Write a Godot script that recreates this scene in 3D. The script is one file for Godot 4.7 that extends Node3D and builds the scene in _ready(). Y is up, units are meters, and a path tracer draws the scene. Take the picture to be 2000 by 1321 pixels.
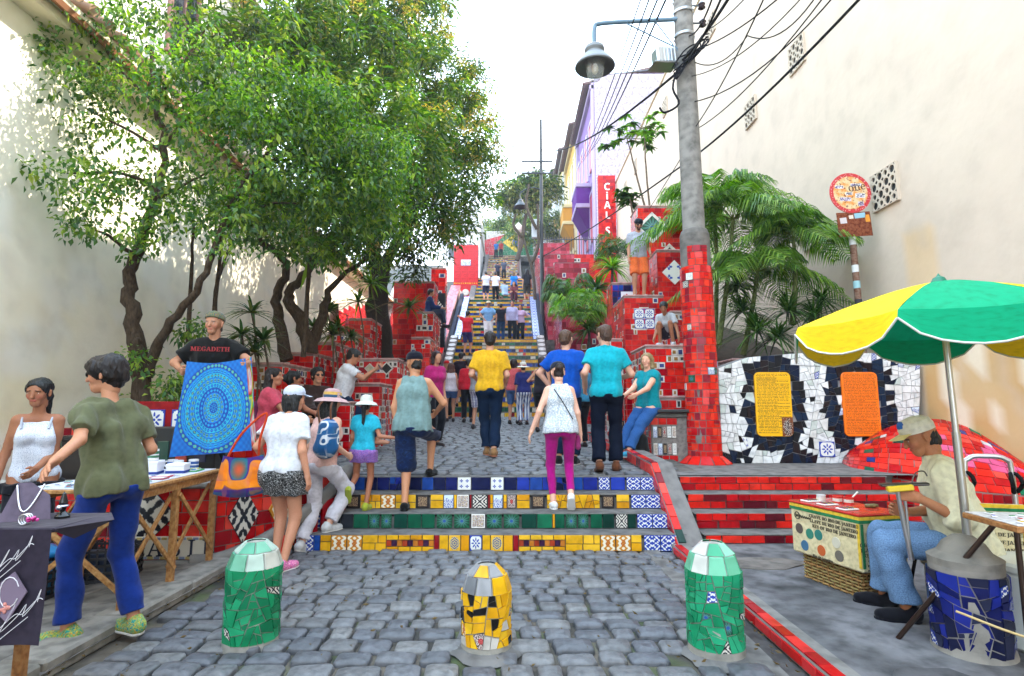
extends Node3D
# A steep street stair clad in broken tiles, with a cobbled foot, street stalls and many visitors.
# x runs across the street, -z runs up the hill, y is up. Metres.

const EYE := 1.41
const PITCH := 7.25
var rng := RandomNumberGenerator.new()
var noise := FastNoiseLite.new()
var folds := FastNoiseLite.new()
var taken := {}
var mats := {}
var shared := {}


func _ready() -> void:
	rng.seed = 4177
	noise.seed = 11
	noise.frequency = 1.0
	noise.fractal_octaves = 2
	folds.seed = 5
	folds.frequency = 1.0
	folds.fractal_octaves = 1
	# camera, sky, sun, exposure
	var cam := Camera3D.new()
	cam.name = "camera"
	cam.position = Vector3(0, EYE, 0)
	cam.rotation_degrees = Vector3(PITCH, 0, 0)
	cam.fov = 61.95
	cam.near = 0.05
	cam.far = 900.0
	add_child(cam)
	cam.current = true
	var env := Environment.new()
	env.background_mode = Environment.BG_SKY
	var sky_mat := ProceduralSkyMaterial.new()
	sky_mat.sky_top_color = Color(0.74, 0.83, 0.92)
	sky_mat.sky_horizon_color = Color(0.94, 0.955, 0.965)
	sky_mat.sky_curve = 0.25
	sky_mat.ground_bottom_color = Color(0.45, 0.42, 0.38)
	sky_mat.ground_horizon_color = Color(0.8, 0.8, 0.78)
	sky_mat.sky_energy_multiplier = 1.4
	var sky := Sky.new()
	sky.sky_material = sky_mat
	env.sky = sky
	env.tonemap_mode = Environment.TONE_MAPPER_LINEAR
	env.tonemap_exposure = 3.15
	env.sdfgi_enabled = true
	env.ssao_enabled = true
	env.ssil_enabled = true
	env.fog_enabled = true
	env.fog_density = 0.0013
	env.fog_light_color = Color(0.93, 0.96, 1.0)
	var we := WorldEnvironment.new()
	we.name = "daylight"
	we.environment = env
	add_child(we)
	var sun := DirectionalLight3D.new()
	sun.name = "sun"
	sun.light_energy = 1.3
	sun.light_color = Color(1.0, 0.955, 0.88)
	sun.light_angular_distance = 0.5
	sun.shadow_enabled = true
	sun.look_at_from_position(Vector3(0.70, 0.655, -0.24) * 40.0, Vector3.ZERO)
	add_child(sun)
	build_materials()
	build_setting()
	build_left_side()
	build_right_side()
	build_far_side()
	build_plants()
	build_street_things()
	build_people()


# ---------------------------------------------------------------- names and nodes
func numbered(called: String) -> String:
	if not taken.has(called):
		taken[called] = 0
		return called
	taken[called] += 1
	return "%s_%03d" % [called, taken[called]]


func tag(o: Node, label: String, category := "", group := "", kind := "") -> void:
	if label:
		o.set_meta("label", label)
	if category:
		o.set_meta("category", category)
	if group:
		o.set_meta("group", group)
	if kind:
		o.set_meta("kind", kind)


func thing(called: String, label: String, category: String, at := Vector3.ZERO, turn := 0.0, group := "") -> Node3D:
	var o := Node3D.new()
	o.name = numbered(called)
	add_child(o)
	o.position = at
	o.rotation.y = turn
	tag(o, label, category, group)
	return o


func part(called: String, mesh: Mesh, mat: Material, parent: Node = self, xf := Transform3D()) -> MeshInstance3D:
	var o := MeshInstance3D.new()
	if parent == self:
		o.name = numbered(called)
	else:
		var key := str(parent.get_instance_id()) + called
		taken[key] = taken.get(key, -1) + 1
		o.name = called if taken[key] == 0 else "%s_%03d" % [called, taken[key]]
	o.mesh = mesh
	o.material_override = mat
	o.transform = xf
	parent.add_child(o, true)
	return o


func single(called: String, mesh: Mesh, mat: Material, label: String, category: String, group := "") -> MeshInstance3D:
	var o := part(called, mesh, mat)
	tag(o, label, category, group)
	return o


func struct(called: String, mesh: Mesh, mat: Material) -> MeshInstance3D:
	var o := part(called, mesh, mat)
	o.set_meta("kind", "structure")
	return o


func copies(called: String, mesh: Mesh, mat: Material, places: Array, tints: PackedColorArray, parent: Node = self) -> MultiMeshInstance3D:
	var mm := MultiMesh.new()
	mm.transform_format = MultiMesh.TRANSFORM_3D
	mm.use_colors = tints.size() > 0
	mm.mesh = mesh
	mm.instance_count = places.size()
	for i in places.size():
		mm.set_instance_transform(i, places[i])
		if mm.use_colors:
			mm.set_instance_color(i, tints[i])
	var o := MultiMeshInstance3D.new()
	o.name = called if parent != self else numbered(called)
	o.multimesh = mm
	o.material_override = mat
	o.set_meta("kind", "stuff")
	parent.add_child(o, true)
	return o


func lin(r: float, g: float, b: float) -> Color:  # sRGB 0-255 to a linear vertex colour
	return Color(r / 255.0, g / 255.0, b / 255.0).srgb_to_linear()


func V(x: float, y: float, z: float) -> Vector3:
	return Vector3(x, y, z)


func C8(r: int, g: int, b: int) -> Color:
	return Color8(r, g, b)


func P(x: float, y: float) -> Vector2:
	return Vector2(x, y)


func shade_of(c: Color, by: float) -> Color:
	return Color(clampf(c.r * by, 0, 1), clampf(c.g * by, 0, 1), clampf(c.b * by, 0, 1))


func look(dir: Vector3, up := Vector3.UP) -> Basis:  # a basis whose +z points along dir
	var z := dir.normalized()
	var u := up if absf(z.dot(up)) < 0.98 else Vector3.RIGHT
	var x := u.cross(z).normalized()
	return Basis(x, z.cross(x), z)


# ---------------------------------------------------------------- a mesh in the making
class Geo:
	var v := PackedVector3Array()
	var n := PackedVector3Array()
	var uv := PackedVector2Array()
	var c := PackedColorArray()
	var ix := PackedInt32Array()
	var col := Color.WHITE

	func face(pts: Array, away: Vector3, uvs := []) -> void:  # a convex polygon that faces away from a point
		var mid := Vector3.ZERO
		for p in pts:
			mid += p
		mid /= pts.size()
		var nn := Vector3.ZERO
		for i in pts.size():
			nn += (pts[i] - mid).cross(pts[(i + 1) % pts.size()] - mid)
		nn = nn.normalized()
		var flip := nn.dot(mid - away) < 0.0
		if flip:
			nn = -nn
		var b := v.size()
		for i in pts.size():
			v.append(pts[i])
			n.append(nn)
			uv.append(uvs[i] if uvs else Vector2.ZERO)
			c.append(col)
		for i in range(1, pts.size() - 1):
			if flip:
				ix.append_array([b, b + i, b + i + 1])
			else:
				ix.append_array([b, b + i + 1, b + i])

	func box(xf: Transform3D, size: Vector3, bevel := 0.0) -> void:
		var h := size * 0.5
		var b := minf(bevel, minf(h.x, minf(h.y, h.z)) * 0.9)
		var o := xf.origin
		if b <= 0.0:
			for ax in 3:
				for s in [-1.0, 1.0]:
					var q := []
					var us := []
					for k in [[-1, -1], [1, -1], [1, 1], [-1, 1]]:
						var p := Vector3.ZERO
						p[ax] = s * h[ax]
						p[(ax + 1) % 3] = k[0] * h[(ax + 1) % 3]
						p[(ax + 2) % 3] = k[1] * h[(ax + 2) % 3]
						q.append(xf * p)
						us.append(face_uv(ax, p, h))
					face(q, o, us)
			return
		for ax in 3:
			var a1 := (ax + 1) % 3
			var a2 := (ax + 2) % 3
			for s in [-1.0, 1.0]:
				var q := []
				var us := []
				for k in [[-1, -1], [1, -1], [1, 1], [-1, 1]]:
					var p := Vector3.ZERO
					p[ax] = s * h[ax]
					p[a1] = k[0] * (h[a1] - b)
					p[a2] = k[1] * (h[a2] - b)
					q.append(xf * p)
					us.append(face_uv(ax, p, h))
				face(q, o, us)
			for s1 in [-1.0, 1.0]:  # the chamfers that run along ax
				for s2 in [-1.0, 1.0]:
					var q := []
					var us := []
					for k in [[-1, 0], [1, 0], [1, 1], [-1, 1]]:
						var p := Vector3.ZERO
						p[ax] = k[0] * (h[ax] - b)
						p[a1] = s1 * (h[a1] - (b if k[1] == 1 else 0.0))
						p[a2] = s2 * (h[a2] - (0.0 if k[1] == 1 else b))
						q.append(xf * p)
						us.append(face_uv(2, p, h))
					face(q, o, us)
		for sx in [-1.0, 1.0]:
			for sy in [-1.0, 1.0]:
				for sz in [-1.0, 1.0]:
					face([
						xf * Vector3(sx * h.x, sy * (h.y - b), sz * (h.z - b)), xf * Vector3(sx * (h.x - b), sy * h.y, sz * (h.z - b)),
						xf * Vector3(sx * (h.x - b), sy * (h.y - b), sz * h.z)], o)

	func face_uv(ax: int, p: Vector3, h: Vector3) -> Vector2:
		if ax == 0:
			return Vector2(p.z / h.z * 0.5 + 0.5, 0.5 - p.y / h.y * 0.5)
		if ax == 1:
			return Vector2(p.x / h.x * 0.5 + 0.5, 0.5 - p.z / h.z * 0.5)
		return Vector2(p.x / h.x * 0.5 + 0.5, 0.5 - p.y / h.y * 0.5)

	func slab(poly: PackedVector2Array, xf: Transform3D, depth: float, bevel := 0.0) -> void:  # a convex outline in xy, its front at z = depth
		var mid := Vector2.ZERO
		for p in poly:
			mid += p
		mid /= poly.size()
		var lo := poly[0]
		var hi := poly[0]
		for p in poly:
			lo = lo.min(p)
			hi = hi.max(p)
		var span := (hi - lo).max(Vector2(1e-5, 1e-5))
		var front := []
		var us := []
		for p in poly:
			var d := (mid - p)
			var inset := p + d.normalized() * minf(bevel * 1.3, d.length() * 0.4)
			front.append(xf * Vector3(inset.x, inset.y, depth))
			us.append(Vector2((inset.x - lo.x) / span.x, 1.0 - (inset.y - lo.y) / span.y))
		var inside := xf * Vector3(mid.x, mid.y, 0.0)
		face(front, inside, us)
		for i in poly.size():
			var j := (i + 1) % poly.size()
			var a := xf * Vector3(poly[i].x, poly[i].y, 0)
			var b := xf * Vector3(poly[j].x, poly[j].y, 0)
			if bevel > 0.0:
				var a2 := xf * Vector3(poly[i].x, poly[i].y, depth - bevel)
				var b2 := xf * Vector3(poly[j].x, poly[j].y, depth - bevel)
				face([a, b, b2, a2], inside)
				face([a2, b2, front[j], front[i]], inside)
			else:
				face([a, b, front[j], front[i]], inside)

	func tube(path: Array, radii: Array, sides := 8, caps := true, squash := 1.0) -> void:
		var last := path.size() - 1
		var up := Vector3.UP
		var run := 0.0
		var base := v.size()
		for i in path.size():
			var d: Vector3 = (path[mini(i + 1, last)] - path[maxi(i - 1, 0)]).normalized()
			if i == 0:
				up = Vector3.UP if absf(d.y) < 0.9 else Vector3.RIGHT
			var x := up.cross(d).normalized()
			up = d.cross(x).normalized()
			if i > 0:
				run += path[i].distance_to(path[i - 1])
			for k in sides + 1:
				var a := TAU * k / sides
				var dir := x * cos(a) + up * sin(a) * squash
				v.append(path[i] + dir * radii[mini(i, radii.size() - 1)])
				n.append(dir.normalized())
				uv.append(Vector2(float(k) / sides, run))
				c.append(col)
		for i in last:
			for k in sides:
				var a := base + i * (sides + 1) + k
				var b := a + sides + 1
				ix.append_array([a, b, a + 1, a + 1, b, b + 1])
		if caps:
			for e in [0, last]:
				var ring := []
				for k in sides:
					ring.append(v[base + e * (sides + 1) + k])
				face(ring, path[1] if e == 0 else path[last - 1])

	func lathe(profile: Array, xf: Transform3D, sides := 24, wobble := 0.0) -> void:  # profile of Vector2(radius, height), bottom to top
		for i in profile.size() - 1:
			var p: Vector2 = profile[i]
			var q: Vector2 = profile[i + 1]
			var slope := Vector2(q.y - p.y, p.x - q.x).normalized()
			var b := v.size()
			for k in sides + 1:
				var a := TAU * k / sides
				var w := 1.0 + wobble * sin(a * 3.0 + 1.3)
				for e in [p, q]:
					v.append(xf * Vector3(cos(a) * e.x * w, e.y, sin(a) * e.x * w))
					n.append((xf.basis * Vector3(cos(a) * slope.x, slope.y, sin(a) * slope.x)).normalized())
					uv.append(Vector2(float(k) / sides, e.y))
					c.append(col)
			for k in sides:
				var o := b + k * 2
				ix.append_array([o, o + 2, o + 1, o + 2, o + 3, o + 1])

	func ball(at: Vector3, r: Vector3, rings := 8, sides := 12, basis := Basis()) -> void:
		var b := v.size()
		for i in rings + 1:
			var t := PI * i / rings
			for k in sides + 1:
				var a := TAU * k / sides
				var d := Vector3(sin(t) * cos(a), cos(t), sin(t) * sin(a))
				v.append(at + basis * (d * r))
				n.append((basis * (d / r)).normalized())
				uv.append(Vector2(float(k) / sides, float(i) / rings))
				c.append(col)
		for i in rings:
			for k in sides:
				var o := b + i * (sides + 1) + k
				var q := o + sides + 1
				ix.append_array([o, q, o + 1, o + 1, q, q + 1])

	func sheet(pts: Array, cols: int, smooth := true, tint := PackedColorArray()) -> void:  # rows of points, cols to a row
		var rows := pts.size() / cols
		var b := v.size()
		for i in pts.size():
			var r := i / cols
			var k := i % cols
			var du: Vector3 = pts[r * cols + mini(k + 1, cols - 1)] - pts[r * cols + maxi(k - 1, 0)]
			var dv: Vector3 = pts[mini(r + 1, rows - 1) * cols + k] - pts[maxi(r - 1, 0) * cols + k]
			v.append(pts[i])
			n.append(du.cross(dv).normalized())
			uv.append(Vector2(float(k) / (cols - 1), float(r) / (rows - 1)))
			c.append(tint[i] if tint.size() else col)
		for r in rows - 1:
			for k in cols - 1:
				var o := b + r * cols + k
				ix.append_array([o, o + cols, o + 1, o + 1, o + cols, o + cols + 1])

	func add(g: Geo, xf := Transform3D()) -> void:
		var b := v.size()
		for i in g.v.size():
			v.append(xf * g.v[i])
			n.append((xf.basis * g.n[i]).normalized())
		uv.append_array(g.uv)
		c.append_array(g.c)
		for i in g.ix:
			ix.append(b + i)

	func mesh() -> ArrayMesh:
		var m := ArrayMesh.new()
		if v.is_empty():
			return m
		var a := []
		a.resize(Mesh.ARRAY_MAX)
		a[Mesh.ARRAY_VERTEX] = v
		a[Mesh.ARRAY_NORMAL] = n
		a[Mesh.ARRAY_TEX_UV] = uv
		a[Mesh.ARRAY_COLOR] = c
		a[Mesh.ARRAY_INDEX] = ix
		m.add_surface_from_arrays(Mesh.PRIMITIVE_TRIANGLES, a)
		return m


func at(p: Vector3, turn := Vector3.ZERO) -> Transform3D:
	return Transform3D(Basis.from_euler(turn * (PI / 180.0)), p)


func box_mesh(size: Vector3, bevel := 0.0, col := Color.WHITE, p := Vector3.ZERO, turn := Vector3.ZERO) -> ArrayMesh:
	var g := Geo.new()
	g.col = col
	g.box(at(p, turn), size, bevel)
	return g.mesh()


func curve(points: Array, steps := 6) -> Array:  # a smooth run through points
	var out := []
	for i in points.size() - 1:
		var a: Vector3 = points[maxi(i - 1, 0)]
		var d: Vector3 = points[mini(i + 2, points.size() - 1)]
		for k in steps:
			out.append(points[i].cubic_interpolate(points[i + 1], a, d, float(k) / steps))
	out.append(points[-1])
	return out


# ---------------------------------------------------------------- smooth bodies: tapered capsules joined on a grid, meshed as surface nets
class Body:
	var bones := []  # [a, b, ra, rb, blend, cut?, carve?]
	var planes := []  # [point, normal]: what lies on the normal's side is cut away
	var geo := Geo.new()
	var noise: FastNoiseLite
	var ripple := 0.0
	var ripple_scale := Vector3(9, 5, 9)
	var tint: Callable

	func bone(a: Vector3, b: Vector3, ra: float, rb := -1.0, blend := 0.03, cut := false, carve := false) -> void:
		bones.append([a, b, ra, ra if rb < 0 else rb, blend, cut, carve])

	func build(cell: float) -> void:
		if bones.is_empty():
			return
		var lo := Vector3(1e9, 1e9, 1e9)
		var hi := -lo
		for q in bones:
			if q[6]:
				continue
			var r := maxf(q[2], q[3]) + cell * 2.5 + ripple
			lo = lo.min(q[0].min(q[1]) - Vector3.ONE * r)
			hi = hi.max(q[0].max(q[1]) + Vector3.ONE * r)
		var nx := int((hi.x - lo.x) / cell) + 2
		var ny := int((hi.y - lo.y) / cell) + 2
		var nz := int((hi.z - lo.z) / cell) + 2
		var f := PackedFloat32Array()
		f.resize(nx * ny * nz)
		f.fill(9.0)
		var sxy := nx * ny
		for q in bones:
			var a: Vector3 = q[0]
			var ba: Vector3 = q[1] - a
			var ra: float = q[2]
			var dr: float = q[3] - ra
			var k: float = q[4]
			var cut: bool = q[5]
			var carve: bool = q[6]
			var inv := 1.0 / maxf(ba.length_squared(), 1e-9)
			var dirn := ba.normalized()
			var r := maxf(ra, q[3]) + cell * 2.0 + ripple + k * 0.5
			var l: Vector3 = ((q[0].min(q[1]) - Vector3.ONE * r) - lo) / cell
			var h: Vector3 = ((q[0].max(q[1]) + Vector3.ONE * r) - lo) / cell
			var x0 := clampi(int(l.x), 0, nx - 1)
			var x1 := clampi(int(h.x) + 1, 0, nx - 1)
			var limit := cell * 2.0 + ripple + k * 0.5
			for z in range(clampi(int(l.z), 0, nz - 1), clampi(int(h.z) + 1, 0, nz - 1) + 1):
				for y in range(clampi(int(l.y), 0, ny - 1), clampi(int(h.y) + 1, 0, ny - 1) + 1):
					var row := z * sxy + y * nx
					var p := lo + Vector3(0, y, z) * cell - a
					for x in range(x0, x1 + 1):
						p.x = lo.x + x * cell - a.x
						var t := clampf(p.dot(ba) * inv, 0.0, 1.0)
						var d := (p - ba * t).length() - ra - dr * t
						if cut:
							d = maxf(d, (p - ba).dot(dirn))
						if carve:
							if -d > f[row + x]:
								f[row + x] = -d
							continue
						if d > limit:
							continue
						var was := f[row + x]
						var m := k - absf(was - d)
						if m > 0.0:
							f[row + x] = minf(was, d) - m * m * 0.25 / k
						elif d < was:
							f[row + x] = d
		var near := cell * 1.8
		for pl in planes:
			var pn: Vector3 = pl[1]
			var pp: Vector3 = pl[0]
			for z in nz:
				for y in ny:
					var row := z * sxy + y * nx
					var e := (lo + Vector3(0, y, z) * cell - pp).dot(pn)
					for x in nx:
						if f[row + x] < near + ripple:
							f[row + x] = maxf(f[row + x], e + pn.x * x * cell)
		if ripple > 0.0:
			for z in nz:
				for y in ny:
					var row := z * sxy + y * nx
					for x in nx:
						var e := f[row + x]
						if e < near + ripple and e > -near - ripple:
							var p := (lo + Vector3(x, y, z) * cell) * ripple_scale
							f[row + x] = e + noise.get_noise_3dv(p) * ripple
		var at := PackedInt32Array()
		at.resize(f.size())
		at.fill(-1)
		near += ripple * 2.0
		for z in range(1, nz - 1):
			for y in range(1, ny - 1):
				var row := z * sxy + y * nx
				for x in range(1, nx - 1):
					var i := row + x
					var f0 := f[i]
					if f0 > near or f0 < -near:
						continue
					var f1 := f[i + 1]
					var f2 := f[i + nx]
					var f3 := f[i + nx + 1]
					var f4 := f[i + sxy]
					var f5 := f[i + sxy + 1]
					var f6 := f[i + sxy + nx]
					var f7 := f[i + sxy + nx + 1]
					var neg := int(f0 < 0) + int(f1 < 0) + int(f2 < 0) + int(f3 < 0) + int(f4 < 0) + int(f5 < 0) + int(f6 < 0) + int(f7 < 0)
					if neg == 0 or neg == 8:
						continue
					var s := Vector3.ZERO
					var count := 0
					if (f0 < 0) != (f1 < 0):
						s += Vector3(f0 / (f0 - f1), 0, 0); count += 1
					if (f2 < 0) != (f3 < 0):
						s += Vector3(f2 / (f2 - f3), 1, 0); count += 1
					if (f4 < 0) != (f5 < 0):
						s += Vector3(f4 / (f4 - f5), 0, 1); count += 1
					if (f6 < 0) != (f7 < 0):
						s += Vector3(f6 / (f6 - f7), 1, 1); count += 1
					if (f0 < 0) != (f2 < 0):
						s += Vector3(0, f0 / (f0 - f2), 0); count += 1
					if (f1 < 0) != (f3 < 0):
						s += Vector3(1, f1 / (f1 - f3), 0); count += 1
					if (f4 < 0) != (f6 < 0):
						s += Vector3(0, f4 / (f4 - f6), 1); count += 1
					if (f5 < 0) != (f7 < 0):
						s += Vector3(1, f5 / (f5 - f7), 1); count += 1
					if (f0 < 0) != (f4 < 0):
						s += Vector3(0, 0, f0 / (f0 - f4)); count += 1
					if (f1 < 0) != (f5 < 0):
						s += Vector3(1, 0, f1 / (f1 - f5)); count += 1
					if (f2 < 0) != (f6 < 0):
						s += Vector3(0, 1, f2 / (f2 - f6)); count += 1
					if (f3 < 0) != (f7 < 0):
						s += Vector3(1, 1, f3 / (f3 - f7)); count += 1
					var p := lo + (Vector3(x, y, z) + s / count) * cell
					at[i] = geo.v.size()
					geo.v.append(p)
					geo.n.append(Vector3(f1 + f3 + f5 + f7 - f0 - f2 - f4 - f6, f2 + f3 + f6 + f7 - f0 - f1 - f4 - f5, f4 + f5 + f6 + f7 - f0 - f1 - f2 - f3).normalized())
					geo.uv.append(Vector2(p.x, p.y))
					geo.c.append(tint.call(p) if tint.is_valid() else geo.col)
					var a := at[i]
					if (f0 < 0) != (f1 < 0):
						quad(f0 < 0, a, at[i - nx], at[i - nx - sxy], at[i - sxy])
					if (f0 < 0) != (f2 < 0):
						quad(f0 < 0, a, at[i - sxy], at[i - sxy - 1], at[i - 1])
					if (f0 < 0) != (f4 < 0):
						quad(f0 < 0, a, at[i - 1], at[i - 1 - nx], at[i - nx])
		bones = []
		planes = []

	func quad(out: bool, a: int, b: int, c: int, d: int) -> void:
		if b < 0 or c < 0 or d < 0:
			return
		if out:
			geo.ix.append_array([a, c, b, a, d, c])
		else:
			geo.ix.append_array([a, b, c, a, c, d])


# ---------------------------------------------------------------- materials
func noise_tex(seed_of: int, freq: float, octaves: int, stops: Array, size := 512, kind := FastNoiseLite.TYPE_SIMPLEX_SMOOTH, bump := -1.0) -> NoiseTexture2D:
	var fn := FastNoiseLite.new()
	fn.noise_type = kind
	fn.seed = seed_of
	fn.frequency = freq
	fn.fractal_octaves = octaves
	var t := NoiseTexture2D.new()
	t.width = size
	t.height = size
	t.seamless = true
	t.noise = fn
	if bump > 0.0:
		t.as_normal_map = true
		t.bump_strength = bump
	elif stops:
		var gr := Gradient.new()
		gr.offsets = PackedFloat32Array(stops.map(func(s): return s[0]))
		gr.colors = PackedColorArray(stops.map(func(s): return s[1]))
		t.color_ramp = gr
	return t


func basic(key: String, col: Color, rough: float, metal := 0.0, spec := 0.5) -> StandardMaterial3D:
	var m := StandardMaterial3D.new()
	m.resource_name = key
	m.albedo_color = col
	m.roughness = rough
	m.metallic = metal
	m.metallic_specular = spec
	mats[key] = m
	return m


func painted(key: String, rough: float, metal := 0.0, spec := 0.5) -> StandardMaterial3D:  # colour comes from the vertices
	var m := basic(key, Color.WHITE, rough, metal, spec)
	m.vertex_color_use_as_albedo = true
	return m


func triplanar(m: StandardMaterial3D, albedo: Texture2D, bump: Texture2D, scale: float, strength := 0.5, in_world := true) -> void:
	m.uv1_triplanar = true
	m.uv1_world_triplanar = in_world
	m.uv1_scale = Vector3.ONE * scale
	if albedo:
		m.albedo_texture = albedo
	if bump:
		m.normal_enabled = true
		m.normal_texture = bump
		m.normal_scale = strength


func g8(v: int) -> Color:
	return C8(v, v, v)


func build_materials() -> void:
	var rough_bump := noise_tex(3, 0.03, 5, [], 512, FastNoiseLite.TYPE_SIMPLEX_SMOOTH, 2.0)
	var fine_bump := noise_tex(4, 0.06, 3, [], 256, FastNoiseLite.TYPE_SIMPLEX_SMOOTH, 3.0)
	var grain := noise_tex(5, 0.008, 5, [[0.0, g8(238)], [0.45, g8(250)], [1.0, g8(255)]])
	var mottled := noise_tex(6, 0.012, 6, [[0.0, g8(160)], [0.4, g8(212)], [0.62, g8(236)], [1.0, g8(255)]])
	triplanar(painted("plaster", 0.92, 0.0, 0.3), grain, rough_bump, 0.45, 0.3)
	triplanar(painted("concrete", 0.88, 0.0, 0.4), mottled, rough_bump, 0.9, 0.8)
	triplanar(painted("stone", 0.5, 0.0, 0.5), mottled, rough_bump, 2.2, 1.0)
	triplanar(painted("glaze", 0.2, 0.0, 0.32), noise_tex(9, 0.01, 3, [[0.0, g8(205)], [0.5, g8(240)], [1.0, g8(255)]], 256), noise_tex(10, 0.012, 2, [], 256, FastNoiseLite.TYPE_SIMPLEX_SMOOTH, 1.6), 2.4, 0.25)
	triplanar(painted("cloth", 0.9, 0.0, 0.2), noise_tex(12, 0.05, 3, [[0.0, g8(206)], [0.5, g8(240)], [1.0, g8(255)]], 256), noise_tex(28, 0.009, 3, [], 256, FastNoiseLite.TYPE_SIMPLEX_SMOOTH, 9.0), 1.7, 0.45, false)
	mats.cloth.rim_enabled = true
	mats.cloth.rim = 0.25
	mats.cloth.rim_tint = 0.6
	triplanar(painted("denim", 0.92, 0.0, 0.2), noise_tex(13, 0.07, 4, [[0.0, g8(150)], [0.5, g8(215)], [1.0, g8(255)]], 256), fine_bump, 5.0, 0.5, false)
	var skin := painted("skin", 0.52, 0.0, 0.4)
	triplanar(skin, noise_tex(14, 0.04, 3, [[0.0, C8(244, 236, 232)], [1.0, g8(255)]], 256), null, 5.0, 0.5, false)
	skin.subsurf_scatter_enabled = true
	skin.subsurf_scatter_strength = 0.08
	triplanar(painted("hair", 0.5, 0.0, 0.45), noise_tex(15, 0.03, 4, [[0.0, g8(90)], [1.0, g8(255)]], 256), noise_tex(16, 0.03, 3, [], 256, FastNoiseLite.TYPE_SIMPLEX_SMOOTH, 8.0), 7.0, 0.8, false)
	mats.hair.uv1_scale = Vector3(16, 2.2, 16)
	var leaf := painted("leaf", 0.36, 0.0, 0.5)
	leaf.backlight_enabled = true
	leaf.backlight = Color(0.85, 1.0, 0.3)
	leaf.cull_mode = BaseMaterial3D.CULL_DISABLED
	var bark := painted("bark", 0.9, 0.0, 0.3)
	triplanar(bark, noise_tex(18, 0.02, 5, [[0.0, g8(110)], [0.5, g8(200)], [1.0, g8(255)]]), noise_tex(19, 0.02, 5, [], 256, FastNoiseLite.TYPE_SIMPLEX_SMOOTH, 10.0), 2.0, 1.0)
	bark.uv1_scale = Vector3(3.5, 1.0, 3.5)
	var wood := painted("wood", 0.6, 0.0, 0.4)
	triplanar(wood, noise_tex(21, 0.02, 4, [[0.0, C8(170, 140, 110)], [0.5, C8(225, 205, 180)], [1.0, g8(255)]], 256), fine_bump, 4.0, 0.3, false)
	painted("paint", 0.45, 0.0, 0.5)
	painted("matte", 0.85, 0.0, 0.3)
	painted("gloss", 0.18, 0.0, 0.5)
	painted("metal", 0.32, 0.95, 0.5)
	triplanar(painted("rust", 0.8, 0.2, 0.4), noise_tex(22, 0.02, 5, [[0.0, C8(150, 96, 70)], [0.5, C8(225, 200, 180)], [1.0, g8(255)]]), fine_bump, 1.6, 0.6)
	triplanar(painted("wall_paint", 0.9, 0.0, 0.3), grain, rough_bump, 0.25, 0.2)
	var glass := basic("glass", Color(0.85, 0.9, 0.9, 0.22), 0.05)
	glass.transparency = BaseMaterial3D.TRANSPARENCY_ALPHA
	basic("pane", C8(60, 66, 74), 0.12)
	var fabric := painted("canopy", 0.75, 0.0, 0.3)
	fabric.backlight_enabled = true
	fabric.backlight = Color(0.5, 0.5, 0.5)
	fabric.cull_mode = BaseMaterial3D.CULL_DISABLED
	fabric.uv1_scale = Vector3(1.5, 1.5, 1)
	fabric.normal_enabled = true
	fabric.normal_texture = noise_tex(25, 0.012, 3, [], 256, FastNoiseLite.TYPE_SIMPLEX_SMOOTH, 3.0)
	fabric.normal_scale = 0.2
	fabric.albedo_texture = noise_tex(26, 0.008, 5, [[0.0, C8(226, 222, 210)], [0.4, C8(246, 244, 240)], [1.0, g8(255)]])
	# picture tiles: each a small computed print
	for k in 12:
		var m := basic("print_%d" % k, Color.WHITE, 0.2)
		m.albedo_texture = print_tex(k)


func two(i: float, edge: float, a: Color, b: Color) -> Color:
	return a if i > edge else b


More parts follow.
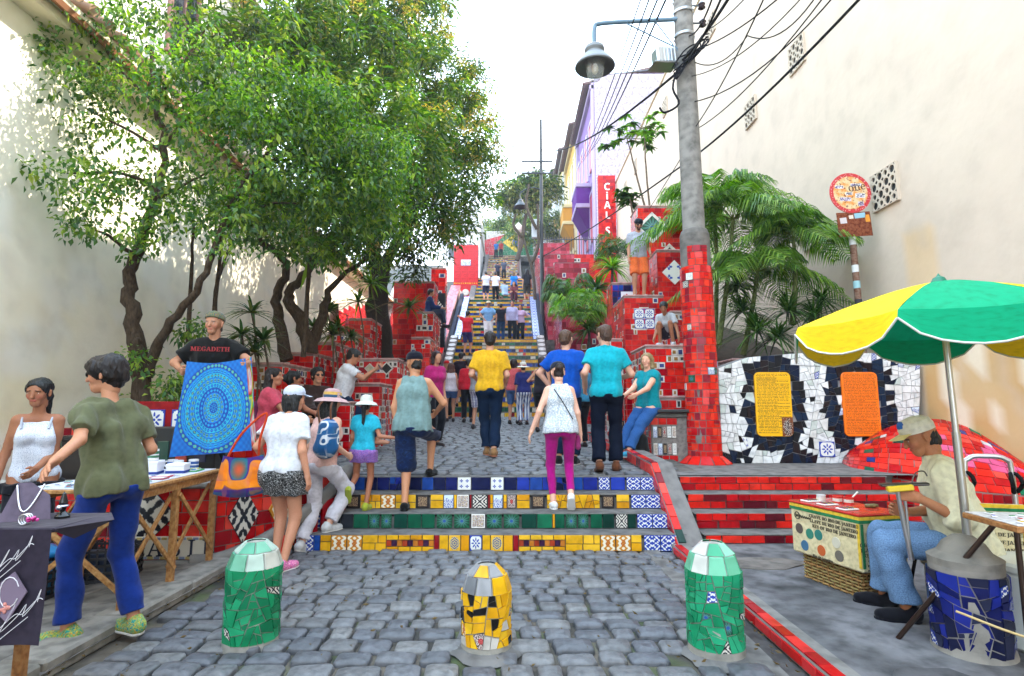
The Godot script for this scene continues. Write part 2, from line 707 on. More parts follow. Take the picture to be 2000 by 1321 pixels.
func print_tex(k: int) -> ImageTexture:  # ornaments and little scenes of glazed picture tiles
	var s := 64
	var im := Image.create(s, s, false, Image.FORMAT_RGB8)
	var white := C8(226, 226, 220)
	var blue := C8(36, 62, 158)
	var fn := FastNoiseLite.new()
	fn.seed = 40 + k
	fn.frequency = 0.07
	for y in s:
		for x in s:
			var u := (x + 0.5) / s * 2.0 - 1.0
			var v := (y + 0.5) / s * 2.0 - 1.0
			var a := absf(u)
			var b := absf(v)
			var r := sqrt(u * u + v * v)
			var t := atan2(v, u)
			var edge := maxf(a, b)
			var c := white
			var wig := fn.get_noise_2d(a * 60.0 + 7.0, b * 60.0)
			match k:
				0:  # blue arabesque of a stair border
					c = two(sin(a * 9.0) * cos(b * 9.0) + 0.6 * sin((a + b) * 13.0) + wig * 0.5, -0.12, blue, white)
				1:  # blue star in a ring
					c = two(cos(t * 8.0) * 0.22 + 0.52 - r, 0.0, blue, white)
					if r < 0.3 + 0.06 * cos(t * 4.0):
						c = white
					if r < 0.14 or edge > 0.92 or (edge > 0.8 and a * b > 0.55):
						c = blue
				2:  # black and white lattice
					c = two(sin(a * 12.0) * sin(b * 12.0) + cos((a - b) * 14.0) * 0.5, 0.1, C8(30, 32, 40), C8(214, 208, 196))
				3:  # dark framed portrait
					c = C8(178, 150, 112).lerp(C8(70, 50, 44), clampf(0.5 + fn.get_noise_2d(x * 2.0, y * 2.0) * 1.6, 0, 1))
					if edge > 0.72:
						c = C8(34, 28, 28)
				4:  # yellow and brown scrolls
					c = two(sin(a * 8.0 + sin(b * 7.0) * 1.6) + wig, 0.15, C8(198, 128, 30), C8(232, 222, 198))
					if r < 0.4 and sin(r * 30.0 + t * 2.0) > 0.2:
						c = C8(168, 70, 34)
				5:  # green fan
					c = C8(22, 92, 62).lerp(C8(100, 150, 150), clampf(1.2 - r * 1.3, 0, 1))
					if sin(t * 14.0) > 0.2 and r > 0.25:
						c = c.darkened(0.4)
					if r < 0.22:
						c = C8(40, 80, 150)
				6:  # blue landscape
					c = white.lerp(blue, clampf(fn.get_noise_2d(x * 1.2, y * 3.0) * 2.2 + 0.25, 0, 0.9))
					if v < -0.4 + 0.15 * sin(u * 5.0):
						c = C8(210, 224, 232)
				7:  # little figures in many colours
					var q := fn.get_noise_2d(x * 2.6, y * 2.6)
					c = C8(224, 220, 208)
					if q > 0.12:
						c = C8(190, 120, 40)
					if q > 0.3:
						c = C8(60, 90, 60)
					if q < -0.25:
						c = C8(60, 60, 130)
					if edge > 0.86:
						c = C8(236, 232, 224)
				8:  # print with lines of small writing
					c = white
					if edge < 0.8 and sin(v * 24.0) > 0.1 and fn.get_noise_2d(x * 6.0, y * 0.6) > -0.05:
						c = C8(70, 70, 80)
				9:  # rosette of rings
					c = two(sin(r * 22.0 + cos(t * 6.0) * 1.4), 0.0, C8(44, 66, 130), C8(220, 196, 120))
					if r > 0.86:
						c = C8(232, 176, 44)
				10:  # red and black mask
					c = two(fn.get_noise_2d(a * 80.0, y * 2.4), 0.05, C8(40, 24, 30), C8(210, 190, 180))
					if r < 0.35:
						c = c.lerp(C8(180, 40, 40), 0.7)
				11:  # four blue flowers on white
					var d := Vector2(a - 0.45, b - 0.45)
					c = two(0.2 + 0.07 * cos(atan2(d.y, d.x) * 4.0) - d.length(), 0.0, blue, white)
					if d.length() < 0.06:
						c = white
			im.set_pixel(x, y, c)
	return ImageTexture.create_from_image(im)


# ---------------------------------------------------------------- pieces
func tile_mat(c: Color) -> StandardMaterial3D:  # a glazed tile in one plain colour (sRGB)
	var key := "glaze_" + c.to_html(false)
	if not mats.has(key):
		var m: StandardMaterial3D = mats.glaze.duplicate()
		m.vertex_color_use_as_albedo = false
		m.albedo_color = c
		mats[key] = m
	return mats[key]


func unit_tile(variant := 0) -> ArrayMesh:  # one unit on a side; its front, at z = 1, carries the print
	var key := "unit_tile_%d" % variant
	if not shared.has(key):
		var r := RandomNumberGenerator.new()
		r.seed = 5 + variant
		var g := Geo.new()
		var j := 0.0 if variant == 0 else 0.06
		var poly := PackedVector2Array()
		for p in [Vector2(-0.5, -0.5), Vector2(0.5, -0.5), Vector2(0.5, 0.5), Vector2(-0.5, 0.5)]:
			poly.append(p * 0.97 + Vector2(r.randf_range(-j, j), r.randf_range(-j, j)) * 0.5)
		g.slab(poly, Transform3D(), 1.0, 0.02)
		shared[key] = g.mesh()
	return shared[key]


const REDS := [[208, 24, 22], [226, 36, 24], [188, 16, 24], [160, 12, 24], [232, 50, 36], [198, 20, 28], [216, 30, 24], [236, 72, 58], [128, 12, 28], [214, 46, 48]]
const YELLOWS := [[238, 178, 30], [228, 164, 24], [244, 190, 48], [222, 152, 20]]
const BLUES := [[28, 44, 140], [38, 62, 168], [20, 30, 100], [30, 74, 160], [16, 24, 70]]
const GREENS := [[14, 88, 62], [10, 66, 52], [24, 110, 76], [12, 54, 44]]


func pick(list: Array) -> Color:
	var q: Array = list[rng.randi() % list.size()]
	return C8(q[0], q[1], q[2])


# A run of tiles on a flat face. o is the lower left corner seen from outside, u and v the face's right and up.
# Tiles are parts of their own while budget lasts; beyond, they join one mesh.
func tile_face(parent: Node3D, o: Vector3, u: Vector3, v: Vector3, w: float, h: float, tw: float, th: float, palette: Array, prints: Array, share := 0.0, budget := 9999, big := 1.0) -> void:
	var nrm := u.cross(v).normalized()
	var basis := Basis(u, v, nrm)
	var y := 0.0
	var rest := Geo.new()
	var rows := maxi(1, roundi(h / th))
	var rh := h / rows
	for r in rows:
		var x := 0.0
		while x < w - 0.002:
			var cw := tw * rng.randf_range(0.65, 1.5)
			var print_it := prints.size() > 0 and rng.randf() < share
			if print_it:
				cw = minf(rh * big, tw * 1.3) * rng.randf_range(0.6, 1.0)
			if w - x - cw < tw * 0.5:
				cw = w - x
			var ch := rh
			var mid := o + u * (x + cw * 0.5) + v * (y + rh * 0.5)
			x += cw
			var tw2 := cw - 0.006
			var th2 := ch - 0.006
			var proud := rng.randf_range(0.006, 0.012)
			var tone := pick(palette)
			if budget > 0:
				budget -= 1
				var xf := Transform3D(basis * Basis.from_euler(Vector3(rng.randf_range(-0.02, 0.02), rng.randf_range(-0.02, 0.02), rng.randf_range(-0.015, 0.015))), mid)
				xf.basis = xf.basis * Basis.from_scale(Vector3(tw2, th2, proud))
				if print_it:
					part("picture_tile", unit_tile(0), mats["print_%d" % prints[rng.randi() % prints.size()]], parent, xf)
				else:
					part("tile", unit_tile(rng.randi() % 4), tile_mat(tone), parent, xf)
			else:
				rest.col = (C8(222, 214, 204) if print_it else tone).srgb_to_linear()
				rest.box(Transform3D(basis, mid + nrm * proud * 0.4), Vector3(tw2, th2, proud), 0.0)
				if print_it:
					rest.col = [C8(60, 70, 120), C8(60, 50, 50), C8(150, 110, 60)][rng.randi() % 3].srgb_to_linear()
					rest.box(Transform3D(basis, mid + nrm * proud * 0.95), Vector3(tw2 * rng.randf_range(0.4, 0.8), th2 * rng.randf_range(0.5, 0.8), proud * 0.3), 0.0)
		y += rh
	if rest.v.size():
		part("tiles", rest.mesh(), mats.glaze, parent).set_meta("kind", "stuff")


# one tile by itself: middle, facing, size
func tile_at(parent: Node, called: String, p: Vector3, basis: Basis, w: float, h: float, mat: Material, proud := 0.012) -> MeshInstance3D:
	return part(called, unit_tile(0), mat, parent, Transform3D(basis * Basis.from_scale(Vector3(w, h, proud)), p))


# a broken-tile mosaic: a convex outline cut into shards by random lines
func shatter(poly: PackedVector2Array, smallest: float, r: RandomNumberGenerator, out: Array) -> void:
	var area := 0.0
	for i in poly.size():
		area += poly[i].cross(poly[(i + 1) % poly.size()]) * 0.5
	if absf(area) < smallest * r.randf_range(0.6, 2.0) or poly.size() > 12:
		out.append(poly)
		return
	var lo := poly[0]
	var hi := poly[0]
	var mid := Vector2.ZERO
	for p in poly:
		lo = lo.min(p)
		hi = hi.max(p)
		mid += p / poly.size()
	var d := hi - lo
	var ang := (0.0 if d.x < d.y else PI / 2) + r.randf_range(-0.45, 0.45)
	var nrm := Vector2(-sin(ang), cos(ang))
	var c := nrm.dot(mid) + r.randf_range(-0.12, 0.12) * minf(d.x, d.y)
	for side in [1.0, -1.0]:
		var half := PackedVector2Array()
		for i in poly.size():
			var p := poly[i]
			var q := poly[(i + 1) % poly.size()]
			var dp: float = (nrm.dot(p) - c) * side
			var dq: float = (nrm.dot(q) - c) * side
			if dp >= 0:
				half.append(p)
			if (dp > 0) != (dq > 0) and absf(dp - dq) > 1e-9:
				half.append(p.lerp(q, dp / (dp - dq)))
		if half.size() >= 3:
			shatter(half, smallest, r, out)


func shrink(poly: PackedVector2Array, by: float) -> PackedVector2Array:
	var mid := Vector2.ZERO
	for p in poly:
		mid += p / poly.size()
	var out := PackedVector2Array()
	for p in poly:
		out.append(p + (mid - p).normalized() * minf(by, p.distance_to(mid) * 0.35))
	return out


# ---------------------------------------------------------------- the lie of the land
const RISER_Z := [-5.86, -6.13, -6.40, -6.67]
const RISER_Y := [0.0, 0.168, 0.326, 0.485, 0.642]
const FLIGHTS := [[17.5, 22.95, 1.18, 4.25, 19, -2.2, 1.0], [24.0, 29.0, 4.25, 7.07, 17, -2.2, 0.9], [30.2, 34.5, 7.07, 9.5, 15, -2.1, 1.2], [42.0, 53.0, 9.9, 16.1, 38, -2.2, 0.5]]


func plaza_y(d: float) -> float:
	return 0.642 + 0.05 * (d - 6.67)


func hill_y(d: float) -> float:  # height of the stair's middle at a distance up the street
	if d < 5.86:
		return 0.0
	if d < 6.67:
		return 0.642 * (d - 5.86) / 0.81
	if d < 17.5:
		return plaza_y(d)
	var last := 1.18
	for f in FLIGHTS:
		if d < f[0]:
			return lerpf(last, f[2], 0.5)
		if d < f[1]:
			return f[2] + (f[3] - f[2]) * (floorf((d - f[0]) / (f[1] - f[0]) * f[4]) + 1.0) / f[4]
		last = f[3]
	return last + (d - 53.0) * 0.22


# a wall in the plane x = wx, as a fine sheet whose paint varies
func paint_wall(wx: float, zs: Array, ys: Array, facing: float, tone: Callable) -> ArrayMesh:
	var g := Geo.new()
	var pts := []
	var cols := PackedColorArray()
	var zz := zs.duplicate()
	if facing > 0:
		zz.reverse()
	for y in ys:
		for z in zz:
			pts.append(V(wx + noise.get_noise_2d(z * 0.35, y * 0.35) * 0.02, y, z))
			cols.append(tone.call(y, -z))
	g.sheet(pts, zz.size(), true, cols)
	return g.mesh()


func steps_of(a: float, b: float, step: float) -> Array:
	var out := []
	var n := maxi(1, roundi((b - a) / step))
	for i in n + 1:
		out.append(lerpf(a, b, float(i) / n))
	return out


func build_setting() -> void:
	# the ground: one sheet that climbs with the hill
	var g := Geo.new()
	g.col = lin(96, 92, 86)
	var pts := []
	var row := 0
	for d in [-220.0, -60.0, 5.8, 6.8, 17.0, 23.0, 29.0, 34.5, 42.0, 53.0, 90.0, 160.0, 320.0]:
		row = 0
		for x in [-260.0, -60.0, -12.0, 12.0, 60.0, 260.0]:
			pts.append(V(x, (-0.06 if d <= 5.8 else hill_y(minf(d, 53.0)) - 0.9 + maxf(d - 53.0, 0.0) * 0.16), -d))
			row += 1
	g.sheet(pts, row)
	struct("ground", g.mesh(), mats.concrete)
	build_street()
	build_front_steps()
	build_plaza()
	build_flights()
	build_pavements()


func stone_mesh(variant: int) -> ArrayMesh:  # a worn granite sett, one unit on a side, top at y = 0
	var key := "sett_%d" % variant
	if shared.has(key):
		return shared[key]
	var r := RandomNumberGenerator.new()
	r.seed = 90 + variant
	var g := Geo.new()
	var rim := []
	for k in 12:
		var a := TAU * (k + 0.5) / 12.0
		var c := P(signf(cos(a)) * pow(absf(cos(a)), 0.3), signf(sin(a)) * pow(absf(sin(a)), 0.3)) * 0.5
		rim.append(c * r.randf_range(0.9, 1.02))
	var pts := []
	for ring in [[1.0, -1.0], [1.0, -0.42], [0.97, -0.2], [0.9, -0.05], [0.5, 0.03]]:
		for k in 13:
			var c: Vector2 = rim[k % 12]
			pts.append(V(c.x * ring[0], ring[1] + r.randf_range(-0.05, 0.05) * (1.0 if ring[0] < 0.9 and k < 12 else 0.0), -c.y * ring[0]))
	for ring in 5:
		pts[ring * 13 + 12] = pts[ring * 13]
	g.sheet(pts, 13)
	var top := []
	for k in 12:
		top.append(pts[4 * 13 + k])
	g.face(top, V(0, -1, 0))
	shared[key] = g.mesh()
	return shared[key]


func stone_mat(k: int) -> StandardMaterial3D:
	var key := "sett_mat_%d" % k
	if not mats.has(key):
		var m: StandardMaterial3D = mats.stone.duplicate()
		m.vertex_color_use_as_albedo = false
		m.albedo_color = [C8(102, 103, 107), C8(111, 111, 113), C8(90, 92, 97), C8(120, 119, 118), C8(104, 104, 105), C8(95, 97, 103)][k]
		mats[key] = m
	return mats[key]


func street_y(x: float) -> float:  # the crown of the roadway
	return 0.035 * (1.0 - pow((x + 0.5) / 2.2, 2.0))


func build_street() -> void:
	var g := Geo.new()
	var pts := []
	var cols := PackedColorArray()
	var xs := steps_of(-2.5, 1.5, 0.12)
	var zs := steps_of(-5.87, -1.0, 0.12)
	zs.append(6.0)
	zs.append(60.0)
	zs.reverse()
	for z in zs:
		for x in xs:
			var m := noise.get_noise_2d(x * 1.4, z * 1.4)
			pts.append(V(x, street_y(x) - 0.024, z))
			var c := lin(104, 96, 84).lerp(lin(66, 62, 58), clampf(0.5 + m * 1.5, 0, 1))
			cols.append(c.lerp(lin(82, 98, 56), 0.75) if noise.get_noise_2d(x * 3.0 + 40.0, z * 3.0) > 0.33 else c)
	g.sheet(pts, xs.size(), true, cols)
	var street := struct("street", g.mesh(), mats.concrete)
	var z := -5.80
	var rest := []
	var tints := PackedColorArray()
	var count := 0
	while z < -0.3:
		var deep := rng.randf_range(0.145, 0.185)
		var x := -2.44 + rng.randf_range(0.0, 0.16)
		while x < 1.32 - minf(z + 3.3, 0.0) * 0.1:
			var w := rng.randf_range(0.14, 0.27)
			var cx := x + w * 0.5
			x += w
			var cz := z + deep * 0.5 + 0.10 * (1.0 - pow((cx + 0.5) / 2.2, 2.0)) - 0.06 + rng.randf_range(-0.01, 0.01)
			if cz < -5.83 or cx > 1.62:
				continue
			if P(cx + 0.15, (cz + 3.42) * 1.2).length() < 0.2 and rng.randf() < 0.85:
				continue
			if P(cx - 1.16, (cz + 3.4) * 1.2).length() < 0.2:
				continue
			var dip := rng.randf_range(-0.016, 0.006)
			var xf := Transform3D(Basis.from_euler(V(rng.randf_range(-0.05, 0.05), rng.randf_range(-0.07, 0.07), rng.randf_range(-0.04, 0.04))) * Basis.from_scale(V(w - 0.01, 0.085, deep - 0.012)), V(cx, street_y(cx) + 0.016 + dip, cz))
			if cz < -2.7 and cz > -5.1 and count < 300:
				count += 1
				part("cobblestone", stone_mesh(rng.randi() % 6), stone_mat(rng.randi() % 6), street, xf)
			else:
				rest.append(xf)
		z += deep
	copies("cobblestones", stone_mesh(1), stone_mat(0), rest, tints, street)
	# worn mortar patches round two of the bollards
	for q in [[-0.147, -3.44, 0.22], [1.19, -3.42, 0.22]]:
		var m := Geo.new()
		m.col = lin(122, 120, 117)
		var ring := []
		for k in 20:
			var a := TAU * k / 20.0
			ring.append(P(cos(a), sin(a)) * q[2] * (1.0 + 0.16 * sin(a * 3.0 + q[0]) + rng.randf_range(-0.06, 0.06)))
		var pp := []
		for s in [[1.0, -0.014], [0.9, 0.002], [0.7, 0.01], [0.03, 0.012]]:
			for k in 21:
				var c: Vector2 = ring[k % 20]
				pp.append(V(q[0] + c.x * s[0], street_y(q[0] + c.x * s[0]) + s[1], q[1] - c.y * s[0] * 0.8))
		m.sheet(pp, 21)
		part("mortar_patch", m.mesh(), mats.concrete, street)


# one run of riser tiles: [kind, from, to] in metres along x
func riser_row(parent: Node3D, z: float, y0: float, y1: float, runs: Array, k: float) -> void:
	var basis := Basis()
	var h := y1 - y0
	for q in runs:
		var x0: float = (q[1] - 1000.0) * k
		var x1: float = (q[2] - 1000.0) * k
		var w := x1 - x0
		var mid := V((x0 + x1) * 0.5, (y0 + y1) * 0.5, z)
		match q[0]:
			"yellow", "blue", "green", "red", "dark":
				var pal: Array = {"yellow": YELLOWS, "blue": BLUES, "green": GREENS, "red": [[150, 24, 34]], "dark": [[26, 28, 32], [40, 44, 50]]}[q[0]]
				var n := maxi(1, roundi(w / 0.15))
				for i in n:
					tile_at(parent, "tile", mid + V((i + 0.5 - n * 0.5) * w / n, 0, 0), basis, w / n - 0.006, h - 0.006, tile_mat(pick(pal)))
			"yellow2":
				var cut := rng.randf_range(0.35, 0.6)
				for lay in [[0.0, cut], [cut, 1.0]]:
					var x := 0.0
					while x < w - 0.01:
						var cw := minf(rng.randf_range(0.09, 0.2), w - x)
						if w - x - cw < 0.05:
							cw = w - x
						tile_at(parent, "tile", V(x0 + x + cw * 0.5, y0 + h * (lay[0] + lay[1]) * 0.5, z), basis, cw - 0.006, h * (lay[1] - lay[0]) - 0.006, tile_mat(pick(YELLOWS)))
						x += cw
			"shards", "blueshards":
				var out := []
				shatter(PackedVector2Array([P(x0, y0), P(x1, y0), P(x1, y1), P(x0, y1)]), 0.006, rng, out)
				for poly in out:
					var gg := Geo.new()
					gg.slab(shrink(poly, 0.005), at(V(0, 0, z)), 0.011, 0.002)
					part("tile_shard", gg.mesh(), tile_mat(pick(YELLOWS if q[0] == "shards" else BLUES)), parent)
			"strip":
				for lay in [[0.0, 0.3], [0.7, 1.0]]:
					var n := 4
					for i in n:
						tile_at(parent, "tile", V(x0 + (i + 0.5) * w / n, y0 + h * (lay[0] + lay[1]) * 0.5, z), basis, w / n - 0.006, h * 0.3 - 0.005, tile_mat(pick(YELLOWS)))
				for i in 9:
					tile_at(parent, "tile", V(x0 + (i + 0.5) * w / 9.0, y0 + h * 0.5 , z), basis, w / 9.0 - 0.004, h * 0.34, tile_mat([C8(170, 60, 30), C8(60, 30, 60), C8(200, 120, 40)][i % 3]))
			"azul":
				var n := maxi(1, roundi(w / h))
				for i in n:
					tile_at(parent, "picture_tile", mid + V((i + 0.5 - n * 0.5) * w / n, 0, 0), basis, w / n - 0.003, h - 0.004, mats.print_0)
			_:
				tile_at(parent, "picture_tile", mid, basis, w - 0.006, h - 0.006, mats["print_%d" % int(q[0])])


func build_front_steps() -> void:
	var g := Geo.new()
	g.col = lin(118, 114, 110)
	for i in 4:
		var top: float = RISER_Y[i + 1]
		var z: float = RISER_Z[i]
		g.box(at(V(-0.2, top * 0.5 - 0.02, (z - 7.0) * 0.5 - 0.012)), V(3.92 - i * 0.05, top - 0.04, -(-7.0 - z) - 0.024))
	var steps := struct("front_steps", g.mesh(), mats.concrete)
	for i in 4:  # each tread a worn slab
		var t := Geo.new()
		t.col = lin(112, 110, 107)
		var z: float = RISER_Z[i]
		var back := 0.31 if i < 3 else 0.12
		t.box(at(V(-0.2, RISER_Y[i + 1] - 0.008, z - back * 0.5 - 0.001)), V(3.92 - i * 0.05, 0.018, back), 0.006)
		part("tread", t.mesh(), mats.concrete, steps)
	var k := 5.65 / 1100.0
	riser_row(steps, RISER_Z[0], 0.004, 0.163, [["azul", 579, 614], ["blue", 614, 626], ["yellow2", 626, 647], ["4", 647, 678], ["4", 678, 708], ["yellow2", 708, 755], ["strip", 755, 848], ["red", 848, 858], ["yellow", 858, 876], ["9", 876, 900], ["yellow", 900, 917], ["1", 917, 942], ["yellow", 942, 958], ["9", 958, 983], ["yellow", 983, 1002], ["red", 1002, 1013], ["strip", 1013, 1104], ["yellow2", 1104, 1172], ["4", 1172, 1202], ["4", 1202, 1232], ["yellow2", 1232, 1253], ["azul", 1257, 1322], ["dark", 1322, 1336]], k)
	k = 5.93 / 1100.0
	riser_row(steps, RISER_Z[1], 0.172, 0.322, [["azul", 590, 626], ["dark", 640, 690], ["green", 690, 720], ["5", 720, 742], ["5", 744, 766], ["green", 769, 850], ["5", 852, 884], ["5", 886, 918], ["7", 920, 948], ["5", 950, 981], ["5", 983, 1015], ["green", 1018, 1079], ["yellow", 1079, 1084], ["green", 1084, 1103], ["5", 1104, 1127], ["5", 1128, 1150], ["green", 1153, 1200], ["2", 1202, 1226], ["green", 1226, 1242], ["azul", 1244, 1304], ["dark", 1304, 1320]], k)
	k = 6.2 / 1100.0
	riser_row(steps, RISER_Z[2], 0.33, 0.48, [["azul", 597, 628], ["dark", 640, 657], ["yellow2", 657, 675], ["3", 675, 703], ["yellow2", 703, 743], ["4", 743, 772], ["yellow2", 772, 812], ["3", 812, 838], ["yellow2", 840, 866], ["6", 866, 886], ["yellow", 886, 892], ["7", 892, 916], ["red", 917, 921], ["2", 922, 952], ["red", 953, 957], ["yellow2", 957, 963], ["6", 963, 982], ["yellow2", 983, 990], ["10", 990, 1008], ["yellow2", 1009, 1035], ["3", 1037, 1065], ["shards", 1068, 1172], ["3", 1175, 1201], ["yellow2", 1204, 1230], ["azul", 1233, 1291], ["dark", 1291, 1304]], k)
	k = 6.48 / 1100.0
	riser_row(steps, RISER_Z[3], 0.489, 0.637, [["azul", 646, 662], ["blue", 663, 760], ["blueshards", 760, 800], ["blue", 800, 893], ["11", 893, 920], ["blue", 920, 958], ["11", 958, 984], ["blue", 984, 1060], ["blueshards", 1060, 1110], ["blue", 1110, 1168], ["0", 1169, 1192], ["blue", 1193, 1222], ["azul", 1224, 1279], ["dark", 1279, 1292]], k)
	# the red steps to the right
	var rg := Geo.new()
	rg.col = lin(122, 118, 114)
	for i in 4:
		var top: float = RISER_Y[i + 1]
		var z: float = RISER_Z[i]
		var x0 := 1.92 if i == 3 else 1.95
		rg.box(at(V((x0 + 4.35) * 0.5, top * 0.5 - 0.02, (z - 7.0) * 0.5 - 0.012)), V(4.35 - x0, top - 0.04, 7.0 + z - 0.024))
	var red := struct("red_steps", rg.mesh(), mats.concrete)
	for i in 4:
		var t := Geo.new()
		t.col = lin(116, 113, 110)
		var z: float = RISER_Z[i]
		var back := 0.31 if i < 3 else 0.12
		t.box(at(V(3.14, RISER_Y[i + 1] - 0.008, z - back * 0.5 - 0.001)), V(2.42, 0.018, back), 0.006)
		part("tread", t.mesh(), mats.concrete, red)
		tile_face(red, V(1.94, RISER_Y[i] + 0.004, z), Vector3.RIGHT, Vector3.UP, 2.38, 0.153, 0.17, 0.076, REDS.slice(0, 7) + [[96, 14, 30], [110, 20, 30]], [0, 1, 6], 0.025, 70)


func build_plaza() -> void:
	var g := Geo.new()
	var pts := []
	var cols := PackedColorArray()
	var xs := steps_of(-3.5, 2.3, 0.2)
	for d in steps_of(6.7, 17.6, 0.25):
		for x in xs:
			pts.append(V(x, plaza_y(d) - 0.015, -d))
			cols.append(lin(112, 106, 98).lerp(lin(88, 86, 84), clampf(0.5 + noise.get_noise_2d(x, d), 0, 1)))
	g.sheet(pts, xs.size(), true, cols)
	var plaza := struct("plaza", g.mesh(), mats.concrete)
	var d := 6.82
	var rest := []
	var tints := PackedColorArray()
	var count := 0
	while d < 17.4:
		var deep := rng.randf_range(0.17, 0.21)
		var x := -2.6 + rng.randf_range(0, 0.15)
		while x < 1.85:
			var w := rng.randf_range(0.17, 0.29)
			var xf := Transform3D(Basis.from_euler(V(rng.randf_range(-0.03, 0.03), rng.randf_range(-0.06, 0.06), rng.randf_range(-0.03, 0.03))) * Basis.from_scale(V(w - 0.014, 0.06, deep - 0.014)), V(x + w * 0.5, plaza_y(d + deep * 0.5) + 0.012 + rng.randf_range(-0.008, 0.004), -d - deep * 0.5))
			x += w
			if count < 240:
				count += 1
				part("cobblestone", stone_mesh(rng.randi() % 6), stone_mat(rng.randi() % 6), plaza, xf)
			else:
				rest.append(xf)
		d += deep
	copies("cobblestones", stone_mesh(2), stone_mat(1), rest, tints, plaza)


func build_flights() -> void:
	var order := [YELLOWS, GREENS, YELLOWS, BLUES, YELLOWS, GREENS, YELLOWS, BLUES]
	for n in 4:
		var f: Array = FLIGHTS[n]
		var g := Geo.new()
		g.col = lin(126, 122, 116)
		var rise: float = (f[3] - f[2]) / f[4]
		var run: float = (f[1] - f[0]) / f[4]
		var tiles := Geo.new()
		for i in f[4]:
			var y: float = f[2] + rise * i
			var z: float = -(f[0] + run * i)
			g.box(at(V((f[5] + f[6]) * 0.5, y + rise - 0.3, z - run * 0.5 - 0.01)), V(f[6] - f[5], 0.6, run - 0.02))
			g.box(at(V((f[5] + f[6]) * 0.5, y + rise - 0.012, z - run * 0.5 + 0.012)), V(f[6] - f[5], 0.03, run + 0.02))
			var x: float = f[5]
			var pal: Array = order[(i + n) % 8]
			while x < f[6] - 0.02:
				var w := minf(rng.randf_range(0.1, 0.22), f[6] - x)
				var tone := pick(pal)
				if rng.randf() < 0.12:
					tone = C8(214, 206, 190)
				elif rng.randf() < 0.06:
					tone = pick(REDS)
				tiles.col = tone.srgb_to_linear()
				tiles.box(at(V(x + w * 0.5, y + rise * 0.42, z + 0.004)), V(w - 0.008, rise * 0.82, 0.014))
				x += w
		# landing above
		var next: float = FLIGHTS[n + 1][0] if n < 3 else 57.0
		var ny: float = FLIGHTS[n + 1][2] if n < 3 else 16.6
		for s in 6:
			var t0: float = lerpf(f[1], next, s / 6.0)
			var t1: float = lerpf(f[1], next, (s + 1) / 6.0)
			var yy: float = lerpf(f[3], ny, s / 6.0)
			g.box(at(V(-0.4, yy - 0.25, -(t0 + t1) * 0.5)), V(5.0, 0.5, t1 - t0))
		var o := struct(["lower_stair", "middle_stair", "upper_stair", "far_stair"][n], g.mesh(), mats.concrete)
		part("riser_tiles", tiles.mesh(), mats.glaze, o).set_meta("kind", "stuff")
		# sloping strings on both sides, faced with patterned tiles
		for side in [-1.0, 1.0]:
			var xin: float = f[5] if side < 0 else f[6]
			var s := Geo.new()
			var wd := 0.32
			s.col = lin(40, 46, 62) if n == 1 else lin(120, 110, 106)
			var a := V(xin + side * wd * 0.5, f[2] + 0.10, -f[0] + 0.1)
			var b := V(xin + side * wd * 0.5, f[3] + 0.16, -f[1])
			var dirn := (b - a)
			var bas := look(dirn)
			s.box(Transform3D(bas, (a + b) * 0.5 - bas.y * 0.2), V(wd, 0.5, dirn.length()), 0.02)
			if n == 1:  # a dark outer kerb
				s.col = lin(34, 42, 58)
				s.box(Transform3D(bas, (a + b) * 0.5 + V(side * 0.25, 0.14, 0) - bas.y * 0.2), V(0.18, 0.6, dirn.length()), 0.02)
			part("string", s.mesh(), mats.concrete, o)
			if n < 2:
				var cnt: int = 15
				for i in cnt:
					var p := a.lerp(b, (i + 0.5) / cnt) + bas.y * 0.052
					var tb := Basis(bas.x, -bas.z, bas.y)
					var m: StandardMaterial3D = mats.print_0 if n == 1 else tile_mat(C8(190, 176, 168))
					if n == 0:
						var oct := PackedVector2Array()
						for kk in 8:
							oct.append(Vector2.from_angle(TAU * (kk + 0.5) / 8.0) * 0.155)
						var og := Geo.new()
						og.slab(oct, Transform3D(tb, p), 0.014, 0.003)
						part("octagon_tile", og.mesh(), m, o)
					else:
						tile_at(o, "picture_tile", p, tb, wd - 0.02, dirn.length() / cnt - 0.01, m)


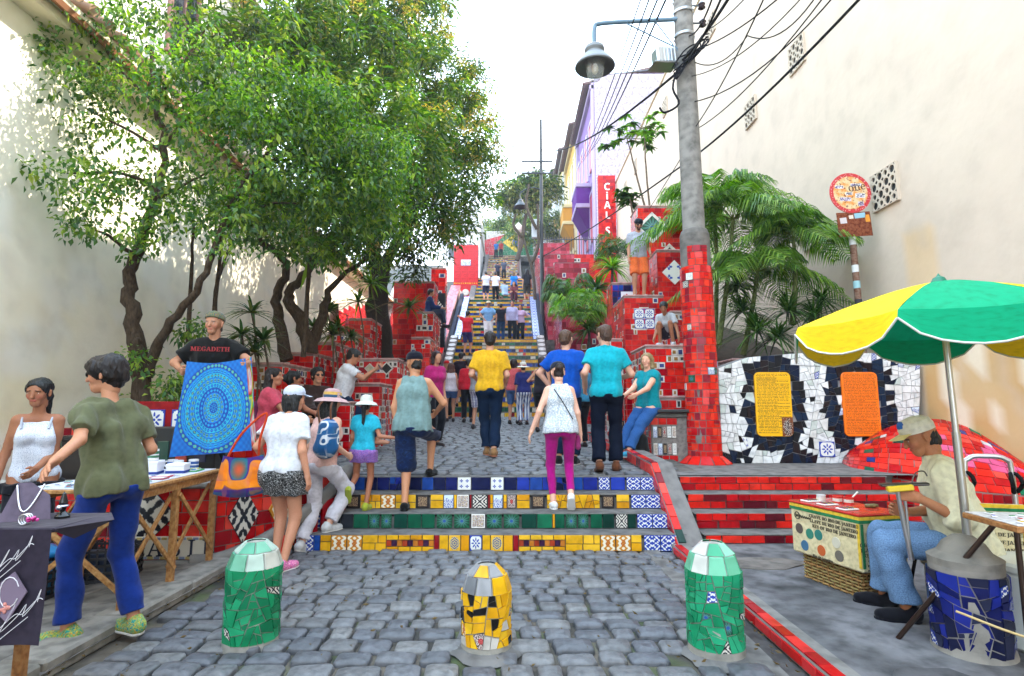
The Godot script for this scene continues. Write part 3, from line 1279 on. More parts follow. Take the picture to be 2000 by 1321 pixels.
func build_pavements() -> void:
	# left: worn flagstones between the wall and the roadway
	var g := Geo.new()
	var pts := []
	var cols := PackedColorArray()
	var xs := steps_of(-5.6, -2.46, 0.16)
	var zs := steps_of(-6.4, -1.0, 0.16)
	zs.append(8.0)
	zs.append(60.0)
	zs.reverse()
	for z in zs:
		for x in xs:
			pts.append(V(x, 0.035 + noise.get_noise_2d(x * 0.9, z * 0.9) * 0.015, z))
			cols.append(lin(142, 136, 128).lerp(lin(108, 104, 102), clampf(0.5 + noise.get_noise_2d(x * 1.8, z * 1.8 + 9.0) * 1.2, 0, 1)))
	g.sheet(pts, xs.size(), true, cols)
	var left := struct("left_pavement", g.mesh(), mats.concrete)
	var z := -5.3
	while z < -1.4:
		var l := rng.randf_range(0.5, 0.8)
		var sl := Geo.new()
		sl.col = shade_of(lin(150, 146, 138), rng.randf_range(0.8, 1.05))
		sl.box(at(V(-2.6, 0.035, z + l * 0.5), V(rng.randf_range(-1, 1), 0, 0)), V(0.26, 0.11, l - 0.02), 0.015)
		part("kerbstone", sl.mesh(), mats.concrete, left)
		var px := -2.76
		while px > -5.3:
			var w := rng.randf_range(0.55, 0.95)
			var out := []
			shatter(PackedVector2Array([P(px - w, z), P(px, z), P(px, z + l), P(px - w, z + l)]), 0.28, rng, out)
			for poly in out:
				var sg := Geo.new()
				sg.col = shade_of(lin(140, 136, 130), rng.randf_range(0.74, 1.06))
				var turned := PackedVector2Array()
				for q in shrink(poly, 0.008):
					turned.append(P(q.x, -q.y))
				sg.slab(turned, Transform3D(Basis(Vector3.RIGHT, V(0, 0, -1), Vector3.UP), V(0, 0.02, 0)), 0.04 + rng.randf_range(-0.006, 0.008), 0.008)
				part("flagstone", sg.mesh(), mats.concrete, left)
			px -= w
		z += l
	# right: a grey cement pavement with a red tiled kerb
	var h := Geo.new()
	pts = []
	cols = PackedColorArray()
	xs = steps_of(1.74, 6.1, 0.14)
	zs = steps_of(-6.0, -1.0, 0.14)
	zs.append(8.0)
	zs.append(60.0)
	zs.reverse()
	for zz in zs:
		for x in xs:
			pts.append(V(x, 0.08 + noise.get_noise_2d(x * 0.8, zz * 0.8) * 0.008, zz))
			var m := noise.get_noise_2d(x * 1.3 + 30.0, zz * 1.3)
			var c := lin(128, 126, 128).lerp(lin(96, 94, 96), clampf(0.5 + m * 1.3, 0, 1))
			if absf(noise.get_noise_2d(x * 0.9 + 5.0, zz * 0.9)) < 0.018:
				c = lin(66, 64, 66)
			cols.append(c)
	h.sheet(pts, xs.size(), true, cols)
	var right := struct("right_pavement", h.mesh(), mats.concrete)
	for q in [[2.1, -3.0, 0.16], [2.7, -2.6, 0.12], [2.2, -5.1, 0.26]]:  # old patches
		var pg := Geo.new()
		pg.col = lin(92, 90, 92) if q[2] < 0.25 else lin(120, 112, 106)
		var poly := PackedVector2Array()
		for k in 14:
			var a := TAU * k / 14.0
			poly.append(P(cos(a) * 1.4, sin(a) * 0.7) * q[2] * rng.randf_range(0.85, 1.12))
		pg.slab(poly, Transform3D(Basis(Vector3.RIGHT, V(0, 0, -1), Vector3.UP), V(q[0], 0.082, q[1])), 0.008, 0.003)
		part("patch", pg.mesh(), mats.concrete, right)
	var kerb := Geo.new()
	kerb.col = lin(136, 132, 126)
	kerb.box(at(V(1.68, 0.035, -1.0)), V(0.17, 0.1, 9.7), 0.012)
	kerb.col = lin(120, 116, 112)
	kerb.box(at(V(1.39, -0.01, -1.0)), V(0.16, 0.06, 9.7), 0.01)
	kerb.col = lin(84, 80, 78)
	kerb.box(at(V(1.53, -0.035, -1.0)), V(0.14, 0.05, 9.7))
	var ko := struct("right_kerb", kerb.mesh(), mats.concrete)
	var kz := -5.75
	while kz < -1.2:
		var l := rng.randf_range(0.1, 0.24)
		var kg := Geo.new()
		kg.box(at(V(1.633, 0.087, kz + l * 0.5)), V(0.07, 0.012, l - 0.006), 0.002)
		part("tile", kg.mesh(), tile_mat(pick(REDS)), ko)
		tile_at(ko, "tile", V(1.595, 0.04, kz + l * 0.5), Basis(V(0, 0, -1), Vector3.UP, V(-1, 0, 0)), l - 0.006, 0.055, tile_mat(pick(REDS)))
		kz += l


# ---------------------------------------------------------------- left: cream building, tiled landing, stepped planters
func left_tone(y: float, d: float) -> Color:
	var c := lin(247, 240, 220)
	var m := noise.get_noise_2d(y * 0.5, d * 0.35)
	c = c.lerp(lin(236, 230, 210), clampf(m * 1.4, 0, 0.8))
	var low := clampf((3.2 - y + noise.get_noise_2d(d * 0.6, y * 0.6) * 1.2) * 0.6, 0.0, 1.0)
	c = c.lerp(lin(238, 222, 176), low * clampf(0.2 + noise.get_noise_2d(d * 0.4 + 20.0, y * 0.8), 0, 0.7))
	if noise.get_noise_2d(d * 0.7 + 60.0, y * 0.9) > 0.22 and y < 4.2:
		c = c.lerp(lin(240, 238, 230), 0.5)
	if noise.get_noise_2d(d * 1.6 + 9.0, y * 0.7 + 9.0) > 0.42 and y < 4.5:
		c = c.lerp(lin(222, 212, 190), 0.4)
	return c


func right_tone(y: float, d: float) -> Color:
	var c := lin(218, 201, 180)
	var m := noise.get_noise_2d(y * 0.25, d * 0.2)
	c = c.lerp(lin(213, 196, 176), clampf(0.4 + m, 0, 1))
	if y < 2.45 + noise.get_noise_2d(d * 0.8, 3.0) * 0.35 and d < 8.2:
		c = lin(204, 164, 110).lerp(lin(212, 182, 134), clampf(0.5 + noise.get_noise_2d(d, y) * 1.5, 0, 1))
		if noise.get_noise_2d(d * 2.2, y * 0.8 + 4.0) > 0.3:
			c = lin(232, 218, 190)
	if d > 7.7 and d < 8.35 and y > 2.6 and y < 4.0:
		c = c.lerp(lin(232, 196, 142), 0.55)
	if noise.get_noise_2d(d * 2.0 + 80.0, y * 0.6) > 0.46:
		c = c.lerp(lin(206, 190, 170), 0.3)
	return c


func build_left_side() -> void:
	var b := thing("cream_building", "long cream plastered building with a low tiled eave, leaf shadows on its wall", "building", V(-5.5, 0, -8))
	var zs := steps_of(-30.0, -12.0, 0.6) + steps_of(-11.8, -4.0, 0.17) + steps_of(-3.6, 14.0, 1.5)
	var ys := steps_of(-0.2, 6.1, 0.17)
	part("wall", paint_wall(0.0, zs.map(func(z): return z + 8.0), ys, 1.0, func(y, d): return left_tone(y, d + 8.0)), mats.plaster, b)
	var g := Geo.new()
	g.col = lin(206, 196, 172)
	g.box(at(V(-1.5, 3.0, 0)), V(2.9, 6.1, 44))
	part("core", g.mesh(), mats.plaster, b)
	g = Geo.new()
	g.col = lin(220, 210, 186)
	g.box(at(V(0.14, 5.92, 0)), V(0.3, 0.12, 44), 0.02)
	g.box(at(V(0.2, 6.03, 0)), V(0.46, 0.1, 44), 0.02)
	part("cornice", g.mesh(), mats.plaster, b)
	g = Geo.new()
	g.col = lin(150, 104, 78)
	g.box(at(V(-1.2, 6.75, 0), V(0, 0, -26)), V(3.6, 0.06, 44))
	part("roof", g.mesh(), mats.plaster, b)
	for k in 46:  # the rolled ends of the roof tiles
		var t := Geo.new()
		t.col = lin(164 + rng.randi_range(-18, 14), 138, 116)
		var z := 6.5 - k * 0.26
		t.tube([V(0.52, 6.13, z), V(-0.3, 6.5, z)], [0.085, 0.075], 8, true, 0.8)
		part("roof_tile", t.mesh(), mats.plaster, b)
	# the taller white house behind
	var w := thing("white_house", "tall white house with a brown framed sash window rising behind the cream building", "house", V(-7.4, 0, -12))
	g = Geo.new()
	g.col = lin(238, 232, 222)
	g.box(at(V(-2.5, 6.2, 1.0)), V(5.0, 12.4, 11.0))
	part("wall", g.mesh(), mats.plaster, w)
	g = Geo.new()
	g.col = lin(198, 188, 172)
	g.box(at(V(-2.4, 12.45, 1.0)), V(5.7, 0.12, 11.6), 0.02)
	g.box(at(V(-2.4, 12.3, 1.0)), V(5.4, 0.18, 11.3), 0.02)
	part("eave", g.mesh(), mats.plaster, w)
	for wz in [0.35, -3.2, 3.9]:
		var f := Geo.new()
		f.col = lin(142, 104, 92)
		for s in [-1.0, 1.0]:
			f.box(at(V(0.03, 10.0, wz + s * 0.5)), V(0.1, 2.0, 0.09), 0.01)
		for yy in [9.0, 10.0, 11.0]:
			f.box(at(V(0.035, yy, wz)), V(0.1, 0.08, 0.91), 0.01)
		f.box(at(V(0.03, 10.0, wz)), V(0.07, 1.9, 0.05), 0.01)
		var fo := part("window", f.mesh(), mats.paint, w)
		part("pane", box_mesh(V(0.02, 1.9, 0.9), 0.0, Color.WHITE, V(0.006, 10.0, wz)), mats.pane, fo)
	# tiled landing beside the stair with the name of the country on it
	var l := thing("tiled_landing", "red tiled landing wall with a BRASIL panel and ornate diamond tiles", "wall", V(-2.76, 0, -5.40))
	g = Geo.new()
	g.col = lin(150, 146, 140)
	var outline := [P(0.0, 0.0), P(0.83, -1.05), P(0.83, -1.9), P(-2.45, -1.9), P(-2.45, 0.0)]
	for k in outline.size():
		var p: Vector2 = outline[k]
		var q: Vector2 = outline[(k + 1) % outline.size()]
		g.face([V(p.x, -0.1, p.y), V(q.x, -0.1, q.y), V(q.x, 0.70, q.y), V(p.x, 0.70, p.y)], V(-0.6, 0.3, -1.0))
	g.face(outline.map(func(p): return V(p.x, 0.70, p.y)), V(-0.6, 0.3, -1.0))
	part("wall", g.mesh(), mats.concrete, l)
	g = Geo.new()
	g.col = lin(196, 192, 186)
	for q in [[V(-2.45, 0.715, -0.06), V(0.0, 0.715, -0.06)], [V(-0.02, 0.715, -0.1), V(0.78, 0.715, -1.08)]]:
		var dirn: Vector3 = q[1] - q[0]
		g.box(Transform3D(look(dirn), (q[0] + q[1]) * 0.5), V(0.2, 0.05, dirn.length()), 0.012)
	part("coping", g.mesh(), mats.concrete, l)
	tile_face(l, V(-2.45, 0.02, 0.0), Vector3.RIGHT, Vector3.UP, 2.4, 0.66, 0.15, 0.11, REDS, [2, 5, 10], 0.03, 100)
	var side := V(0.83, 0, -1.05).normalized()
	tile_face(l, V(0.006, 0.02, 0.0), side, Vector3.UP, 1.28, 0.66, 0.12, 0.13, REDS.slice(0, 8), [], 0.0, 80)
	var nrm := side.cross(Vector3.UP)
	for q in [[0.26, 0.42, 2], [0.66, 0.44, 4]]:  # tall diamonds
		var gg := Geo.new()
		var m: StandardMaterial3D = mats["print_%d" % q[2]]
		gg.slab(PackedVector2Array([P(0, -0.26), P(0.15, 0), P(0, 0.26), P(-0.15, 0)]), Transform3D(Basis(side, Vector3.UP, nrm), side * q[0] + V(0, q[1] - 0.02, 0)), 0.028, 0.003)
		part("diamond_tile", gg.mesh(), m, l)
	for q in [[-0.62, 0.44, 0.27], [-1.95, 0.38, 0.2]]:
		var gg := Geo.new()
		gg.slab(PackedVector2Array([P(0, -q[2]), P(q[2], 0), P(0, q[2]), P(-q[2], 0)]), at(V(q[0], q[1], 0)), 0.03, 0.004)
		part("diamond_tile", gg.mesh(), mats.print_2 if q[2] > 0.25 else mats.print_5, l)
	var board := Geo.new()
	board.col = lin(216, 210, 196)
	board.box(at(V(-0.46, 0.15, 0.02)), V(0.84, 0.2, 0.04), 0.006)
	var bo := part("name_panel", board.mesh(), mats.gloss, l)
	for k in 14:
		for yy in [0.065, 0.235]:
			tile_at(bo, "border_tile", V(-0.46 + (k - 6.5) * 0.058, yy, 0.041), Basis(), 0.05, 0.024, tile_mat(C8(150, 160, 190) if k % 2 == 0 else C8(206, 182, 120)), 0.003)
	part("lettering", words("BRASIL", 0.15, 0.006, "Droid Serif", 0.05), ink(C8(24, 28, 52)), bo, at(V(-0.46, 0.15, 0.043)))
	# the sloping cement kerb that runs round the landing's corner
	g = Geo.new()
	g.col = lin(134, 130, 124)
	var path := curve([V(-0.12, 0.05, 0.16), V(0.14, 0.06, 0.02), V(0.48, 0.22, -0.34), V(0.78, 0.5, -0.72), V(0.93, 0.74, -1.1)], 5)
	g.tube(path, [0.075], 6, true)
	part("sloping_kerb", g.mesh(), mats.concrete, l)
	g = Geo.new()
	for k in 7:
		var t := k / 7.0
		var p: Vector3 = path[int(4 + t * 16)]
		g = Geo.new()
		g.slab(PackedVector2Array([P(-0.06, -p.y), P(0.07, -p.y), P(0.07, 0.0), P(-0.06, -0.02)]), Transform3D(Basis(side, Vector3.UP, nrm), p + nrm * 0.03 + V(0, -0.02, 0)), 0.03, 0.003)
		part("tile", g.mesh(), tile_mat(pick(REDS)), l)
	# bench with ornate tiles behind the stall, black stone on its seat
	var be := thing("tiled_bench", "black topped bench with blue rosette tiles on its back beside the tree", "bench", V(-4.15, 0.7, -6.0))
	part("seat", box_mesh(V(1.5, 0.05, 0.42), 0.01, lin(34, 34, 36), V(0.25, 0.42, 0)), mats.gloss, be)
	part("base", box_mesh(V(1.4, 0.4, 0.34), 0.01, lin(40, 36, 36), V(0.25, 0.2, 0)), mats.gloss, be)
	var back := part("back", box_mesh(V(1.5, 0.36, 0.1), 0.01, lin(150, 24, 30), V(0.25, 0.62, -0.26)), mats.glaze, be)
	for k in 5:
		tile_at(back, "rosette_tile", V(-0.35 + k * 0.3, 0.6, -0.21), Basis(), 0.23, 0.23, mats.print_1)
	var lw := thing("planter_kerb", "low tiled planter wall behind the souvenir table along the cream building", "wall", V(-4.6, 0.7, -6.6))
	part("wall", box_mesh(V(1.6, 0.5, 0.2), 0.01, lin(150, 60, 50), V(0, 0.25, 0)), mats.concrete, lw)
	tile_face(lw, V(-0.8, 0.0, 0.1), Vector3.RIGHT, Vector3.UP, 1.6, 0.5, 0.16, 0.125, REDS, [2, 5], 0.1, 40)
	var earth := Geo.new()
	earth.col = lin(84, 70, 54)
	var ep := []
	for d in steps_of(6.7, 19.0, 0.6):
		for x in steps_of(-5.6, -3.4, 0.25):
			ep.append(V(x, 0.9 + maxf(d - 7.5, 0.0) * 0.2 + noise.get_noise_2d(x, d) * 0.12, -d))
	earth.sheet(ep, 10)
	struct("planting_bed", earth.mesh(), mats.concrete)
	# stepped, tiled planter walls that climb on the left
	stepped_block("stepped_planter", "lowest stepped red planter block behind the seated row", V(-3.95, 0.6, -9.8), V(0.5, 1.5, 1.35), 0.2, 40)
	stepped_block("stepped_planter", "second stepped red planter block, under the twin trunked tree", V(-3.97, 0.6, -11.0), V(0.5, 1.79, 1.2), 0.2, 30)
	stepped_block("stepped_planter", "third stepped red planter block with white picture tiles on its street face", V(-3.98, 0.6, -12.5), V(0.5, 2.12, 1.5), 0.3, 24)
	stepped_block("stepped_planter", "fourth stepped red planter block, behind the man in the white shirt", V(-4.0, 0.6, -14.0), V(0.5, 2.5, 1.5), 0.3, 20)
	stepped_block("stepped_planter", "highest and tallest stepped red planter block with a gold picture on its front", V(-4.1, 0.6, -15.2), V(0.55, 3.08, 1.2), 0.25, 16)
	stepped_block("seat_wall", "long low red tiled seat wall beneath the seated row", V(-3.45, 0.5, -8.55), V(0.85, 0.62, 1.7), 0.25, 40)
	stepped_block("seat_wall", "taller red tiled seat wall beneath the man looking at his phone", V(-3.45, 0.5, -9.8), V(1.0, 1.02, 1.2), 0.35, 50)
	var f := stepped_block("diamond_block", "maroon block with one pale and one black diamond tile on its front", V(-2.88, 0.6, -12.2), V(0.72, 1.76, 1.6), 0.45, 60)
	for q in [[0.2, C8(196, 188, 160), 0.1], [0.52, C8(28, 28, 30), 0.13]]:
		for s in [[q[2], C8(214, 208, 196), 0.02], [q[2] * 0.75, q[1], 0.028]]:
			var gg := Geo.new()
			gg.slab(PackedVector2Array([P(0, -s[0]), P(s[0], 0), P(0, s[0]), P(-s[0], 0)]), at(V(q[0], 1.58, 1.6)), s[2], 0.002)
			part("diamond_tile", gg.mesh(), tile_mat(s[1]), f)
	stepped_block("picture_block", "red block full of small picture tiles beside the girl's white hat", V(-2.75, 0.6, -10.6), V(0.5, 1.25, 1.0), 0.5, 60)
	stepped_block("print_box", "small bright red box with three framed prints on its front", V(-2.52, 0.8, -15.0), V(0.46, 2.4, 1.0), 0.25, 30)
	stepped_block("red_terrace", "broad red tiled terrace wall facing down the street under the mango tree", V(-3.85, 0.8, -19.0), V(1.3, 4.75, 1.0), 0.02, 0)
	stepped_block("red_terrace", "red terrace wall facing the stair with worn picture tiles", V(-2.85, 0.8, -18.2), V(0.5, 3.5, 1.6), 0.3, 0)
	stepped_block("red_terrace", "slender red pier with a white diamond tile near the blue shadow", V(-3.2, 2.0, -22.5), V(0.55, 5.0, 0.6), 0.1, 0)
	var dk := thing("diamond_wall", "black tiled wall with two white diamonds beside the stair", "wall", V(-2.9, 3.6, -21.6))
	part("wall", box_mesh(V(0.62, 2.3, 0.3), 0.01, lin(30, 32, 38), V(0, 1.15, 0)), mats.glaze, dk)
	for yy in [1.75, 1.05]:
		var gg := Geo.new()
		gg.slab(PackedVector2Array([P(0, -0.33), P(0.26, 0), P(0, 0.33), P(-0.26, 0)]), at(V(0, yy, 0.15)), 0.02, 0.003)
		part("diamond_tile", gg.mesh(), mats.print_2, dk)
	var me := thing("medallion_wall", "tall red wall with framed medallions at the bend of the stair", "wall", V(-2.75, 7.0, -33.0))
	part("wall", box_mesh(V(1.45, 4.2, 0.5), 0.02, lin(206, 46, 50), V(0, 2.1, 0)), mats.glaze, me)
	tile_at(me, "framed_tile", V(0, 3.1, 0.25), Basis(), 0.6, 0.36, mats.print_6, 0.04)
	for q in [[-0.42, 1.25], [0.0, 1.3], [0.42, 1.25]]:
		var gg := Geo.new()
		gg.col = lin(226, 214, 204)
		gg.lathe([P(0.2, 0.0), P(0.2, 0.03), P(0.0, 0.035)], Transform3D(Basis(Vector3.RIGHT, PI / 2), V(q[0], q[1], 0.25)), 16)
		part("medallion", gg.mesh(), mats.glaze, me)
	for k in 11:
		tile_at(me, "yellow_tile", V(-0.65 + k * 0.13, 1.85, 0.25), Basis(), 0.07, 0.07, tile_mat(pick(YELLOWS)))
	# the long sunlit red wall under the trees
	var sw := thing("red_garden_wall", "sunlit red tiled garden wall rising under the mango tree", "wall", V(-5.25, 0, -16.8))
	var prof := [P(0, 4.6), P(-3.0, 5.3), P(-6.0, 4.7), P(-9.0, 7.3)]
	var sg := Geo.new()
	sg.col = lin(214, 196, 186)
	var st := Geo.new()
	for k in 3:
		var a: Vector2 = prof[k]
		var c: Vector2 = prof[k + 1]
		sg.face([V(0, 0.5, a.x), V(0, 0.5, c.x), V(0, c.y, c.x), V(0, a.y, a.x)], V(-1, 2, a.x))
		sg.face([V(-0.24, a.y, a.x), V(0, a.y, a.x), V(0, c.y, c.x), V(-0.24, c.y, c.x)], V(-0.1, 2, a.x))
		for r in 34:
			var y := 1.6 + r * 0.17
			var z := a.x
			while z > c.x:
				var wl := rng.randf_range(0.16, 0.32)
				if y < lerpf(a.y, c.y, (z - a.x) / (c.x - a.x)) - 0.16:
					st.col = pick(REDS).srgb_to_linear()
					st.box(at(V(0.006, y, z - wl * 0.5)), V(0.014, 0.155, wl - 0.012))
				z -= wl
	part("wall", sg.mesh(), mats.concrete, sw)
	part("tiles", st.mesh(), mats.glaze, sw).set_meta("kind", "stuff")
	# low red kerb along the plaza's left, rails of the middle stair
	var sl := thing("stair_flank", "pink red tiled slope beside the left of the middle stair", "wall", V(-3.1, 0, -24))
	slope_block(sl, 0.3, 4.3, 7.6, 0.0, -6.0, 0.5, [[196, 70, 84], [206, 84, 96], [180, 50, 66]])
	var sl2 := thing("stair_flank", "red tiled slope beside the left of the lower stair", "wall", V(-2.9, 0, -17.6))
	slope_block(sl2, 0.3, 1.2, 4.2, 0.0, -5.6, 0.5, REDS)


# a tiled sloping side wall, in its thing's own axes
func slope_block(o: Node3D, x: float, y0: float, y1: float, z0: float, z1: float, thick: float, pal: Array) -> void:
	var g := Geo.new()
	g.col = lin(150, 120, 116)
	var low := -1.5
	var c := V(x - thick * 0.5, (y0 + y1) * 0.5 - 1, (z0 + z1) * 0.5)
	for xx in [x - thick, x]:
		g.face([V(xx, y0 + low, z0), V(xx, y1 + low, z1), V(xx, y1 + 0.5, z1), V(xx, y0 + 0.5, z0)], c)
	g.face([V(x - thick, y0 + 0.5, z0), V(x, y0 + 0.5, z0), V(x, y1 + 0.5, z1), V(x - thick, y1 + 0.5, z1)], c)
	g.face([V(x - thick, y0 + low, z0), V(x, y0 + low, z0), V(x, y0 + 0.5, z0), V(x - thick, y0 + 0.5, z0)], c)
	part("wall", g.mesh(), mats.concrete, o)
	var t := Geo.new()
	var dirn := V(0, y1 - y0, z1 - z0)
	var n := int(dirn.length() / 0.22)
	var b := look(dirn)
	for i in n:
		for k in 4:
			t.col = pick(pal).srgb_to_linear()
			t.box(Transform3D(b, V(x - thick * (k + 0.5) / 4.0, 0, 0) + V(0, y0 + 0.507, z0) + dirn * (i + 0.5) / n), V(thick / 4.0 - 0.01, 0.014, dirn.length() / n - 0.01))
	part("tiles", t.mesh(), mats.glaze, o).set_meta("kind", "stuff")


# a block with tiles on the face towards the viewer and on both sides, cement on top; at = its left rear corner's foot
func stepped_block(called: String, label: String, p: Vector3, size: Vector3, share: float, budget: int, prints := [0, 2, 3, 6, 7, 8, 10, 11]) -> Node3D:
	var o := thing(called, label, "wall", p)
	var g := Geo.new()
	g.col = lin(168, 150, 144)
	g.box(at(V(size.x * 0.5, size.y * 0.5, size.z * 0.5)), size - V(0.004, 0.0, 0.004))
	part("core", g.mesh(), mats.concrete, o)
	var tw := 0.13 if budget else 0.2
	var th := 0.11 if budget else 0.17
	tile_face(o, V(0, 0.0, size.z), Vector3.RIGHT, Vector3.UP, size.x, size.y - 0.05, tw, th, REDS.slice(0, 7), prints, share, budget / 2)
	tile_face(o, V(size.x, 0.0, size.z), V(0, 0, -1), Vector3.UP, size.z, size.y - 0.05, tw, th, REDS.slice(0, 7), prints, share + 0.15, budget / 2)
	tile_face(o, V(0, 0.0, 0), V(0, 0, 1), Vector3.UP, size.z, size.y - 0.05, tw, th, REDS.slice(0, 7), prints, share + 0.1, 0)
	g = Geo.new()
	g.col = lin(204, 160, 152)
	g.box(at(V(size.x * 0.5, size.y, size.z * 0.5)), V(size.x + 0.03, 0.035, size.z + 0.03), 0.008)
	part("coping", g.mesh(), mats.concrete, o)
	return o


func words(text: String, high: float, deep: float, font_name := "Droid Sans", spread := 0.0, weight := 400) -> TextMesh:
	var f := SystemFont.new()
	f.font_names = PackedStringArray([font_name])
	f.font_weight = weight
	var t := TextMesh.new()
	t.font = f
	t.font_size = 64
	t.pixel_size = high / 46.0
	t.depth = deep
	t.curve_step = 4.0
	t.text = " ".join(text.split("")) if spread > 0.0 else text
	return t


func ink(c: Color) -> StandardMaterial3D:
	var key := "ink_" + c.to_html(false)
	if not mats.has(key):
		basic(key, c, 0.7)
	return mats[key]


# ---------------------------------------------------------------- right: tall cream wall, mosaic panel, tiled mound, stepped terrace
func vent_mesh(cols: int, rows: int, cell: float) -> ArrayMesh:  # a pierced cement block: rings of round holes
	var key := "vent_%d_%d_%d" % [cols, rows, int(cell * 1000)]
	if shared.has(key):
		return shared[key]
	var g := Geo.new()
	g.col = lin(204, 190, 170)
	for r in rows:
		for c in cols:
			var big := (r + c) % 2 == 0
			var mid := V((c + 0.5 - cols * 0.5) * cell, (r + 0.5) * cell, 0)
			var hole := cell * (0.42 if big else 0.3)
			for k in 12:
				var a0 := TAU * k / 12.0
				var a1 := TAU * (k + 1) / 12.0
				var q := []
				for a in [a0, a1]:
					var d := V(cos(a), sin(a), 0)
					q.append(mid + d * hole)
					q.append(mid + d * (cell * 0.5 / maxf(absf(d.x), absf(d.y))))
				g.face([q[0], q[2], q[3], q[1]], mid + V(0, 0, -1))
				g.face([q[0], q[2], q[2] + V(0, 0, -0.035), q[0] + V(0, 0, -0.035)], mid + (q[0] + q[2] - mid * 2.0) * 3.0)
	shared[key] = g.mesh()
	return shared[key]


func build_right_side() -> void:
	var b := thing("tall_wall_building", "tall cream painted side wall with pierced vents rising above the palms", "building", V(6.0, 0, -8))
	var zs := steps_of(-31.2, -12.0, 0.8) + steps_of(-11.8, -4.0, 0.16) + steps_of(-3.6, 16.0, 1.5)
	var ys := steps_of(-0.2, 6.4, 0.16) + steps_of(7.0, 14.4, 0.8)
	part("wall", paint_wall(0.0, zs.map(func(z): return z + 8.0), ys, -1.0, func(y, d): return right_tone(y, d + 8.0)), mats.wall_paint, b)
	var g := Geo.new()
	g.col = lin(226, 212, 192)
	g.box(at(V(3.05, 7.1, 0.0)), V(6.0, 14.6, 46.3))
	part("core", g.mesh(), mats.plaster, b)
	g = Geo.new()
	g.col = lin(190, 172, 140)
	g.box(at(V(0.1, 14.42, 0.0)), V(0.3, 0.1, 46.5), 0.02)
	part("coping", g.mesh(), mats.plaster, b)
	for q in [[8.66, 4.64], [10.89, 4.62], [13.1, 4.6], [10.98, 8.5], [13.3, 8.5], [15.6, 12.55], [20.7, 12.85], [26.0, 12.8], [28.5, 12.7], [17.5, 8.5]]:
		var xf := Transform3D(Basis(V(0, 0, 1), Vector3.UP, V(-1, 0, 0)), V(-0.045, q[1], 8.0 - q[0]))
		var vo := part("vent", vent_mesh(4, 4, 0.15), mats.plaster, b, xf)
		part("recess", box_mesh(V(0.6, 0.6, 0.02), 0.0, lin(52, 50, 50), V(0, 0.3, -0.034)), mats.matte, vo)
		var fr := Geo.new()
		fr.col = lin(206, 190, 170)
		for s in [-1.0, 1.0]:
			fr.box(at(V(s * 0.306, 0.3, -0.024)), V(0.012, 0.63, 0.05))
			fr.box(at(V(0, 0.3 + s * 0.306, -0.024)), V(0.6, 0.012, 0.05))
		part("frame", fr.mesh(), mats.plaster, vo)
	build_panel()
	build_mound()
	# the flat top of the red steps
	g = Geo.new()
	g.col = lin(126, 122, 118)
	var pts := []
	for d in [6.72, 7.2, 7.8, 8.35, 9.6]:
		for x in [1.75, 2.4, 3.0, 4.0, 5.0, 6.05]:
			pts.append(V(x, 0.652 + noise.get_noise_2d(x, d) * 0.006, -d))
	g.sheet(pts, 6)
	g.box(at(V(3.9, 0.3, -8.2)), V(4.3, 0.69, 2.6))
	struct("right_landing", g.mesh(), mats.concrete)
	# the tiled ramp kerb between the two flights of steps, and its run along the plaza
	var ra := thing("ramp_kerb", "sloping kerb with red and green tiles between the blue and the red steps", "kerb", V(1.77, 0, -5.75))
	g = Geo.new()
	g.col = lin(126, 122, 118)
	var path := [V(0, 0.0, 0.1), V(0, 0.10, -0.02), V(0, 0.78, -1.05), V(-0.08, 0.86, -2.2), V(-0.25, 0.98, -5.0)]
	for i in path.size() - 1:
		var a: Vector3 = path[i]
		var c: Vector3 = path[i + 1]
		var low := V(0, -0.55, 0)
		for s in [-0.13, 0.13]:
			var off := V(s, 0, 0)
			g.face([a + off, c + off, c + off + low, a + off + low], (a + c) * 0.5 + low * 0.5)
		g.face([a + V(-0.13, 0, 0), a + V(0.13, 0, 0), c + V(0.13, 0, 0), c + V(-0.13, 0, 0)], (a + c) * 0.5 + low)
	g.face([path[0] + V(-0.13, 0, 0), path[0] + V(0.13, 0, 0), path[0] + V(0.13, -0.5, 0), path[0] + V(-0.13, -0.5, 0)], path[1])
	part("kerb", g.mesh(), mats.concrete, ra)
	for i in range(1, path.size() - 1):
		var a: Vector3 = path[i]
		var c: Vector3 = path[i + 1]
		var n := int(a.distance_to(c) / 0.17)
		var bas := look(c - a)
		for k in n:
			var t0: Vector3 = a.lerp(c, (k + 0.5) / n)
			var ln := a.distance_to(c) / n - 0.008
			var tone := pick(REDS) if rng.randf() < 0.72 else pick(GREENS)
			var tg := Geo.new()
			tg.box(Transform3D(bas, t0 + bas.y * 0.006 + V(-0.085, 0, 0)), V(0.075, 0.014, ln), 0.002)
			part("tile", tg.mesh(), tile_mat(tone), ra)
			tg = Geo.new()
			tg.box(Transform3D(bas, t0 + V(-0.133, -0.07, 0)), V(0.014, 0.11, ln), 0.002)
			part("tile", tg.mesh(), tile_mat(pick(REDS)), ra)
	build_terrace()


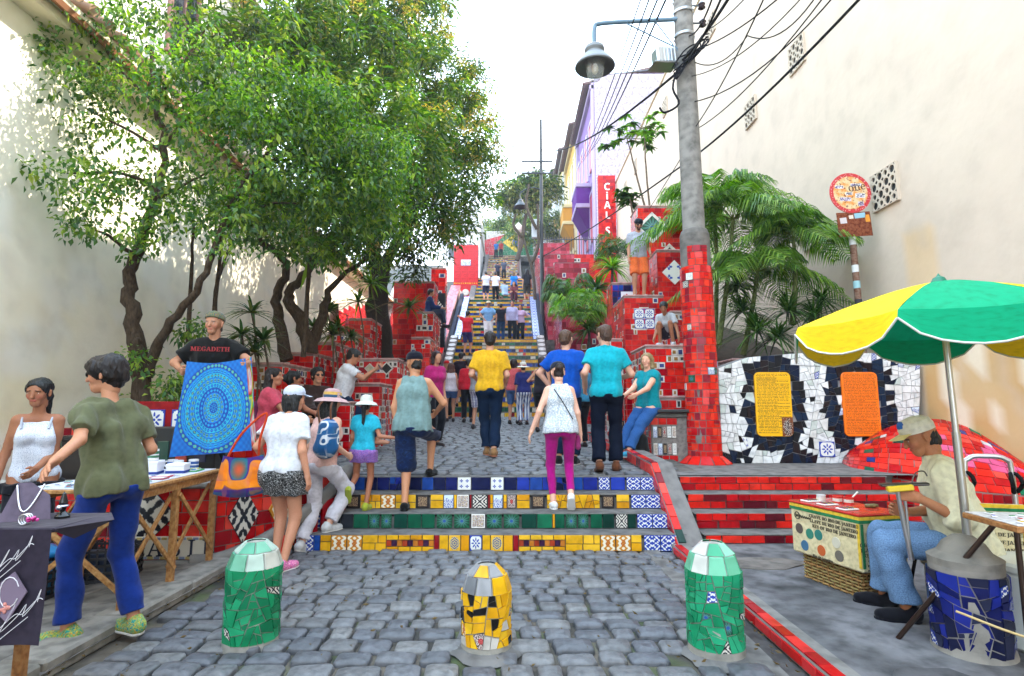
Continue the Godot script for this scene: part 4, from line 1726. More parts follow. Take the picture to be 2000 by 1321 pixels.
func build_panel() -> void:
	var p := thing("mosaic_panel", "white and navy broken tile mosaic wall with a yellow and an orange text plaque", "mosaic wall", V(3.0, 0.65, -8.2))
	var outline := PackedVector2Array([P(0, 0), P(2.75, 0), P(2.9, 0.9), P(2.95, 1.42), P(2.5, 1.58), P(1.2, 1.58), P(0.45, 1.52), P(0, 1.36)])
	var g := Geo.new()
	g.col = lin(150, 148, 146)
	g.slab(outline, at(V(0, 0, -0.45)), 0.45, 0.02)
	part("wall", g.mesh(), mats.concrete, p)
	var shards := []
	var r := RandomNumberGenerator.new()
	r.seed = 77
	shatter(outline, 0.0105, r, shards)
	for poly in shards:
		var mid := Vector2.ZERO
		for q in poly:
			mid += q / poly.size()
		if Rect2(0.53, 0.38, 0.5, 0.9).has_point(mid) or Rect2(1.78, 0.38, 0.52, 0.9).has_point(mid):
			continue
		# a rounded navy field stands behind each plaque, white between them
		var e1 := pow(absf(mid.x - 0.78) / 0.46, 3.0) + pow(absf(mid.y - 0.83) / 0.68, 3.0)
		var e2 := pow(absf(mid.x - 2.05) / 0.52, 3.0) + pow(absf(mid.y - 0.8) / 0.7, 3.0)
		var navy := minf(e1, e2) < 1.0 or (mid.y < 0.16 and sin(mid.x * 7.0) > 0.1)
		if r.randf() < 0.04:
			navy = not navy
		var m: StandardMaterial3D
		if navy:
			m = tile_mat([C8(20, 34, 58), C8(14, 24, 44), C8(26, 28, 34), C8(18, 40, 66), C8(34, 26, 30)][r.randi() % 5])
		elif r.randf() < 0.07:
			m = mats["print_%d" % [0, 6, 11, 8][r.randi() % 4]]
		else:
			m = tile_mat([C8(234, 233, 230), C8(238, 238, 236), C8(226, 224, 218), C8(206, 214, 206), C8(236, 236, 234)][mini(r.randi() % 9, 4)])
		var sg := Geo.new()
		sg.slab(shrink(poly, 0.0055), Transform3D(), 0.012 + r.randf_range(0, 0.006), 0.0025)
		part("tile_shard", sg.mesh(), m, p)
	for k in 2:
		var x: float = [0.77, 2.03][k]
		var poly := PackedVector2Array()
		var hw := 0.262
		var hh := 0.46
		for c in [[1, 1], [-1, 1], [-1, -1], [1, -1]]:
			for s in 5:
				var a: float = (s / 4.0 + [0, 1, 2, 3][[[1, 1], [-1, 1], [-1, -1], [1, -1]].find(c)]) * PI / 2
				poly.append(P(c[0] * (hw - 0.07), c[1] * (hh - 0.07)) + P(cos(a), sin(a)) * 0.07)
		var pg := Geo.new()
		pg.slab(poly, at(V(x, 0.84, 0.0)), 0.035, 0.004)
		var key := "plaque_%d" % k
		var m := basic(key, Color.WHITE, 0.25)
		m.albedo_texture = plaque_tex(k)
		var o := part("plaque", pg.mesh(), m, p)
		tag(o, ["yellow glazed plaque crowded with black handwriting", "orange glazed plaque crowded with dark handwriting"][k])
	var dg := Geo.new()
	dg.slab(PackedVector2Array([P(0, -0.14), P(0.14, 0), P(0, 0.14), P(-0.14, 0)]), at(V(2.6, 1.56, 0)), 0.03, 0.003)
	part("diamond_tile", dg.mesh(), mats.print_11, p)
	tile_at(p, "seal_tile", V(1.5, 0.2, 0.012), Basis(), 0.22, 0.22, mats.print_1, 0.02)


func plaque_tex(k: int) -> ImageTexture:  # lines of close handwriting on a glazed ground
	var w := 256
	var h := 448
	var im := Image.create(w, h, false, Image.FORMAT_RGB8)
	im.fill([C8(240, 178, 14), C8(240, 116, 20)][k])
	var pen: Color = [C8(36, 28, 20), C8(92, 26, 14)][k]
	var r := RandomNumberGenerator.new()
	r.seed = 31 + k
	var y := 16.0
	while y < h - 18:
		var gap := r.randf() < 0.1
		var x := r.randf_range(12, 18)
		var stop := w - r.randf_range(12, 26) if not gap else w * 0.6
		while x < stop:
			var letters := r.randi_range(2, 8)
			for i in letters:
				var tall := r.randf_range(3.5, 6.5)
				var lean := r.randf_range(-0.4, 0.6)
				for s in 2:
					var sx := x + r.randf_range(0, 3.5)
					for t in int(tall):
						var px := int(sx + lean * t + sin(t * 1.3) * 0.8)
						if px < w - 8 and px > 4:
							im.set_pixel(px, int(y) - t, pen)
							if r.randf() < 0.6:
								im.set_pixel(px + 1, int(y) - t, pen)
				if r.randf() < 0.7:
					im.fill_rect(Rect2i(int(x), int(y - tall * r.randf()), 4, 1), pen)
				x += r.randf_range(4.2, 6.0)
				if x > stop:
					break
			x += r.randf_range(3, 6)
		if gap:
			im.fill_rect(Rect2i(10, int(y) + 4, w - 20, 1), pen)
		y += r.randf_range(9.5, 11.5)
	if k == 0:  # a small dark drawing in the corner
		im.fill_rect(Rect2i(178, 316, 78, 132), C8(120, 62, 30))
		for i in 900:
			var q := P(r.randfn(216, 14), r.randfn(384, 28))
			if q.x > 182 and q.x < 250 and q.y > 322 and q.y < 442:
				im.fill_rect(Rect2i(int(q.x), int(q.y), 3, 4), [C8(28, 26, 40), C8(214, 206, 196), C8(60, 40, 40)][r.randi() % 3])
	return ImageTexture.create_from_image(im)


func build_mound() -> void:
	# a swelling, red tiled bank in the corner between panel, steps and wall
	var o := thing("tiled_mound", "curved red tiled bank swelling up against the wall beside the seated vendor", "mosaic wall", V(6.0, 0, -8.2))
	var foot := curve([V(-1.3, 0.66, 0.03), V(-1.52, 0.64, 0.7), V(-1.45, 0.6, 1.3), V(-1.0, 0.52, 1.75), V(-0.45, 0.48, 1.9), V(-0.02, 0.48, 1.95)], 6)
	var ridge := curve([V(-1.18, 0.74, 0.03), V(-0.9, 1.0, 0.03), V(-0.45, 1.2, 0.03), V(-0.02, 1.27, 0.25), V(-0.02, 1.1, 0.9), V(-0.02, 0.62, 1.75)], 6)
	var rows := []
	for r in 9:
		var t := r / 8.0
		for k in foot.size():
			var p: Vector3 = foot[k].lerp(ridge[k], t)
			p += V(-0.5, 0.8, 0.5).normalized() * sin(t * PI) * 0.09
			rows.append(p)
	var g := Geo.new()
	g.col = lin(150, 116, 108)
	g.sheet(rows, foot.size())
	for k in foot.size() - 1:
		var a: Vector3 = foot[k]
		var c: Vector3 = foot[k + 1]
		g.face([a, c, V(c.x, 0, c.z), V(a.x, 0, a.z)], V(0, 0.3, 0))
	part("bank", g.mesh(), mats.concrete, o)
	# rows of tiles that follow the bank
	for r in 12:
		var t0 := r / 12.0
		var t1 := (r + 1) / 12.0
		var s := rng.randf_range(0.0, 0.02)
		while s < 0.985:
			var ds := rng.randf_range(0.03, 0.065)
			var e := minf(s + ds, 1.0)
			var q := [mound_at(foot, ridge, s + 0.002, t0 + 0.005), mound_at(foot, ridge, e - 0.002, t0 + 0.005), mound_at(foot, ridge, e - 0.002, t1 - 0.005), mound_at(foot, ridge, s + 0.002, t1 - 0.005)]
			var up: Vector3 = (q[1] - q[0]).cross(q[3] - q[0]).normalized()
			if up.y < 0:
				up = -up
			s = e
			if (q[1] - q[0]).length() < 0.02 or (q[3] - q[0]).length() < 0.02:
				continue
			var tg := Geo.new()
			var top := q.map(func(p): return p + up * 0.012)
			var mid: Vector3 = (q[0] + q[2]) * 0.5 - up * 0.05
			tg.face(top, mid)
			for k in 4:
				tg.face([q[k] - up * 0.004, q[(k + 1) % 4] - up * 0.004, top[(k + 1) % 4], top[k]], mid)
			var tone := pick(REDS.slice(0, 8))
			var u := rng.randf()
			if s > 0.55 and t0 > 0.2 and t0 < 0.6 and u < 0.5:
				tone = C8(226, 88, 130)
			elif u < 0.04:
				tone = pick(GREENS)
			elif u < 0.055:
				tone = C8(214, 208, 204)
			elif u < 0.075:
				tone = C8(40, 50, 120)
			part("tile", tg.mesh(), tile_mat(tone), o)
	# the upright face below
	for k in range(2, foot.size() - 1):
		var a: Vector3 = foot[k]
		var c: Vector3 = foot[k + 1]
		var u := V(c.x - a.x, 0, c.z - a.z)
		var basis := Basis(u.normalized(), Vector3.UP, u.normalized().cross(Vector3.UP))
		for j in 4:
			var h := (a.y - 0.06) / 4.0
			tile_at(o, "tile", V((a.x + c.x) * 0.5, h * (j + 0.5) + 0.05, (a.z + c.z) * 0.5), basis, u.length() - 0.006, h - 0.006, tile_mat(pick(GREENS) if rng.randf() < 0.1 else pick(REDS)))


func mound_at(foot: Array, ridge: Array, s: float, t: float) -> Vector3:
	var f := s * (foot.size() - 1)
	var i := mini(int(f), foot.size() - 2)
	var a: Vector3 = foot[i].lerp(foot[i + 1], f - i)
	var b: Vector3 = ridge[i].lerp(ridge[i + 1], f - i)
	return a.lerp(b, t) + V(-0.5, 0.8, 0.5).normalized() * sin(t * PI) * 0.09


func build_terrace() -> void:
	# black topped bench, rough cement at its right end
	var be := thing("black_topped_bench", "black stone topped bench with two rows of small pictures beside the tiled pole", "bench", V(1.98, 0.65, -8.55))
	part("seat", box_mesh(V(0.66, 0.05, 0.62), 0.012, lin(44, 44, 46), V(0.3, 0.74, 0.12)), mats.stone, be)
	part("seat_base", box_mesh(V(0.6, 0.06, 0.5), 0.012, lin(120, 118, 112), V(0.3, 0.68, 0.12)), mats.concrete, be)
	var core := part("base", box_mesh(V(0.56, 0.66, 0.46), 0.02, lin(128, 122, 116), V(0.3, 0.33, 0.1)), mats.stone, be)
	for r in 2:
		for k in 5:
			tile_at(core, "picture_tile", V(0.08 + k * 0.068, 0.2 + r * 0.24, 0.33), Basis(), 0.055, 0.16, mats["print_%d" % [7, 6, 3, 10, 8][(k + r) % 5]])
	tile_face(core, V(0.02, 0.02, 0.33), Vector3.RIGHT, Vector3.UP, 0.38, 0.09, 0.09, 0.09, REDS, [], 0.0, 6)
	tile_face(core, V(0.02, 0.54, 0.33), Vector3.RIGHT, Vector3.UP, 0.38, 0.1, 0.09, 0.1, REDS, [], 0.0, 6)
	tile_face(core, V(0.02, 0.0, -0.13), V(0, 0, 1), Vector3.UP, 0.46, 0.64, 0.1, 0.09, REDS, [3, 7], 0.2, 20)
	stepped_block("picture_block", "red block of oval and square picture tiles below the crouching girl", V(2.15, 0.65, -10.1), V(0.85, 1.78, 1.1), 0.4, 90)
	stepped_block("picture_block", "low red block with small pictures between bench and crouching girl", V(2.12, 0.65, -9.0), V(0.8, 0.95, 0.45), 0.3, 40)
	var big := stepped_block("azulejo_block", "red block with a large blue and white tile below the standing man", V(2.3, 0.65, -12.6), V(0.8, 3.08, 1.25), 0.06, 60)
	for k in 4:
		tile_at(big, "picture_tile", V(0.4 + (k % 2 - 0.5) * 0.21, 2.6 + (int(k / 2.0) - 0.5) * 0.21, 1.255), Basis(), 0.2, 0.2, mats.print_1)
	var frame := Geo.new()
	frame.col = lin(224, 220, 210)
	frame.box(at(V(0.4, 2.6, 1.252)), V(0.47, 0.47, 0.012))
	part("tile_border", frame.mesh(), mats.glaze, big)
	stepped_block("picture_block", "red block of tiny framed pictures right of the standing man's legs", V(3.0, 0.65, -11.6), V(0.7, 2.6, 1.1), 0.5, 80)
	var blue := stepped_block("flower_panel", "blue tiled block with a red flower picture left of the standing man", V(2.3, 1.8, -13.4), V(0.55, 2.5, 0.7), 0.0, 0)
	tile_face(blue, V(0.0, 1.6, 0.722), Vector3.RIGHT, Vector3.UP, 0.55, 0.85, 0.14, 0.14, BLUES, [], 0, 40)
	tile_at(blue, "flower_tile", V(0.34, 2.02, 0.732), Basis(), 0.3, 0.56, mats.print_flower if mats.has("print_flower") else flower_print())
	var dia := stepped_block("diamond_pier", "red tiled pier with a white four dot diamond beside the pole", V(3.15, 0.65, -12.6), V(0.85, 4.2, 0.7), 0.04, 60)
	var gg := Geo.new()
	gg.slab(PackedVector2Array([P(0, -0.27), P(0.27, 0), P(0, 0.27), P(-0.27, 0)]), at(V(0.36, 3.7, 0.7)), 0.03, 0.003)
	part("diamond_tile", gg.mesh(), mats.print_11, dia)
	var up := stepped_block("diamond_pier", "higher red tiled pier with a green and white diamond above the standing man", V(3.1, 0.65, -14.2), V(1.25, 5.75, 0.8), 0.02, 60)
	for q in [[0.35, 5.2, "print_5"], [0.75, 4.4, "print_3"]]:
		gg = Geo.new()
		gg.col = Color.WHITE
		gg.slab(PackedVector2Array([P(0, -0.4), P(0.4, 0), P(0, 0.4), P(-0.4, 0)]), at(V(q[0], q[1], 0.8)), 0.022, 0.003)
		part("diamond_tile", gg.mesh(), tile_mat(C8(224, 218, 206)), up)
		gg = Geo.new()
		gg.slab(PackedVector2Array([P(0, -0.3), P(0.3, 0), P(0, 0.3), P(-0.3, 0)]), at(V(q[0], q[1], 0.8)), 0.032, 0.003)
		part("diamond_tile", gg.mesh(), mats[q[2]], up)
	stepped_block("street_pier", "narrow white edged pier of slanting books pictures left of the large blue tile", V(1.95, 0.65, -13.2), V(0.32, 2.2, 1.7), 0.6, 50, [7, 3, 10, 8])
	stepped_block("low_red_wall", "low red tiled wall curving behind the two standing men", V(1.45, 0.7, -15.4), V(0.9, 1.25, 0.5), 0.08, 40)
	stepped_block("low_red_wall", "higher red tiled wall below the bushy palm", V(1.5, 0.8, -17.4), V(1.5, 2.3, 0.6), 0.05, 0)
	stepped_block("planter_wall", "grey and red planter wall behind the tiled pole under the palms", V(3.5, 0.65, -9.9), V(0.5, 1.55, 1.0), 0.1, 30)
	var bed := Geo.new()
	bed.col = lin(78, 66, 50)
	var ep := []
	for d in steps_of(8.5, 22.0, 0.8):
		for x in steps_of(3.1, 6.1, 0.5):
			ep.append(V(x, 1.7 + maxf(d - 9.0, 0.0) * 0.3 + noise.get_noise_2d(x, d) * 0.15, -d))
	bed.sheet(ep, 7)
	struct("raised_bed", bed.mesh(), mats.concrete)
	# the long tiled flank of the upper street
	for q in [[19.5, 24.0, 1.75, 1.4, 5.3, 7.4, "dark red tiled wall behind the lower lamp post"], [24.0, 30.0, 1.55, 1.4, 7.6, 9.9, "magenta tiled wall along the right of the middle stair"], [30.0, 36.0, 1.5, 1.4, 9.6, 11.6, "pink tiled wall at the head of the middle stair"]]:
		var o := thing("street_wall", q[6], "wall", V(q[2], 0, -q[0]))
		var len: float = q[1] - q[0]
		var g := Geo.new()
		g.col = lin(150, 90, 96)
		for s in 3:
			var h: float = lerpf(q[4], q[5], s / 2.0)
			g = Geo.new()
			g.col = lin(150, 90, 96)
			g.box(at(V(q[3] * 0.5, h * 0.5, -len * (s + 0.5) / 3.0)), V(q[3], h, len / 3.0))
			part("wall", g.mesh(), mats.concrete, o)
			var base := h - 3.6
			var pal := [[166, 28, 46], [150, 22, 40], [186, 52, 74], [130, 20, 40], [196, 84, 100]]
			tile_face(o, V(0, base, -len * (s + 1) / 3.0), V(0, 0, 1), Vector3.UP, len / 3.0, 3.55, 0.22, 0.2, pal, [0, 7], 0.06, 0)
			tile_face(o, V(0, base, -len * s / 3.0), Vector3.RIGHT, Vector3.UP, q[3], 3.55, 0.22, 0.2, pal, [0, 7], 0.08, 0)
	var hb := thing("upper_planter", "red tiled planter box at the foot of the purple house", "wall", V(3.4, 0, -30))
	part("wall", box_mesh(V(3.0, 9.0, 6.0), 0.02, lin(176, 46, 52), V(0, 4.5, 0)), mats.glaze, hb)
	tile_face(hb, V(-1.5, 6.0, 3.0), Vector3.RIGHT, Vector3.UP, 3.0, 3.0, 0.24, 0.2, REDS, [0], 0.06, 0)


func flower_print() -> StandardMaterial3D:  # a vase of red flowers on white
	var im := Image.create(48, 88, false, Image.FORMAT_RGB8)
	im.fill(C8(220, 222, 226))
	var r := RandomNumberGenerator.new()
	r.seed = 3
	for i in 26:
		var q := P(r.randfn(24, 8), r.randfn(34, 11))
		var c: Color = [C8(190, 40, 40), C8(206, 120, 50), C8(60, 120, 60), C8(200, 60, 70)][r.randi() % 4]
		for y in range(-3, 4):
			for x in range(-3, 4):
				if x * x + y * y < 10 and q.x + x > 2 and q.x + x < 46 and q.y + y > 2 and q.y + y < 86:
					im.set_pixel(int(q.x + x), int(q.y + y), c)
	im.fill_rect(Rect2i(18, 52, 12, 22), C8(70, 110, 170))
	im.fill_rect(Rect2i(6, 76, 36, 3), C8(110, 90, 70))
	var m := basic("print_flower", Color.WHITE, 0.2)
	m.albedo_texture = ImageTexture.create_from_image(im)
	return m


# ---------------------------------------------------------------- up the hill: houses, tower blocks, mural
func spot(px: float, py: float, d: float) -> Vector3:  # a point d metres up the street, sighted from the eye
	var t := deg_to_rad(PITCH)
	var u := (px - 1000.0) / 1100.0
	var v := (py - 660.5) / 1100.0
	var f := cos(t) + v * sin(t)
	var up := sin(t) - v * cos(t)
	return V(u * d / f, EYE + up * d / f, -d)


func hill_house(called: String, label: String, d0: float, d1: float, base: float, top: float, x: float, wall: Color, side: Color, trim: Color, shutter: Color, balcony: Color) -> Node3D:
	var o := thing(called, label, "house", V(x, base, -d0))
	var len := d1 - d0
	var high := top - base
	var g := Geo.new()
	g.col = wall
	g.box(at(V(3.5, high * 0.5, -len * 0.5)), V(7.0, high, len - 0.02))
	part("wall", g.mesh(), mats.plaster, o)
	g = Geo.new()
	g.col = side
	g.box(at(V(3.5, high * 0.5 + 0.2, 0.03)), V(6.9, high + 0.4, 0.1))
	part("gable_wall", g.mesh(), mats.concrete, o)
	g = Geo.new()
	g.col = lin(122, 96, 92)
	g.box(at(V(2.6, high + 0.55, -len * 0.5), V(0, 0, 14)), V(6.6, 0.16, len))
	part("roof", g.mesh(), mats.concrete, o)
	var tg := Geo.new()
	for k in int(len / 0.3):
		tg.col = lin(134, 102 + k % 3 * 6, 98)
		tg.box(at(V(-0.5, high - 0.2, -0.15 - k * 0.3)), V(0.4, 0.1, 0.2))
	part("eave_tiles", tg.mesh(), mats.concrete, o).set_meta("kind", "stuff")
	g = Geo.new()
	g.col = trim
	g.box(at(V(-0.1, high - 0.5, -len * 0.5)), V(0.3, 0.3, len), 0.02)
	g.box(at(V(-0.06, high * 0.5, -0.2)), V(0.2, high, 0.4), 0.02)
	g.box(at(V(-0.06, high * 0.5, -len + 0.2)), V(0.2, high, 0.38), 0.02)
	part("trim", g.mesh(), mats.plaster, o)
	var n := 4
	for r in 2:
		var y := high - 4.4 - r * 5.0
		for k in n:
			var z := -len * (k + 0.5) / n
			var w := Geo.new()
			w.col = shutter
			for s in [-1.0, 1.0]:
				w.box(at(V(-0.06, y, z + s * 0.3)), V(0.12, 3.2, 0.5), 0.02)
			w.col = trim
			for s in [-1.0, 1.0]:
				w.box(at(V(-0.05, y, z + s * 0.66)), V(0.2, 3.5, 0.16), 0.02)
			w.box(at(V(-0.05, y + 1.72, z)), V(0.22, 0.2, 1.6), 0.02)
			part("window", w.mesh(), mats.paint, o)
	# a balcony box on a sloping bracket
	var bg := Geo.new()
	var by := high - 8.3
	var bz := -len * 0.35
	bg.col = trim
	bg.box(at(V(-0.55, by, bz)), V(1.1, 0.3, 3.0), 0.03)
	bg.box(at(V(-0.55, by + 1.5, bz)), V(1.1, 0.3, 3.0), 0.03)
	bg.col = balcony
	bg.box(at(V(-0.55, by + 0.75, bz)), V(1.0, 1.2, 2.8), 0.02)
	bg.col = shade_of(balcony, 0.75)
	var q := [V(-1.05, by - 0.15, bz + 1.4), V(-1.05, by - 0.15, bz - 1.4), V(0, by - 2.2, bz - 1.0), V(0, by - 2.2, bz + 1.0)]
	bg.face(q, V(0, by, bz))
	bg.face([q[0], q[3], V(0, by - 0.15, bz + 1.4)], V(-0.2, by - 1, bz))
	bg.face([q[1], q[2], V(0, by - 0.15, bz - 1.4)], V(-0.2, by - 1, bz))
	part("balcony", bg.mesh(), mats.plaster, o)
	return o


func build_far_side() -> void:
	hill_house("purple_house", "purple and lavender house with pink shutters and a purple balcony", 36.0, 45.0, 6.0, 23.8, 5.55, lin(140, 112, 166), lin(196, 182, 198), lin(176, 160, 190), lin(180, 46, 76), lin(96, 40, 126))
	hill_house("yellow_house", "yellow plastered house with ochre balcony next up the hill from the purple house", 45.2, 55.0, 8.0, 25.8, 5.5, lin(196, 158, 78), lin(196, 176, 120), lin(206, 190, 146), lin(176, 150, 110), lin(196, 140, 56))
	hill_house("pale_yellow_house", "weathered pale yellow house, third up the hill on the right", 55.2, 66.0, 10.0, 28.4, 5.45, lin(186, 170, 116), lin(190, 180, 150), lin(176, 172, 162), lin(116, 136, 140), lin(176, 144, 90))
	hill_house("grey_house", "grey white stained house, topmost of the row on the right", 66.2, 84.0, 12.0, 31.0, 5.4, lin(190, 188, 182), lin(200, 198, 194), lin(206, 206, 204), lin(130, 134, 140), lin(170, 168, 164))
	var s := thing("letter_wall", "tall red tiled wall with white letters running down it", "wall", V(5.45, 8.0, -31.15))
	part("wall", box_mesh(V(0.98, 6.8, 0.3), 0.0, lin(190, 40, 44), V(0, 3.4, 0)), mats.concrete, s)
	tile_face(s, V(-0.49, 2.0, 0.15), Vector3.RIGHT, Vector3.UP, 0.98, 4.75, 0.2, 0.2, REDS.slice(0, 7), [], 0.0, 0)
	for q in [["C", 6.1], ["i", 5.55], ["A", 5.0], ["L", 4.4], ["S", 3.5]]:
		part("letter", words(q[0], 0.42, 0.03, "Droid Sans", 0.0, 700), ink(C8(232, 226, 222)), s, at(V(0, q[1], 0.18)))
	# a fretted iron gate and rail below the houses
	var rail := thing("iron_railing", "dark iron railing along the terrace under the balconies", "railing", V(1.9, 9.8, -31.5))
	for k in 26:
		var g := Geo.new()
		g.col = lin(52, 52, 56)
		g.tube([V(k * 0.14, 0, 0), V(k * 0.14, 1.5 + (0.5 if k % 6 == 0 else 0.0), 0)], [0.018], 5)
		part("bar", g.mesh(), mats.paint, rail)
	for y in [0.15, 1.35]:
		part("rail", box_mesh(V(3.6, 0.05, 0.04), 0.0, lin(52, 52, 56), V(1.75, y, 0.0)), mats.paint, rail)
	# mural at the head of the street
	var m := thing("flag_mural", "mural with a yellow diamond on green and a blue disc, red tiles left", "mural", V(-0.4, 15.8, -57.5))
	part("wall", box_mesh(V(5.4, 5.2, 0.5), 0.0, lin(206, 200, 190), V(0.4, 1.6, 0)), mats.concrete, m)
	for q in [[PackedVector2Array([P(-2.6, 1.6), P(-1.3, 1.6), P(-1.0, 3.1), P(0.2, 4.0), P(-2.6, 3.2)]), [206, 60, 70], 0.02], [PackedVector2Array([P(-1.4, 1.6), P(2.6, 1.6), P(2.6, 4.0), P(0.0, 4.1), P(-1.2, 3.0)]), [60, 130, 90], 0.03], [PackedVector2Array([P(-0.6, 3.0), P(0.8, 1.9), P(2.3, 2.9), P(0.9, 4.0)]), [232, 190, 60], 0.045]]:
		var out := []
		shatter(q[0], 0.12, rng, out)
		var g := Geo.new()
		for poly in out:
			g.col = shade_of(lin(q[1][0], q[1][1], q[1][2]), rng.randf_range(0.8, 1.15))
			g.slab(shrink(poly, 0.02), at(V(0, 0, 0.25)), q[2])
		part("mosaic_field", g.mesh(), mats.glaze, m)
	var dg := Geo.new()
	dg.col = lin(60, 96, 170)
	dg.lathe([P(0.42, 0.0), P(0.42, 0.06), P(0.0, 0.065)], Transform3D(Basis(Vector3.RIGHT, PI / 2), V(0.85, 2.95, 0.25)), 20)
	part("disc", dg.mesh(), mats.glaze, m)
	var wb := thing("white_block", "plain white building at the left head of the stair", "building", V(-4.4, 8.0, -48))
	part("wall", box_mesh(V(3.2, 11.2, 8.0), 0.0, lin(232, 228, 224), V(0, 5.6, -4)), mats.plaster, wb)
	part("ledge", box_mesh(V(3.4, 0.2, 8.2), 0.0, lin(206, 202, 198), V(0, 9.0, -4)), mats.plaster, wb)
	for k in 3:
		part("window", box_mesh(V(0.5, 1.2, 0.1), 0.0, Color.WHITE, V(-0.9 + k * 0.8, 7.2, 0.02)), mats.pane, wb)
	for q in [["tower_block", "tall pale tower block far up the hill with dark window slots", 7.0, 22.0, 62.0, 150.0, [226, 230, 234]], ["tower_block", "lower grey tower block left of the pale one, far up the hill", -7.5, 9.0, 50.0, 152.0, [176, 186, 196]]]:
		var o := thing(q[0], q[1], "building", V(q[2], 0, -q[5]))
		var g := Geo.new()
		g.col = lin(q[6][0], q[6][1], q[6][2])
		g.box(at(V(0, q[4] * 0.5, -6)), V(q[3], q[4], 12))
		part("wall", g.mesh(), mats.plaster, o)
		for r in 9:
			for k in int(q[3] / 3.6):
				var wx: float = -q[3] * 0.5 + 1.8 + k * 3.6
				var wo := part("window", box_mesh(V(1.5, 1.5, 0.2), 0.0, Color.WHITE, V(wx, q[4] - 3.0 - r * 3.3, 0.02)), mats.pane, o)
				part("sill", box_mesh(V(1.8, 0.14, 0.4), 0.0, lin(206, 208, 210), V(wx, q[4] - 3.85 - r * 3.3, 0.1)), mats.plaster, wo)
	# iron lamp post by the middle stair
	var lp := thing("iron_lamp_post", "tall dark iron post with a hanging street lantern by the middle stair", "street lamp", V(1.42, 4.0, -26.2))
	var g := Geo.new()
	g.col = lin(44, 48, 52)
	g.tube([V(0, 0, 0), V(0, 6, 0), V(0, 11.6, 0)], [0.11, 0.09, 0.07], 10)
	part("post", g.mesh(), mats.paint, lp)
	g = Geo.new()
	g.col = lin(44, 48, 52)
	g.tube(curve([V(0, 8.0, 0), V(-0.5, 8.1, 0), V(-1.0, 7.85, 0), V(-1.0, 7.5, 0)], 4), [0.03], 6)
	g.box(at(V(-0.2, 8.8, 0.1)), V(1.5, 0.07, 0.07))
	g.box(at(V(-0.2, 9.4, 0.1)), V(1.5, 0.07, 0.07))
	part("arm", g.mesh(), mats.paint, lp)
	g = Geo.new()
	g.col = lin(58, 62, 68)
	g.lathe([P(0.3, 0.0), P(0.34, 0.03), P(0.2, 0.2), P(0.14, 0.26), P(0.12, 0.36), P(0.05, 0.42), P(0.0, 0.43)], at(V(-1.0, 7.1, 0)), 20)
	part("lantern", g.mesh(), mats.paint, lp)
	g = Geo.new()
	g.col = lin(190, 196, 200)
	g.box(at(V(-0.3, 6.0, 0.1)), V(0.35, 0.9, 0.2), 0.02)
	part("meter_box", g.mesh(), mats.paint, lp)
	var fl := thing("far_lamp_post", "slim lamp post with a pale lantern near the top of the street", "street lamp", V(0.55, 11.5, -46))
	g = Geo.new()
	g.col = lin(120, 80, 70)
	g.tube([V(0, 0, 0), V(0, 4.6, 0)], [0.07, 0.05], 8)
	part("post", g.mesh(), mats.paint, fl)
	g = Geo.new()
	g.col = lin(232, 214, 200)
	g.lathe([P(0.1, 0), P(0.35, 0.3), P(0.4, 0.6), P(0.1, 0.95), P(0, 1.0)], at(V(0, 4.6, 0)), 12)
	part("lantern", g.mesh(), mats.paint, fl)


# ---------------------------------------------------------------- plants
func spray_mesh(key: String, n: int, len: float, wide: float, reach: float, droop: float, tones: Array) -> ArrayMesh:  # a twig's worth of folded leaves
	if shared.has(key):
		return shared[key]
	var r := RandomNumberGenerator.new()
	r.seed = hash(key)
	var g := Geo.new()
	for i in n:
		var base := V(r.randfn(0, 0.4), r.randfn(0, 0.4), r.randfn(0, 0.4)) * reach
		var dirn := (base.normalized() * 0.5 + V(r.randf_range(-1, 1), r.randf_range(-0.6, 0.6) - droop, r.randf_range(-1, 1))).normalized()
		var side := dirn.cross(V(r.randf_range(-0.5, 0.5), 1, r.randf_range(-0.5, 0.5))).normalized()
		var up := side.cross(dirn)
		var l := len * r.randf_range(0.7, 1.25)
		var w := wide * r.randf_range(0.8, 1.2)
		var mid := base + dirn * l * 0.45 + up * l * 0.05
		var tip := base + dirn * l + V(0, -l * 0.12, 0)
		g.col = tones[r.randi() % tones.size()]
		g.face([base, mid + side * w * 0.5 + up * w * 0.15, tip, mid], mid - up)
		g.face([base, mid, tip, mid - side * w * 0.5 + up * w * 0.15], mid - up)
	shared[key] = g.mesh()
	return shared[key]


func crown_of(o: Node3D, called: String, mesh: Mesh, lobes: Array, per_m3: float, scale := 1.0, hollow := 0.45, gap := -0.25) -> void:
	var places := []
	var tints := PackedColorArray()
	for l in lobes:
		var c: Vector3 = l[0] - o.position
		var r: float = l[1]
		var n := int(4.19 * r * r * r * per_m3) + 6
		for i in n:
			var d := V(rng.randfn(), rng.randfn(), rng.randfn()).normalized()
			var p := c + d * r * lerpf(hollow, 1.06, sqrt(rng.randf())) * V(1, 0.86, 1)
			if noise.get_noise_3dv(p * (1.25 / scale)) < gap:
				continue
			var b := Basis.from_euler(V(rng.randf_range(-0.5, 0.5), rng.randf_range(0, TAU), rng.randf_range(-0.5, 0.5))).scaled(Vector3.ONE * rng.randf_range(0.75, 1.25))
			places.append(Transform3D(b, p))
			var t := clampf(1.05 + noise.get_noise_3dv(p * (0.9 / scale) + V(40, 0, 0)) * 1.1, 0.55, 1.7) * rng.randf_range(0.8, 1.2)
			tints.append(Color(t * rng.randf_range(0.9, 1.15), t, t * rng.randf_range(0.75, 1.0)))
	copies(called, mesh, mats.leaf, places, tints, o)


